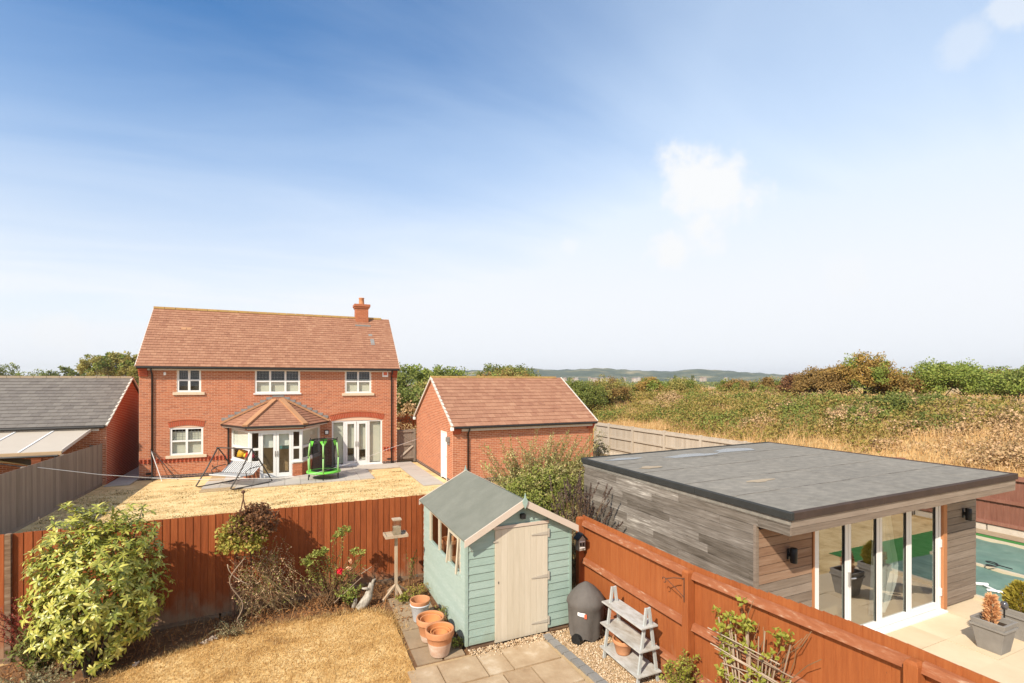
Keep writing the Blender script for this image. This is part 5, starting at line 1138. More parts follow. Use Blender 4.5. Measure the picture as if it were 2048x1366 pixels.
for z, mt in ((0, 'clad_front'),):
    zb_ = lambda x: rz(x, QF) - .105
    for (x0, x1) in ((QX0 - .012, 9.3), (9.303, QX1)):
        MB().hexa([(x0, QF - .012, rz(x0, QF) - .30), (x1, QF - .012, rz(x1, QF) - .29), (x1, QF + .012, rz(x1, QF) - .29), (x0, QF + .012, rz(x0, QF) - .30), (x0, QF - .012, rz(x0, QF) - .20), (x1, QF - .012, rz(x1, QF) - .20), (x1, QF + .012, rz(x1, QF) - .20), (x0, QF + .012, rz(x0, QF) - .20)]).build('fascia_board', M['clad_front'], room, fix=True)
        MB().hexa([(x0, QF - .016, rz(x0, QF) - .194), (x1, QF - .016, rz(x1, QF) - .194), (x1, QF + .012, rz(x1, QF) - .194), (x0, QF + .012, rz(x0, QF) - .194), (x0, QF - .016, rz(x0, QF) - .095), (x1, QF - .016, rz(x1, QF) - .095), (x1, QF + .012, rz(x1, QF) - .095), (x0, QF + .012, rz(x0, QF) - .095)]).build('fascia_board', M['clad_front'], room, fix=True)
MB().hexa([(QX0 + .012, QF + .013, 2.16), (QX1, QF + .013, 2.28), (QX1, QY0 + .02, 2.29), (QX0 + .012, QY0 + .02, 2.17), (QX0 + .012, QF + .013, 2.19), (QX1, QF + .013, 2.31), (QX1, QY0 + .02, 2.32), (QX0 + .012, QY0 + .02, 2.20)]).build('soffit', M['clad_shelter'], room, fix=True)
MB().box(7.40, 11.12, QY0 + .03, QY0 + .09, 2.12, 2.34).build('head_board', M['clad_front'], room)
for x, z in ((6.86, 1.66), (11.74, 1.74)):
    MB().lathe((x, QY0 - .10, z - .11), [(.001, 0), (.045, .0), (.05, .005), (.05, .215), (.045, .22), (.001, .22)], 14).box(x - .02, x + .02, QY0 - .06, QY0 - .012, z - .03, z + .03).box(x - .03, x + .03, QY0 - .024, QY0 - .011, z - .08, z + .08).build('wall_lamp', M['black'], room, True)

# ------------------------------------------------------------------ things in the two gardens
# covered kettle barbecue
t = thing('covered_barbecue', 'kettle barbecue under a grey cover between shed and orange fence', 'barbecue', (4.50, 7.02, 0))
mb = MB(); nseg = 40; prof = [(.001, .93), (.04, .918), (.15, .845), (.25, .745), (.312, .655), (.324, .60), (.300, .55), (.293, .42), (.268, .24), (.25, .07)]
for i, (r_, z_) in enumerate(prof):
    for j in range(nseg):
        a = 2 * math.pi * j / nseg; q = max(0, (.6 - z_) / .6); rr_ = r_ * (1 + q * .07 * math.sin(2 * a + 1) + q * .06 * math.sin(5 * a + z_ * 4) + (.012 * math.sin(11 * a + z_ * 7) if .05 < z_ < .9 else 0) + (q * .20 * abs(math.sin(4.5 * a + 1.5 * math.sin(z_ * 6))) - q * .10))
        mb.v.append((4.50 + rr_ * math.cos(a) * 1.0, 7.02 + rr_ * math.sin(a) * .98, z_ - (.05 * max(0, math.sin(2 * a + .5)) if i == len(prof) - 1 else 0) + (.05 * math.sin(5 * a) if i == len(prof) - 1 else 0)))
for i in range(len(prof) - 1):
    for j in range(nseg): mb.f.append((i * nseg + j, (i + 1) * nseg + j, (i + 1) * nseg + (j + 1) % nseg, i * nseg + (j + 1) % nseg))
mb.build('cover', M['cover'], t, True)
for dx, dy, rad in ((-.27, -.16, .085),): 
    MB().tube([(4.5 + dx - .03, 7.02 + dy, .085), (4.5 + dx + .03, 7.02 + dy + .03, .085)], rad, 16).build('wheel', M['black'], t)
for dx, dy in ((.18, -.16), (.0, .24)): MB().tube([(4.5 + dx * .7, 7.02 + dy * .7, .3), (4.5 + dx, 7.02 + dy, .0)], .014, 6).build('leg', M['steel'], t)
# curved white and red patch on the cover
def patch(a0, a1, z0, z1, cut, nm, mt, dr):
    P_ = []; k = 8
    for z in (z0, z1):
        for i in range(k + 1):
            f = i / k; a = a0 + (a1 - a0) * f; rr_ = np.interp(-z, [-.93, -.6, -.555, -.42, -.24], [.0, .322, .305, .293, .268]) * (1 + max(0, (.6 - z) / .6) * (.07 * math.sin(2 * a + 1) + .06 * math.sin(5 * a + z * 4) + .20 * abs(math.sin(4.5 * a + 1.5 * math.sin(z * 6))) - .10) + .012 * math.sin(11 * a + z * 7)) + dr
            P_.append((4.5 + rr_ * math.cos(a), 7.02 + rr_ * math.sin(a) * .98, z + (cut(f) if z == z0 else -cut(1 - f) * .3)))
    put(nm, npmesh(nm, np.array(P_), np.array([(i, i + 1, k + 2 + i, k + 1 + i) for i in range(k)])), M[mt], t)
patch(R(214), R(236), .46, .545, lambda f: .035 * (1 - f), 'logo_white', 'label_white', .02)
patch(R(233), R(240), .445, .52, lambda f: .0, 'logo_red', 'label_red', .024)
# painted ladder shelf
t = thing('ladder_shelf', 'grey painted A-frame ladder shelf with three shelves against the orange fence', 'shelf', (4.58, 6.0, 0))
for y in (6.36, 5.56):
    for xb in (4.40, 4.76): MB().beam((xb, y, 0), (4.58 + (xb - 4.58) * .12, y, 1.08), .045, .028, up=(0, 1, 0)).build('leg', M['stand'], t, bevel=.003)
for z, w in ((.16, .40), (.50, .33), (.82, .27)):
    for k_ in range(1): MB().box(4.56 - w / 2, 4.58 + w / 2, 5.50, 6.46 if z > .2 else 6.42, z, z + .022).build('shelf', M['shelf'], t, bevel=.003)
pot('terracotta pot on the bottom shelf of the grey ladder shelf', (4.56, 6.10, .183), .155, .22, 'pots on the ladder shelf')
# bird table
t = thing('bird_table', 'weathered wooden bird table with a clear seed feeder in the flower bed', 'bird table', (1.92, 9.9, gz(1.9)))
MB().box(1.892, 1.948, 9.872, 9.928, 0, 1.2).build('post', M['old_wood'], t, bevel=.004)
for a in range(4): q = a * math.pi / 2 + .4; MB().beam((1.92, 9.9, .24), (1.92 + .3 * math.cos(q), 9.9 + .3 * math.sin(q), .0), .04, .04).build('foot', M['old_wood'], t)
m = MB().box(1.70, 2.12, 9.75, 10.05, 1.2, 1.222)
m.build('tray', M['old_wood'], t)
m = MB().box(1.69, 2.13, 9.74, 9.76, 1.2, 1.25).box(1.69, 2.13, 10.04, 10.06, 1.2, 1.25).box(1.69, 1.71, 9.76, 10.04, 1.2, 1.25).box(2.11, 2.13, 9.76, 10.04, 1.2, 1.25); m.build('tray_rim', M['old_wood'], t)
m = MB(); 
for (x0, x1, y0, y1) in ((-.075, .075, -.075, -.07), (-.075, .075, .07, .075), (-.075, -.07, -.07, .07), (.07, .075, -.07, .07)): m.box(1.93 + x0, 1.93 + x1, 9.9 + y0, 9.9 + y1, 1.235, 1.52)
m.build('feeder', M['glass_clear'], t); MB().box(1.845, 2.015, 9.815, 9.985, 1.52, 1.54).box(1.86, 2.0, 9.83, 9.97, 1.22, 1.38).build('feeder_lid', M['old_wood'], t)
# driftwood stump
t = thing('driftwood', 'grey gnarled driftwood stump standing in the bed left of the bird table', 'driftwood', (1.3, 9.72, -.03))
MB().tube([(1.16, 9.66, -.02), (1.27, 9.70, .05), (1.36, 9.72, .16), (1.40, 9.74, .30), (1.43, 9.75, .40)], [.06, .09, .085, .06, .045], 9).tube([(1.38, 9.73, .27), (1.33, 9.70, .33), (1.24, 9.69, .35)], [.035, .028, .015], 6).tube([(1.43, 9.75, .36), (1.46, 9.74, .45), (1.50, 9.74, .47)], [.04, .03, .012], 6).tube([(1.10, 9.75, .0), (1.13, 9.74, .12), (1.14, 9.74, .18)], [.05, .035, .015], 6).build('wood', M['drift'], t, True)
# bird house on the fence post
t = thing('bird_house', 'small dark-roofed nest box hanging on the end post of the orange fence', 'nest box', (4.80, 7.70, 1.22))
MB().prism([(4.72, 7.60, 1.22), (4.86, 7.60, 1.22), (4.86, 7.60, 1.42), (4.79, 7.60, 1.50), (4.72, 7.60, 1.42)], (0, .11, 0)).build('box', M['drift'], t, fix=True)
MB().hexa([(4.69, 7.57, 1.41), (4.79, 7.57, 1.51), (4.79, 7.73, 1.51), (4.69, 7.73, 1.41), (4.685, 7.57, 1.425), (4.79, 7.57, 1.535), (4.79, 7.73, 1.535), (4.685, 7.73, 1.425)]).hexa([(4.89, 7.57, 1.41), (4.79, 7.57, 1.511), (4.79, 7.73, 1.511), (4.89, 7.73, 1.41), (4.895, 7.57, 1.425), (4.79, 7.57, 1.536), (4.79, 7.73, 1.536), (4.895, 7.73, 1.425)]).build('roof', M['gutter'], t, fix=True)
MB().box(4.745, 4.775, 7.592, 7.599, 1.30, 1.36).box(4.80, 4.83, 7.592, 7.599, 1.30, 1.36).build('opening', M['black'], t)
MB().box(4.735, 4.845, 7.590, 7.598, 1.375, 1.39).box(4.735, 4.845, 7.590, 7.598, 1.265, 1.28).build('ledge', M['white'], t)
# planters on the terrace
def planter(label, cx, cy, w, h, g):
    t = thing('planter', label, 'planter', (cx, cy, .03), g); b = w * .34; c = w / 2
    Z0, Z1 = .03, .03 + h; mb = MB()
    lo = [(cx - b, cy - b, Z0), (cx + b, cy - b, Z0), (cx + b, cy + b, Z0), (cx - b, cy + b, Z0)]; hi = [(cx - c, cy - c, Z1), (cx + c, cy - c, Z1), (cx + c, cy + c, Z1), (cx - c, cy + c, Z1)]
    i_ = c - .035; ih = [(cx - i_, cy - i_, Z1), (cx + i_, cy - i_, Z1), (cx + i_, cy + i_, Z1), (cx - i_, cy + i_, Z1)]; il = [(x, y, Z1 - .09) for x, y, _ in ih]
    mb.add(lo + hi + ih + il, [(3, 2, 1, 0)] + [(k, (k + 1) % 4, 4 + (k + 1) % 4, 4 + k) for k in range(4)] + [(4 + k, 4 + (k + 1) % 4, 8 + (k + 1) % 4, 8 + k) for k in range(4)] + [(8 + k, 8 + (k + 1) % 4, 12 + (k + 1) % 4, 12 + k) for k in range(4)])
    mb.build('body', M['planter'], t, bevel=.006)
    q = c * .985; m = MB()
    for s, dz in ((1.0, -.10),):
        for k in range(4):
            p0, p1 = hi[k], hi[(k + 1) % 4]; m.beam(Vector((cx + (p0[0] - cx) * .985, cy + (p0[1] - cy) * .985, Z1 - .10)), Vector((cx + (p1[0] - cx) * .985, cy + (p1[1] - cy) * .985, Z1 - .10)), .02, .03)
    m.build('band', M['planter'], t); MB().box(cx - i_, cx + i_, cy - i_, cy + i_, Z1 - .10, Z1 - .085).build('compost', M['compost'], t); return t
planter('tapered grey planter holding a dead brown conifer on the terrace', 10.14, 4.02, .43, .48, 'grey terrace planters')
planter('tapered grey planter holding a golden conifer at the right edge', 11.02, 4.02, .43, .48, 'grey terrace planters')
t = thing('solar_lamp', 'dark globe solar lamp stuck in the planter of the dead conifer', 'lamp', (10.34, 3.97, .5))
MB().tube([(10.34, 3.97, .46), (10.34, 3.97, .66)], .012, 6).build('stake', M['black'], t)
MB().lathe((10.34, 3.97, .64), [(.001, 0), (.03, .005), (.052, .05), (.05, .09), (.03, .125), (.001, .13)], 14).build('globe', mk('smoky_globe', [(.05, .05, .055), (.09, .09, .1)], .1, 0, 3, spec=.8), t, True)
def conifer(label, c, h, r, mat, n, g):
    t = thing('conifer', label, 'conifer', c, g); c = np.array(c)
    z = rng.random(n) ** .8; a = rng.random(n) * 6.28; rr_ = r * np.sin(np.clip(z * 2.7 + .35, 0, 3.1)) * rng.uniform(.5, 1.1, n)
    P = c + np.stack([np.cos(a) * rr_, np.sin(a) * rr_, z * h], 1); out_ = np.stack([np.cos(a), np.sin(a), np.full(n, .9)], 1)
    put('foliage', leafmesh('foliage', P, out_ + rdir(n) * .5, rdir(n), rng.uniform(.05, .1, n), rng.uniform(.02, .035, n)), M[mat], t)
    MB().tube([c, c + np.array([.02, 0, h * .5]), c + np.array([.0, .01, h * .95])], .018, 6, .006).build('trunk', M['stem'], t)
conifer('dead brown dwarf conifer in the nearer grey planter', (10.12, 4.04, .40), .46, .07, 'leaf_deadconifer', 520, 'dwarf conifers in planters')
conifer('golden green dwarf conifer in the planter at the right edge', (11.0, 4.02, .40), .52, .17, 'leaf_conifer', 1500, 'dwarf conifers in planters')

# swing seat
t = thing('swing_seat', 'garden swing seat with white slatted seat and dark tubular frame on the patio', 'swing seat', (-2.2, 23.5, .045))
fm = M['frame_dark']
for x in (-2.85, -1.35):
    sx = 0
    MB().tube([(x - .05, 23.35, 1.50), (x - .12, 22.95, .75), (x - .18, 22.62, .22), (x - .17, 22.52, .10), (x - .14, 22.58, .06), (x, 23.2, .06), (x + .14, 23.95, .07), (x + .2, 24.1, .1), (x + .16, 23.98, .35), (x, 23.55, 1.2), (x - .05, 23.35, 1.50)], .026, 8).build('side_frame', fm, t, True)
    MB().tube([(x - .03, 23.38, 1.48), (x, 23.3, .95), (x + .02, 23.22, .56)], .007, 6).build('hanger', fm, t)
    MB().tube([(x + .05, 23.62, .78), (x + .04, 23.2, .76), (x + .02, 23.0, .66), (x + .02, 23.05, .44)], .018, 6).build('armrest', fm, t, True)
MB().tube([(-2.95, 23.35, 1.5), (-1.35, 23.35, 1.5)], .024, 8).build('top_bar', fm, t)
t.rotation_euler = (0, 0, R(-40)); t.scale = (1.14, 1.08, 1.02); t.location = (-2.02, 23.36, .045)
L1 = []
for i in range(16):
    x = -2.82 + i * .09; L1.append(boxmat((x, 23.22, .47), (1, 0, 0), Vector((0, 1, -.06)), (0, 0, 1), .058, .56, .03))
    L1.append(boxmat((x + .05, 23.68, .68), (1, 0, 0), Vector((.1, .78, .62)).normalized(), Vector((0, -.62, .78)).normalized(), .058, .60, .03))
pieces('seat_slat', t, M['seat_stripe'], L1)
MB().tube([(-2.87, 22.95, .47), (-1.44, 22.95, .47)], .03, 8).build('seat_rail', M['seat_stripe'], t)
MB().tube([(-2.76, 23.90, .88), (-1.38, 23.90, .88)], .02, 8).build('seat_rail', M['seat_stripe'], t)
# small trampoline with safety net
t = thing('trampoline', 'small lime green trampoline with black safety net by the bay', 'trampoline', (1.35, 23.2, .045))
tc_ = (1.35, 23.2); tr_ = .68
NETM = bpy.data.materials.new('net_black'); NETM.use_nodes = True; n_ = NETM.node_tree; n_.nodes.clear(); o_ = n_.nodes.new('ShaderNodeOutputMaterial'); a_ = n_.nodes.new('ShaderNodeBsdfTransparent'); b_ = n_.nodes.new('ShaderNodeBsdfDiffuse'); b_.inputs[0].default_value = (.02, .02, .02, 1); m_ = n_.nodes.new('ShaderNodeMixShader'); m_.inputs[0].default_value = .6
n_.links.new(a_.outputs[0], m_.inputs[1]); n_.links.new(b_.outputs[0], m_.inputs[2]); n_.links.new(m_.outputs[0], o_.inputs[0])
hexp = [(tc_[0] + tr_ * math.cos(a), tc_[1] + tr_ * math.sin(a)) for a in [R(25 + 60 * i) for i in range(6)]]
ring = lambda r, z, n=24: [(tc_[0] + r * math.cos(6.2832 * i / n), tc_[1] + r * math.sin(6.2832 * i / n), z) for i in range(n + 1)]
MB().lathe((tc_[0], tc_[1], .36), [(.46, 0.01), (.48, .035), (.70, .02), (.71, -.05), (.69, -.055)], 24).build('pad', M['lime'], t, True)
MB().lathe((tc_[0], tc_[1], .35), [(.001, 0), (.46, .01)], 24).build('mat', M['black'], t)
MB().tube(ring(.66, .33), .02, 6).build('ring', M['steel'], t)
MB().tube(ring(.55, 1.72), .016, 6).build('net_ring', M['black'], t)
for i, (x, y) in enumerate(hexp):
    u = Vector((x - tc_[0], y - tc_[1], 0)).normalized()
    MB().tube([(x, y, .3), (x + u.x * .02, y + u.y * .02, .0)], .022, 6).build('leg', M['black'], t)
    MB().tube([(x, y, .3), (x + u.x * .02, y + u.y * .02, .98)], .030, 8).tube([(x + u.x * .02, y + u.y * .02, 1.03), (x - u.x * .05, y - u.y * .05, 1.62)], .030, 8).build('pole_sleeve', M['lime_dull'], t, True)
    MB().tube([(x - u.x * .05, y - u.y * .05, 1.6), (x - u.x * .04, y - u.y * .04, 1.78)], .018, 6).tube([(x + u.x * .02, y + u.y * .02, .97), (x + u.x * .02, y + u.y * .02, 1.04)], .024, 6).build('pole_cap', M['black'], t)
    s = Vector((-u.y, u.x, 0)); MB().add([Vector((x, y, 1.72)) - u * .1, Vector((x, y, 1.70)) - u * .15 + s * .15, Vector((x, y, 1.45)) - u * .13, Vector((x, y, 1.70)) - u * .15 - s * .15], [(0, 1, 2), (0, 2, 3)]).build('net_corner', M['lime'], t)
MB().lathe((tc_[0], tc_[1], .38), [(.52, 0), (.46, .6), (.55, 1.34)], 24).build('net', NETM, t, True)
# washing line and its props
t = thing('washing_line', 'white washing line sagging across the next-door lawn from fence to garage', 'line', (-7.1, 19.9, 1.6))
MB().tube([(-7.1, 19.9, 1.62), (-5.9, 21.2, 1.08), (-4.7, 22.4, .66), (-3.2, 22.3, .5), (-1.5, 22.2, .42)], .011, 5, cap=False).build('cord', M['line'], t)
MB().tube([(-1.5, 22.2, .42), (-.3, 22.1, .35), (.9, 22.5, .38), (2.6, 23.3, .62), (4.4, 24.5, 1.0), (6.17, 25.9, 1.25)], .010, 5, cap=False).build('cord', M['line'], t)
t = thing('folded_airer', 'folded clothes airer leaning at the left corner of the brick house', 'airer', (-5.2, 25.7, 0))
for a, b in (((-5.5, 25.98, 1.3), (-5.0, 25.45, 0)), ((-5.45, 25.98, 1.25), (-4.45, 25.6, 0)), ((-5.5, 25.98, 1.35), (-5.35, 25.5, .0))): MB().tube([a, b], .016, 6).build('pole', M['frame_dark'] if a[2] != 1.3 else M['line'], t)

# ------------------------------------------------------------------ planting near the house
def bigleaf():
    V = []; Fq = []; k = 4
    for i in range(k + 1):
        f = i / k; w = .50 * (math.sin(math.pi * (.04 + .87 * f ** 1.15)) ** .8); z = .10 * math.sin(f * 2.6) - .16 * f * f
        V += [(f, -w * .36, z + .05 * w), (f, 0, z), (f, w * .36, z + .05 * w)]
    for i in range(k):
        for j in range(2): Fq.append((i * 3 + j, i * 3 + j + 1, i * 3 + 4 + j, i * 3 + 3 + j))
    return np.array(V, float), np.array(Fq)
LV_, LF_ = bigleaf()
t = thing('rhododendron', 'large glossy green rhododendron in the left corner of the bed', 'shrub', (-2.7, 9.45, gz(-2.7)))
cen = np.array([-2.72, 9.72, 1.08]); rad = np.array([.86, .72, 1.24]); NW = 900
d = rdir(NW * 2); d = d[(d[:, 2] > -.85) & (d[:, 1] < .75)][:NW]; NW = len(d)
lump = 1 + .10 * np.sin(d[:, 0] * 5 + 1) * np.sin(d[:, 2] * 6) + .07 * np.sin(d[:, 0] * 11 + d[:, 2] * 9)
sc_ = np.where(rng.random(NW) < .4, rng.uniform(.55, .9, NW), rng.uniform(.86, 1.06, NW)) * lump; d[:, :2] *= (1 - .22 * np.clip(d[:, 2], 0, 1) ** 2)[:, None]; tops = cen + d * rad * sc_[:, None]; tops[:, 2] = np.maximum(tops[:, 2], gz(-2.7) + .18)
mats_ = []
for i in range(NW):
    ax = Vector(d[i]) * .75 + Vector((0, 0, .55)) + Vector(rdir(1)[0]) * .25; ax.normalize(); e1 = ax.cross(Vector((1, .3, 0))).normalized(); e2 = ax.cross(e1)
    nl = rnd.randint(7, 10); o = Vector(tops[i]); ph = rnd.random() * 6.28
    for k in range(nl):
        a = ph + 2 * math.pi * k / nl + rnd.uniform(-.2, .2); el = rnd.uniform(-.35, .55); dr = ((e1 * math.cos(a) + e2 * math.sin(a)) * math.cos(el) + ax * math.sin(el)).normalized()
        L0 = rnd.uniform(.065, .125); w0 = L0 * rnd.uniform(.72, .98); sd = dr.cross(ax).normalized(); up = sd.cross(dr)
        mats_.append(Matrix(((dr.x * L0, sd.x * w0, up.x * L0, o.x), (dr.y * L0, sd.y * w0, up.y * L0, o.y), (dr.z * L0, sd.z * w0, up.z * L0, o.z), (0, 0, 0, 1))))
for i in range(1900):
    dd_ = Vector(rdir(1)[0]); rr_ = rnd.uniform(.35, .95); o = Vector((cen[0] + dd_.x * rad[0] * rr_, cen[1] + dd_.y * rad[1] * rr_, max(gz(-2.7) + .15, cen[2] + dd_.z * rad[2] * rr_)))
    dr = (dd_ + Vector(rdir(1)[0]) * .9).normalized(); sd = dr.cross(Vector((0, 0, 1)) + dd_ * .5).normalized(); up = sd.cross(dr); L0 = rnd.uniform(.08, .14); w0 = L0 * rnd.uniform(.85, 1.1)
    mats_.append(Matrix(((dr.x * L0, sd.x * w0, up.x * L0, o.x), (dr.y * L0, sd.y * w0, up.y * L0, o.y), (dr.z * L0, sd.z * w0, up.z * L0, o.z), (0, 0, 0, 1))))
lm = npmesh('leaf_piece', LV_, LF_, True); lm.materials.append(M['leaf_rhodo'])
pos = np.array([[m_[0][3], m_[1][3], m_[2][3]] for m_ in mats_]); order = np.argsort(np.linalg.norm(pos - CAMP, axis=1) - pos[:, 2] * .2); pinv = Matrix.Translation(-wl(t))
for i in order[:300]:
    o = bpy.data.objects.new('leaf', lm); COL.objects.link(o); o.parent = t; o.matrix_parent_inverse = pinv; o.matrix_basis = mats_[i]
A = np.array([np.array(mats_[i]) for i in order[300:]]); VV = (np.einsum('nij,kj->nki', A[:, :3, :3], LV_) + A[:, None, :3, 3]).reshape(-1, 3)
put('foliage', npmesh('foliage', VV, (LF_[None] + len(LV_) * np.arange(len(A))[:, None, None]).reshape(-1, 4), True), M['leaf_rhodo'], t, 'stuff')
mb = MB(); b = Vector((-2.7, 9.5, gz(-2.7) - .02))
for i in range(26):
    q = Vector(tops[rnd.randrange(NW)]); mb.tube([b + Vector((rnd.uniform(-.15, .15), rnd.uniform(-.1, .1), 0)), b.lerp(q, .5) + Vector((0, 0, .1)), q], .02, 5, .006)
mb.build('stem', M['bark'], t, True)

def arch_shoot(b, q, lift=.3, k=5, wob=.04):
    b = Vector(b); q = Vector(q); r = []
    for i in range(k + 1):
        f = i / k; p = b.lerp(q, f) + Vector((0, 0, lift * math.sin(f * math.pi) * (q - b).length)); r.append(p + Vector((rnd.uniform(-wob, wob), rnd.uniform(-wob, wob), 0)) * (1 if 0 < i else 0))
    return r
def small_plant(label, cat, name, base, top_z, spread, nsh, gap, ln, wd, mat, group=None, stem='stem', rs=.006, lift=.15, start=.2, tilt=.7):
    t = thing(name, label, cat, base, group); b = Vector(base); sp = []
    for i in range(nsh):
        a = rnd.random() * 6.28; r_ = spread * rnd.uniform(.2, 1); sp.append(arch_shoot(b + Vector((rnd.uniform(-.06, .06), rnd.uniform(-.06, .06), 0)), b + Vector((math.cos(a) * r_, math.sin(a) * r_ * .8, top_z * rnd.uniform(.55, 1))), lift))
    mb, L_ = shoots(sp, gap, ln, wd, rs, rs * .4, tilt, start)
    mb.build('stem', M[stem], t, True); put('foliage', leafmesh('foliage', *L_), M[mat], t); return t
# climber over a rusty obelisk at the fence
t = thing('climber', 'climber with green and russet leaves covering an iron obelisk at the back fence', 'climber', (-.72, 10.3, -.12))
P1 = crown((-.76, 10.2, 1.34), (.36, .30, .46), 150, 24, .11, .058, .042, shell=.35); P2 = crown((-.58, 10.22, 1.56), (.36, .30, .42), 130, 22, .11, .058, .042, shell=.35)
put('foliage', leafmesh('foliage', *P1[:5]), M['leaf_climber'], t); put('dead_foliage', leafmesh('dead_foliage', *P2[:5]), M['leaf_dead'], t)
sp = []
for i in range(120):
    x = rnd.uniform(-.8, .1); sp.append(arch_shoot((x + rnd.uniform(-.15, .35), rnd.uniform(10.0, 10.45), gz(x) + rnd.uniform(0, .4)), (rnd.uniform(-.95, -.05), rnd.uniform(10.0, 10.45), rnd.uniform(.5, 1.4)), rnd.uniform(-.25, .3), 7, .11))
mb, L_ = shoots(sp, .07, .035, .024, .0042, .002, .8, .2); mb.build('stem', M['twig_tan'], t, True); h_ = rng.random(len(L_[0])) < .6; put('withered_leaves', leafmesh('withered_leaves', *[q[h_] for q in L_]), M['leaf_tan'], t); put('lower_leaves', leafmesh('lower_leaves', *[q[~h_] for q in L_]), M['leaf_rose'], t)
MB().tube([(-.82 + .12 * math.sin(i * .55 + 2.2) - .02 * i * .3 + (.30 * ((i - 11) / 5) ** 2 if i > 11 else 0), 9.96, 1.15 - .085 * i + (.035 * (i - 12) if i > 12 else 0)) for i in range(17)], .010, 6).tube([(-1.0 + .02 * i * i * .35, 9.97, 1.05 - .06 * i) for i in range(8)], .008, 6).build('bare_stem', M['twig'], t, True)
t = thing('obelisk', 'rusty iron plant obelisk whose finial rises above the back fence', 'obelisk', (-.78, 10.28, -.12))
mb = MB()
for a in range(4): q = a * 1.5708 + .78; mb.tube([(-.78 + .22 * math.cos(q), 10.28 + .22 * math.sin(q), -.1), (-.78 + .16 * math.cos(q), 10.28 + .16 * math.sin(q), 1.5), (-.78, 10.28, 2.12)], .009, 5)
for z in (.5, 1.0, 1.5): mb.tube([(-.78 + (.22 - .04 * z) * math.cos(i * .524), 10.28 + (.22 - .04 * z) * math.sin(i * .524), z) for i in range(13)], .006, 5)
mb.tube([(-.78, 10.28, 2.08), (-.78, 10.28, 2.22)], .012, 6); mb.build('frame', M['rust'], t)
MB().lathe((-.78, 10.28, 2.2), [(.001, 0), (.03, .02), (.035, .04), (.02, .065), (.001, .075)], 10).build('finial', M['rust'], t, True)
# rose bush with one red bloom
t = thing('rose_bush', 'straggly rose bush with one red bloom between climber and driftwood', 'shrub', (.75, 10.1, -.05))
sp = [arch_shoot((.75 + rnd.uniform(-.2, .2), 10.1 + rnd.uniform(-.1, .1), gz(.7)), (.78 + rnd.uniform(-.65, .6), 10.05 + rnd.uniform(-.25, .3), rnd.uniform(.45, 1.0)), rnd.uniform(0, .12), 5, .05) for i in range(46)]
sp += [arch_shoot((.72, 10.1, 0), (x, 10.05, z), .05, 6, .04) for x, z in ((.95, 1.42), (.8, 1.3), (1.0, 1.35), (.35, 1.02), (.5, 1.08), (.2, .92), (1.1, .98), (.6, 1.12))]
mb, L_ = shoots(sp, .06, .05, .035, .008, .003, .8, .45); mb.build('stem', M['stem'], t, True); put('foliage', leafmesh('foliage', *L_), M['leaf_rose'], t)
for c_ in ((.95, 10.05, 1.36), (.85, 10.05, 1.26), (.42, 10.05, .95), (.56, 10.05, 1.0), (.28, 10.05, .84), (1.18, 10.0, .92)):
    Lc = crown(c_, (.10, .08, .08), 10, 10, .05, .055, .04); put('foliage', leafmesh('foliage', *Lc[:5]), M['leaf_rose'], t)
P = crown((.86, 9.92, .64), (.045, .04, .04), 6, 12, .025, .05, .045); put('bloom', leafmesh('bloom', *P[:5]), M['petal'], t)
for c_ in ((1.06, 9.95, .80), (1.03, 9.95, .66)): P = crown(c_, (.03, .03, .03), 4, 8, .02, .035, .03); put('faded_bloom', leafmesh('faded_bloom', *P[:5]), M['leaf_tan'], t)
MB().tube([(1.25, 9.9, .55), (1.45, 9.9, .66)], .008, 5).tube([(1.28, 9.9, .66), (1.42, 9.92, .54)], .006, 5).tube([(.75, 9.85, .1), (1.25, 9.85, .5)], .007, 5).build('cane', M['twig'], t)
small_plant('low green bush with dense leaves right of the rose bush, beside the driftwood', 'plant', 'leafy_plant', (1.05, 9.85, -.04), .42, .32, 40, .035, .05, .035, 'leaf_green')
small_plant('low grey-green ground plant at the lawn edge under the climber', 'plant', 'low_plant', (-.95, 9.75, -.13), .14, .45, 50, .03, .035, .02, 'leaf_silver', lift=.3)
small_plant('spindly green weed climbing the back fence beside the shed corner', 'plant', 'weed', (2.32, 10.3, .0), .80, .16, 8, .05, .05, .03, 'leaf_rose')
small_plant('bright green weed at the foot of the bird table', 'plant', 'weed', (2.02, 9.55, .0), .16, .22, 30, .03, .04, .03, 'leaf_lime')
small_plant('tuft of dry grass and weeds between bird table and shed', 'plant', 'weed', (2.3, 9.7, .0), .22, .3, 46, .035, .045, .018, 'leaf_climber')
small_plant('green weed growing at the shed corner behind the limed pot', 'plant', 'weed', (2.42, 7.55, .0), .18, .14, 22, .03, .04, .028, 'leaf_green')
small_plant('weed at the shed wall behind the pale blue pot', 'plant', 'weed', (2.42, 8.4, .0), .34, .14, 18, .04, .04, .025, 'leaf_green')
small_plant('silvery flowering shrub at the bottom left corner', 'shrub', 'silver_shrub', (-3.15, 8.75, -.25), .62, .50, 120, .035, .04, .03, 'leaf_silver')
small_plant('red-leaved shrub behind the rhododendron at the left edge', 'shrub', 'red_shrub', (-3.75, 10.25, -.25), 1.05, .55, 70, .035, .045, .03, 'leaf_red')
small_plant('dark green shrub below the rhododendron at the left edge', 'shrub', 'green_shrub', (-3.4, 9.7, -.25), .8, .45, 70, .04, .06, .04, 'leaf_wood')
small_plant('low lime green shrub at the foot of the orange fence by the ladder shelf', 'shrub', 'lime_shrub', (4.62, 4.95, .0), .72, .30, 55, .032, .045, .03, 'leaf_lime')
small_plant('yellow-green sprig before the fence post with the bracket', 'shrub', 'lime_shrub', (4.62, 4.42, .0), .62, .25, 34, .035, .045, .03, 'leaf_climber')
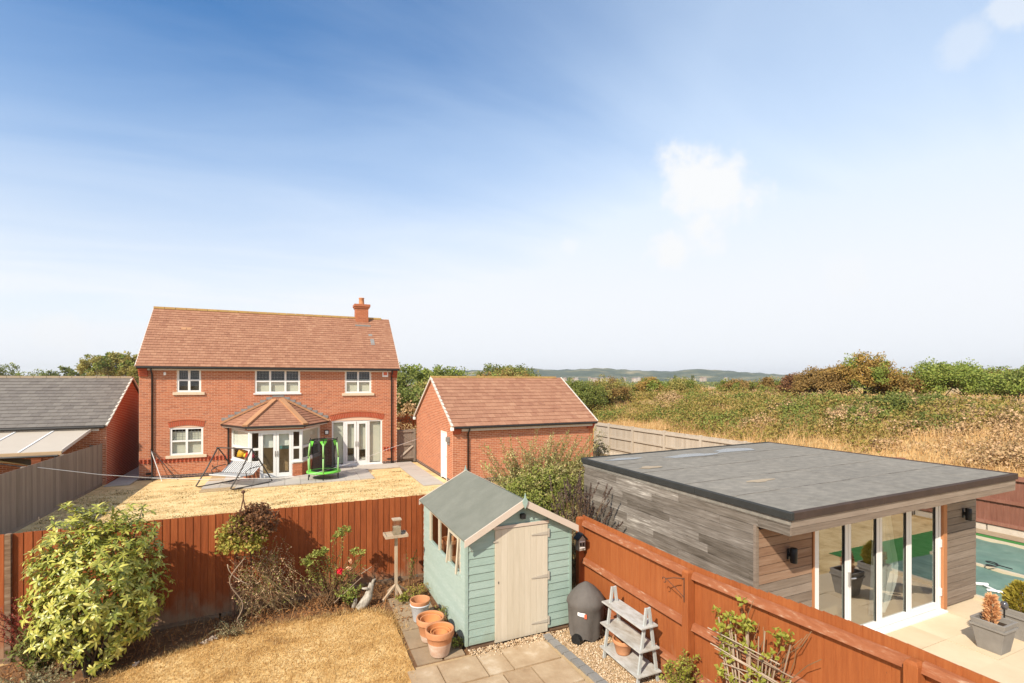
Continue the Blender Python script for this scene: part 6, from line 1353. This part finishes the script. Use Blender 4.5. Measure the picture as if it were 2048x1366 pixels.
# bare trellis with a sparse climber on the orange fence
t = thing('trellis', 'fan of bare grey sticks leaning on the orange fence under a sparse climber', 'trellis', (4.72, 3.9, .2))
mb = MB()
for i in range(17): f = i / 16; mb.tube([(4.70 + rnd.uniform(-.03, .03), 4.15 - .35 * f + rnd.uniform(-.04, .04), .2), (4.74 + rnd.uniform(-.03, .03), 4.50 - 1.0 * f + rnd.uniform(-.06, .06), 1.40 + rnd.uniform(-.25, .15))], .008, 5)
for i in range(15): z = .5 + .055 * i; w = .2 + .3 * (z - .3); mb.tube([(4.69 + rnd.uniform(-.03, .03), 4.0 + w + rnd.uniform(-.08, .08), z + rnd.uniform(-.08, .08)), (4.69 + rnd.uniform(-.03, .03), 4.0 - w + rnd.uniform(-.08, .08), z + rnd.uniform(-.12, .12) + .05)], .007, 5)
mb.build('stick', M['twig'], t)
t = thing('fence_climber', 'sparse climber with bright green leaves on the orange fence around the stick trellis', 'climber', (4.72, 3.95, .0))
sp = [arch_shoot((4.72, 3.95 + rnd.uniform(-.2, .2), .3), (4.76 + rnd.uniform(-.04, .06), y, z), .04, 7, .04) for y, z in ((4.38, 1.30), (4.30, 1.18), (4.42, 1.05), (4.22, 1.45), (4.1, 1.5), (3.95, 1.52), (3.85, 1.55), (4.15, 1.68), (3.6, 1.5), (3.45, 1.62), (3.35, 1.68), (3.3, 1.74), (4.0, 1.8), (3.7, 1.2), (4.3, .9), (3.5, 1.1), (3.2, 1.55))]
mb, L_ = shoots(sp, .5, .05, .04, .008, .004, .8, .6); mb.build('stem', M['stem'], t, True)
cl = []
for y, z, n_ in ((4.36, 1.30, 9), (4.30, 1.16, 8), (4.43, 1.42, 5), (4.20, 1.46, 8), (4.10, 1.40, 8), (4.02, 1.50, 10), (3.98, 1.42, 7), (4.02, 1.22, 8), (3.62, 1.52, 7), (3.5, 1.56, 5), (3.9, 1.02, 9), (4.25, 1.0, 6), (4.38, .98, 7), (3.78, .95, 7), (3.55, 1.05, 6), (4.2, .75, 8), (3.85, .8, 8), (4.12, 1.72, 2), (3.7, 1.28, 5), (4.35, .78, 7)):
    cl.append(crown((4.72, y, z), (.06, .075, .075), 4, n_, .06, .06, .045)[:5])
put('foliage', leafmesh('foliage', *merge(*cl)), M['leaf_lime'], t)
# tall willowy shrub behind the shed, dark buddleia spikes beside it
t = thing('willowy_shrub', 'tall airy pale green shrub between shed roof and garage wall', 'shrub', (5.5, 11.0, 0))
sp = []
for i in range(270):
    a = rnd.uniform(0, 6.28); r_ = rnd.random() ** .6; q = Vector((5.95 + 1.85 * r_ * math.cos(a), 11.0 + 1.0 * r_ * math.sin(a), rnd.uniform(1.4, 2.75) * (1.1 - .30 * r_)))
    sp.append(arch_shoot((5.5 + rnd.uniform(-.25, .25), 11.0 + rnd.uniform(-.2, .2), .02), q, rnd.uniform(.02, .1), 6, .05))
for i in range(84): q = (rnd.uniform(4.2, 7.8), rnd.uniform(10.6, 11.6), rnd.uniform(2.0, 3.0)); sp.append(arch_shoot((5.5 + rnd.uniform(-.2, .2), 11.0, .5), q, .03, 7, .04))
for q in ((5.83, 11.4, 3.05), (5.35, 11.4, 2.72), (5.15, 11.4, 2.55), (5.0, 11.3, 2.6), (6.45, 11.4, 2.62), (6.6, 11.5, 2.8), (5.6, 11.4, 2.75)): sp.append(arch_shoot((5.5, 11.0, .8), q, .02, 7, .03))
mb, L_ = shoots(sp, .036, .095, .030, .009, .003, .75, .25); mb.build('stem', M['stem'], t, True); put('foliage', leafmesh('foliage', *L_), M['leaf_willow'], t)
P = crown((6.05, 10.9, 1.2), (1.85, .85, 1.05), 400, 20, .19, .09, .032, zmin=.1); put('crown', leafmesh('crown', *P[:5]), M['leaf_willow'], t)
P = crown((5.35, 10.4, 1.35), (1.1, .55, .85), 170, 22, .15, .08, .034, zmin=.1); put('lower_foliage', leafmesh('lower_foliage', *P[:5]), M['leaf_rose'], t)
t = thing('buddleia', 'shrub with dark withered seed spikes against the grey cladding', 'shrub', (5.55, 8.9, 0))
sp = [arch_shoot((5.5 + rnd.uniform(-.15, .15), 8.95 + rnd.uniform(-.2, .2), .02), (5.62 + rnd.uniform(-.45, .38), 8.75 + rnd.uniform(-.75, .9), rnd.uniform(1.35, 2.15)), rnd.uniform(.03, .1), 6, .03) for i in range(70)]
mb = MB(); 
for p in sp: mb.tube(p, .007, 5, .003)
mb.build('stem', M['stem'], t, True); PP = []; DD = []
for p in sp:
    a, b = Vector(p[-2]), Vector(p[-1]); ax = (b - a).normalized()
    for k in range(60): f = rnd.random(); q = a.lerp(b + ax * .06, f); PP.append(q + Vector(rdir(1)[0]) * .022 * (1.2 - f)); DD.append(ax + Vector(rdir(1)[0]) * .6)
n = len(PP); put('seed_spike', leafmesh('seed_spike', np.array(PP), np.array(DD), rdir(n), rng.uniform(.025, .05, n), rng.uniform(.015, .026, n)), M['seedhead'], t)
mb, L_ = shoots([p[:5] for p in sp], .09, .08, .026, .004, .002, .8, .3); put('foliage', leafmesh('foliage', *L_), M['leaf_silver'], t)
bush('shrub', 'small pale shrub with whitish leaves by the garage corner at the pale fence', 'shrub', (15.2, 22.5, 0), (15.2, 22.5, .55), (.6, .5, .5), 30, 12, .2, .12, .07, 'leaf_silver', trunk=.03)
for i in range(1): pass
# litter in the bed, stray white petals
n = 7200; X_ = rng.uniform(-4.2, 2.5, n); Y_ = rng.uniform(8.7, 10.6, n); P = np.stack([X_, Y_, np.array([gz(a) + .012 for a in X_]) + rng.random(n) * .03], 1)
k = np.array([not inlawn(a, b - .12) for a, b in zip(X_, Y_)]); P = P[k]; dens = np.exp(-((P[:, 0] - .3) / 1.2) ** 2) + .35; P = P[rng.random(len(P)) < dens]; n = len(P)
put('leaf_litter', leafmesh('leaf_litter', P, rdir(n) * np.array([1, 1, .3]), np.array([0, 0, 1.]) + rdir(n) * .5, rng.uniform(.03, .07, n), rng.uniform(.018, .035, n)), M['litter'], kind='stuff')
n = 900; X_ = rng.uniform(-4, 2.4, n); Y_ = rng.uniform(9.6, 10.6, n); P = np.stack([X_, Y_, np.array([gz(a) for a in X_])], 1); blades('dry_stalks', P, rng.uniform(.08, .3, n), rng.uniform(.006, .012, n), 1.4, M['litter'])
for x, y, lb_ in ((-1.2, 9.72, 'white scrap at the dry lawn edge, right one of the close pair'), (-1.32, 9.66, 'white scrap at the dry lawn edge, left one of the close pair'), (-2.2, 9.42, 'lone white scrap at the lawn edge by the rhododendron')): 
    t = thing('paper_scrap', lb_, 'scrap', (x, y, gz(x)), 'white scraps at the lawn edge'); P = crown((x, y, gz(x) + .03), (.05, .04, .012), 4, 4, .02, .05, .035); put('scrap', leafmesh('scrap', *P[:5]), M['petal_white'], t)

# ------------------------------------------------------------------ the open ground: brambles, long grass, bushes, trees
def onbank(n, x0, x1, y0, y1): X_ = rng.uniform(x0, x1, n); Y_ = rng.uniform(y0, y1, n); return X_, Y_, np.array([bank(a, b) for a, b in zip(X_, Y_)])
X_, Y_, Z_ = onbank(52000, 18.4, 27, -2, 46); P = np.stack([X_, Y_, Z_ - .06], 1); n = len(P); pr = np.clip(1.15 - (X_ - 18.4) / 8.5, .15, 1); k = rng.random(n) < pr; P = P[k]; n = len(P)
blades('long_grass', P, rng.uniform(.2, .55, n), rng.uniform(.018, .04, n), .8, M['blade_bank'])
X_, Y_, Z_ = onbank(40000, 24, 60, -4, 60); P = np.stack([X_, Y_, Z_ - .06], 1); n = len(P); f = np.sin(X_ * .45 + 1.3) * np.sin(Y_ * .33 + .4) + .5 * np.sin(X_ * .21 - Y_ * .27); k = f > -.1; P = P[k]; n = len(P)
blades('tall_dry_grass', P, rng.uniform(.3, .75, n), rng.uniform(.02, .05, n), .7, M['blade_bank'])
# bramble thicket: mounds of leaves over the slope
def thicket(name, n_m, x0, x1, y0, y1, mat, hm, rm, Ml, ln, wd, keep):
    X_, Y_, Z_ = onbank(n_m, x0, x1, y0, y1); k = np.array([keep(a, b) for a, b in zip(X_, Y_)]); X_, Y_, Z_ = X_[k], Y_[k], Z_[k]; K = len(X_)
    idx = np.repeat(np.arange(K), Ml); n = len(idx); d = rdir(n); d[:, 2] = np.abs(d[:, 2]); r_ = (rng.random(n) ** .35)[:, None]; s = (rng.uniform(.55, 1.1, K) * np.where(rng.random(K) < .18, 1.75, 1))[idx][:, None]
    P = np.stack([X_, Y_, Z_ - .1], 1)[idx] + d * r_ * np.array([rm, rm, hm]) * s; sz = rng.uniform(.6, 1.4, n)
    put(name, leafmesh(name, P, d * .5 + rdir(n), d + rdir(n) * .6 + np.array([0, 0, .4]), ln * sz, wd * sz), M[mat], kind='stuff')
pat = lambda x, y, s, o: math.sin(x * .31 + o) * math.sin(y * .27 + o * 1.7) + .6 * math.sin(x * .13 - y * .19 + o * 2.1) + .35 * math.sin(x * .9 + y * .7 + o)
edge = lambda x, y: x > 22.2 + 1.1 * math.sin(y * .5) + .6 * math.sin(y * 1.3) + (1.8 * smooth(y, 16, 6))
right = lambda y, x: y < .62 * x - 1.2    # seen to the right of the roof's far corner
thicket('bramble', 1250, 21.5, 36, 12, 58, 'leaf_bramble', .68, .9, 120, .12, .09, lambda x, y: edge(x, y) and pat(x, y, 1, .3) > -.75 and y > 13)
thicket('bramble', 380, 21.5, 33, 14, 50, 'leaf_bramble_green', .72, .95, 120, .12, .09, lambda x, y: edge(x, y) and pat(x, y, 1, 2.6) > .1)
thicket('bramble', 230, 22.0, 31, 8, 16, 'leaf_bramble', .7, .8, 120, .11, .08, lambda x, y: edge(x, y) and pat(x, y, 1, 1.1) > .0)
thicket('bramble', 170, 22.5, 29, 3, 13, 'leaf_dusty', .6, .8, 110, .10, .075, lambda x, y: edge(x, y) and pat(x, y, 1, .2) > .05)
thicket('bramble', 420, 27, 46, 4, 60, 'leaf_dusty', .55, .9, 90, .11, .075, lambda x, y: pat(x, y, 1, 4.4) > .35)
def mounds(name, K, x0, x1, y0, y1, mat, r0, r1, Ml, ln, wd, keep):
    X_, Y_, Z_ = onbank(K, x0, x1, y0, y1); k = np.array([keep(a, b) for a, b in zip(X_, Y_)]); X_, Y_, Z_ = X_[k], Y_[k], Z_[k]; K = len(X_); r_ = rng.uniform(r0, r1, K)
    idx = np.repeat(np.arange(K), Ml); n = len(idx); d = rdir(n); d[:, 2] = np.abs(d[:, 2]); lump = 1 + .22 * np.sin(d[:, 0] * 5 + idx) * np.sin(d[:, 1] * 6 + idx * 2.) + .10 * np.sin(d[:, 2] * 14 + idx)
    P = np.stack([X_, Y_, Z_ - .15], 1)[idx] + d * (rng.uniform(.82, 1.04, n) * lump * r_[idx])[:, None] * np.array([1, 1, .72]); sz = rng.uniform(.6, 1.4, n)
    put(name, leafmesh(name, P, d * .4 + rdir(n), d + rdir(n) * .6 + np.array([0, 0, .4]), ln * sz, wd * sz), M[mat], kind='stuff')
mounds('bramble', 30, 22.6, 31, 13, 42, 'leaf_bramble_green', .8, 1.5, 700, .12, .09, lambda x, y: edge(x, y) and pat(x, y, 1, .3) > -.4)
mounds('bramble', 46, 23, 34, 13, 50, 'leaf_bramble', .8, 1.5, 650, .12, .085, lambda x, y: edge(x, y))
mounds('bramble', 30, 24, 36, 14, 50, 'leaf_dusty', .7, 1.3, 600, .11, .08, lambda x, y: edge(x, y))
mounds('bramble', 12, 23.5, 31, 6, 18, 'leaf_wood', .7, 1.25, 650, .11, .08, lambda x, y: edge(x, y) and pat(x, y, 1, 1.1) > -.1)
mounds('bramble', 18, 22.5, 30, 4, 14, 'leaf_dusty', .6, 1.1, 600, .10, .075, lambda x, y: edge(x, y))
# individual bushes along the top of the bank
def atfwd(px, t, dz=0):
    u = (px - CXP) / F_PX; x = (math.sin(YAW) + math.cos(YAW) * u) * t; y = (math.cos(YAW) - math.sin(YAW) * u) * t; return x, y
BG = 'bushes on the bank'
TG = 'far trees beyond the outbuilding'
for lab, x, y, top, w, mat, m2, K, Ml in (
    ('tall orange and green hawthorn, highest of the bushes on the bank', 35.0, 20.5, 6.15, 1.75, 'leaf_hawthorn', ('leaf_green', .22), 130, 60),
    ('russet bush left of the tall orange hawthorn', 33.4, 22.4, 5.2, 1.55, 'leaf_rust', ('leaf_hawthorn', .3), 100, 60),
    ('low purplish bush left of the russet bush', 34.5, 25.0, 4.75, 1.1, 'leaf_dead', None, 45, 46),
    ('olive bush right of the tall orange hawthorn', 37.0, 19.4, 4.9, 1.6, 'leaf_rust', ('leaf_green', .5), 90, 55),
    ('bright green bush with upright wispy top right of the olive bush', 38.5, 17.8, 5.5, 2.0, 'leaf_green', ('leaf_yellow', .15), 120, 60),
    ('spreading green bush behind the bright green bush near the right edge', 42.0, 18.2, 5.4, 2.4, 'leaf_green', ('leaf_wood', .4), 110, 55),
    ('dark green bush at the right edge of the bank', 38.5, 14.2, 4.85, 1.7, 'leaf_wood', ('leaf_green', .4), 90, 55),
    ('brown-tinged bush between the two right-hand green bushes', 41.5, 16.0, 5.0, 1.6, 'leaf_rust', ('leaf_green', .5), 70, 50),
    ('far green bush at the right edge behind the dark one', 45.0, 16.0, 5.3, 2.4, 'leaf_green', ('leaf_wood', .5), 90, 50),
    ('dark green rounded bush just right of the garage roof', 22.6, 36.5, 4.6, 2.1, 'leaf_wood', ('leaf_bramble_green', .4), 110, 55),
    ('yellowish bush right of the rounded bush by the garage roof', 26.0, 37.0, 4.55, 1.8, 'leaf_yellow', ('leaf_rust', .4), 90, 50),
    ('orange-topped bush on the skyline of the bramble bank', 32.0, 38.5, 4.65, 1.5, 'leaf_hawthorn', ('leaf_green', .4), 70, 50),
    ('pale green bush on the skyline right of the orange-topped bush', 35.5, 38.0, 4.55, 1.6, 'leaf_bramble_green', ('leaf_yellow', .4), 70, 50),
    ('low green bush in the middle of the skyline', 37.0, 33.0, 4.4, 1.6, 'leaf_bramble_green', ('leaf_rust', .3), 70, 50),
    ('low olive bush on the skyline near the purplish bush', 36.0, 28.5, 4.45, 1.7, 'leaf_rust', ('leaf_bramble_green', .5), 70, 50),
    ('dark mound of evergreen scrub halfway down the bank', 29.6, 15.2, 3.45, 1.5, 'leaf_wood', ('leaf_dusty', .25), 80, 60),
    ('dark low scrub left of the evergreen mound', 27.0, 16.2, 2.75, 1.2, 'leaf_wood', ('leaf_dusty', .3), 60, 55),
):
    zb_ = bank(x, y); hz = (top - zb_) / 2
    bush('bush', lab, 'bush', (x, y, zb_ - .1), (x, y, zb_ + hz * .92), (w, w, hz * 1.02), int(K * 1.25), int(Ml * 1.5), .26 * w ** .5 + .1, .125, .09, mat, BG, .07, zb_ + .05, m2, .5, 8)
# wood and hedges behind the house and garage
for lab, x, y, top, w, mat, m2 in (
    ('leafy green wood edge right of the house roof', 11.0, 50, 6.0, 3.2, 'leaf_green', ('leaf_wood', .5)), ('second leafy mass of the wood edge behind the garage gable', 15.5, 52, 5.8, 3.2, 'leaf_green', ('leaf_wood', .4)),
    ('olive bush over the left end of the garage ridge', 17.0, 43, 5.0, 2.2, 'leaf_rust', ('leaf_bramble_green', .5)), ('green tree over the middle of the garage ridge', 23.5, 56, 6.2, 3.2, 'leaf_wood', ('leaf_yellow', .3)),
    ('yellow-green tree over the garage ridge right of the olive bush', 21.0, 48, 5.5, 2.6, 'leaf_yellow', ('leaf_rust', .4)), ('dark bush behind the gate below the wood edge', 8.8, 41, 3.4, 2.0, 'leaf_wood', ('leaf_dusty', .3)),
    ('green wood edge hidden partly by the house corner', 7.5, 51, 6.1, 3.0, 'leaf_green', ('leaf_wood', .5)), ('dark tree at the right end of the wood edge', 27.5, 60, 6.4, 3.0, 'leaf_wood', ('leaf_yellow', .4)),
    ('scrubby green bush in front of the wood edge', 12.5, 45, 4.4, 2.4, 'leaf_bramble_green', ('leaf_yellow', .3))):
    zb_ = bank(x, y); hz = (top - zb_) / 2
    bush('bush', lab, 'bush', (x, y, zb_ - .1), (x, y, zb_ + hz), (w, w * .9, hz), 110, 46, .62, .24, .17, mat, 'bushes behind the garage', .1, zb_ + .1, m2, .5, 8)
t = thing('beech_hedge', 'orange-brown beech hedge behind the side gate', 'hedge', (6.2, 29.3, 0))
n = 5200; P = np.stack([rng.uniform(4.2, 8.6, n), rng.uniform(28.9, 29.9, n), rng.uniform(.1, 2.28, n) + .1 * np.sin(rng.random(n) * 20)], 1); put('foliage', leafmesh('foliage', P, rdir(n), rdir(n) + np.array([0, -.6, .4]), rng.uniform(.08, .15, n), rng.uniform(.05, .1, n)), M['leaf_beech'], t)
mb = MB()
for i in range(9): mb.tube([(4.5 + i * .5, 29.4, 0), (4.5 + i * .5, 29.4, 1.9)], .025, 5, .01)
mb.build('trunk', M['bark'], t)
# trees and hedge line on the left skyline
def far_tree(label, px, ybase, ytop, dist, wpx, mat, m2=None, K=70, Ml=50, group=TG, trunkm='pole_white', lo=.30):
    x, y = atfwd(px, dist); zt_ = CAMZ + (HYP - ytop) / F_PX * dist; zb_ = 0; w = wpx / F_PX * dist / 2
    hc = (zt_ - zb_) * (1 - lo) / 2
    bush('tree', label, 'tree', (x, y, zb_), (x, y, zt_ - hc), (w, w, hc), K, Ml, w * .26, .36, .27, mat, group, .22, zb_ + .3, m2, .55, 14, trunkm)
far_tree('leftmost and widest yellow-green tree of the clump left of the house', 190, 750, 712, 88, 62, 'leaf_yellow', ('leaf_bramble_green', .35), lo=.35)
far_tree('tallest yellow-green tree in the middle of the clump left of the house', 230, 750, 704, 90, 50, 'leaf_yellow', ('leaf_green', .3), lo=.3)
far_tree('yellow-green tree of the clump touching the house roof', 268, 750, 705, 90, 46, 'leaf_yellow', ('leaf_green', .4), lo=.3)
far_tree('yellow bush at the foot of the clump beside the house corner', 272, 800, 730, 60, 30, 'leaf_yellow', None, 50, lo=.1)
for px, top, w, lab in ((10, 730, 60, 'dark green tree at the left edge of the skyline'), (75, 742, 70, 'low hedge tree right of the left edge tree'), (130, 735, 36, 'rounded dark tree of the skyline left of the yellow-green clump'), (158, 738, 40, 'dark hedge tree under the left side of the yellow-green clump'), (205, 738, 50, 'dark hedge tree behind the stems of the yellow-green clump'), (-40, 728, 70, 'dark tree just beyond the left edge'), (100, 743, 40, 'small low tree between the hedge tree and the rounded dark tree')):
    far_tree(lab, px, 752, top, 115, w, 'leaf_wood', ('leaf_green', .3), 46, 40, 'dark trees on the left skyline', 'bark', .1)

# ------------------------------------------------------------------ the far valley and hills
M['hill'] = mk('far_hill_woods', [(0, (.035, .05, .03)), (.45, (.055, .075, .04)), (.62, (.10, .11, .055)), (.8, (.24, .20, .10)), (1, (.34, .28, .16))], .95, 0, .012, (1, 1, 3), detail=8, contrast=2.2)
prof = [(-900, 752), (-300, 752), (300, 752), (700, 748), (900, 743), (985, 738.5), (1030, 734.5), (1060, 736.5), (1110, 740), (1150, 738.5), (1210, 736), (1255, 740), (1300, 741.5), (1340, 743), (1370, 739.5), (1400, 738), (1440, 740.5), (1500, 745), (1560, 748.5), (1620, 752), (1700, 755), (1900, 757), (2600, 756), (3400, 752)]
Rr = 1500; V = []; cols = 0
pxs = np.arange(-900, 3400, 9.)
for p in pxs:
    yt = np.interp(p, [a for a, b in prof], [b for a, b in prof]) + .5 * math.sin(p * .21) + .4 * math.sin(p * .47) + .35 * math.sin(p * 1.3)
    zt_ = CAMZ + (HYP - yt) / F_PX * Rr
    for j, (fr, zf) in enumerate(((.60, -.02), (.68, .12), (.78, .34), (.86, .52), (.93, .80), (1.0, 1.0), (1.1, .8), (1.25, 0))):
        x, y = atfwd(p, Rr * fr); V.append((x, y, max(-1, zt_ * zf * (1 + (.10 * math.sin(p * .06 + j * 1.7) if 0 < j < 5 else 0)))))
k = 8; nx = len(pxs); put('hills', npmesh('hills', np.array(V), np.array([(i * k + j, (i + 1) * k + j, (i + 1) * k + j + 1, i * k + j + 1) for i in range(nx - 1) for j in range(k - 1)]), True), M['hill'], kind='structure')
# woods in the valley, read as one mass
n = 60000; PXv = rng.uniform(900, 1750, 700); Dv = rng.uniform(330, 900, 700); C_ = np.array([atfwd(p, d) for p, d in zip(PXv, Dv)]); hh = rng.uniform(2.5, 6.5, 700) * (.7 + Dv / 1400); idx = np.repeat(np.arange(700), 60); n = len(idx)
d = rdir(n); d[:, 2] = np.abs(d[:, 2]); P = np.concatenate([C_, np.zeros((700, 1)) - 1.5], 1)[idx] + d * (rng.random(n) ** .4)[:, None] * np.stack([hh * 1.5, hh * 1.5, hh], 1)[idx]
P = P[P[:, 2] < CAMZ + .3]
n = len(P); put('valley_wood', leafmesh('valley_wood', P, rdir(n), d[:n] + rdir(n) * .4, rng.uniform(1.2, 2.6, n), rng.uniform(1., 2., n)), M['leaf_wood'], kind='stuff')
for i, (px, dist, h_) in enumerate(((1350, 520, 12), (1385, 540, 13), (1370, 560, 11), (1245, 600, 11))):
    x, y = atfwd(px, dist); t = thing('poplar', ('slender dark valley tree, second from the left', 'rightmost and tallest slender dark tree of the far valley', 'slender dark valley tree between the two taller ones', 'leftmost slender dark tree standing alone in the far valley')[i], 'tree', (x, y, 0), 'slender trees in the valley'); P = crown((x, y, h_ * .45), (1.6, 1.6, h_ * .5), 20, 14, 1.2, 1.1, .8); put('crown', leafmesh('crown', *P[:5]), M['leaf_wood'], t); MB().tube([(x, y, 0), (x, y, h_ * .6)], .3, 5).build('trunk', M['bark'], t)
M['far_wall'] = mk('far_house_wall', [(.34, .28, .22), (.50, .44, .37)], .9, 1, 1)
M['far_roof'] = mk('far_house_roof', [(.26, .15, .11), (.30, .27, .25)], .9, 1, 1)
hr = random.Random(5)
for i in range(20):
    px = hr.choice((hr.uniform(1160, 1300), hr.uniform(1320, 1460), hr.uniform(1120, 1240))); dist = hr.uniform(850, 930); x, y = atfwd(px, dist); w = hr.uniform(3.5, 6.5); zb_ = 4 + (dist - 760) * .035
    t = thing('cottage', 'tiny pale house in the far village below the hills', 'house', (x, y, zb_), 'houses of the far village')
    MB().box(x - w / 2, x + w / 2, y - 3, y + 3, zb_ - 4, zb_ + 2.2).build('wall', M['far_wall'], t); MB().prism([(x - w / 2, y - 3.3, zb_ + 2.2), (x - w / 2, y + 3.3, zb_ + 2.2), (x - w / 2, y, zb_ + 3.8)], (w, 0, 0)).build('roof', M['far_roof'], t, fix=True)
# haze over the valley
hz_ = MB().box(-2800, 5100, -1000, 3500, -2.6, 66).build('haze', None, kind='stuff')
hm = bpy.data.materials.new('haze_air'); hm.use_nodes = True; t_ = hm.node_tree; t_.nodes.clear(); o_ = t_.nodes.new('ShaderNodeOutputMaterial'); v_ = t_.nodes.new('ShaderNodeVolumePrincipled')
v_.inputs['Density'].default_value = .00022; v_.inputs['Color'].default_value = (.96, .98, 1, 1); v_.inputs['Anisotropy'].default_value = .3
t_.links.new(v_.outputs[0], o_.inputs['Volume']); hz_.data.materials.append(hm)
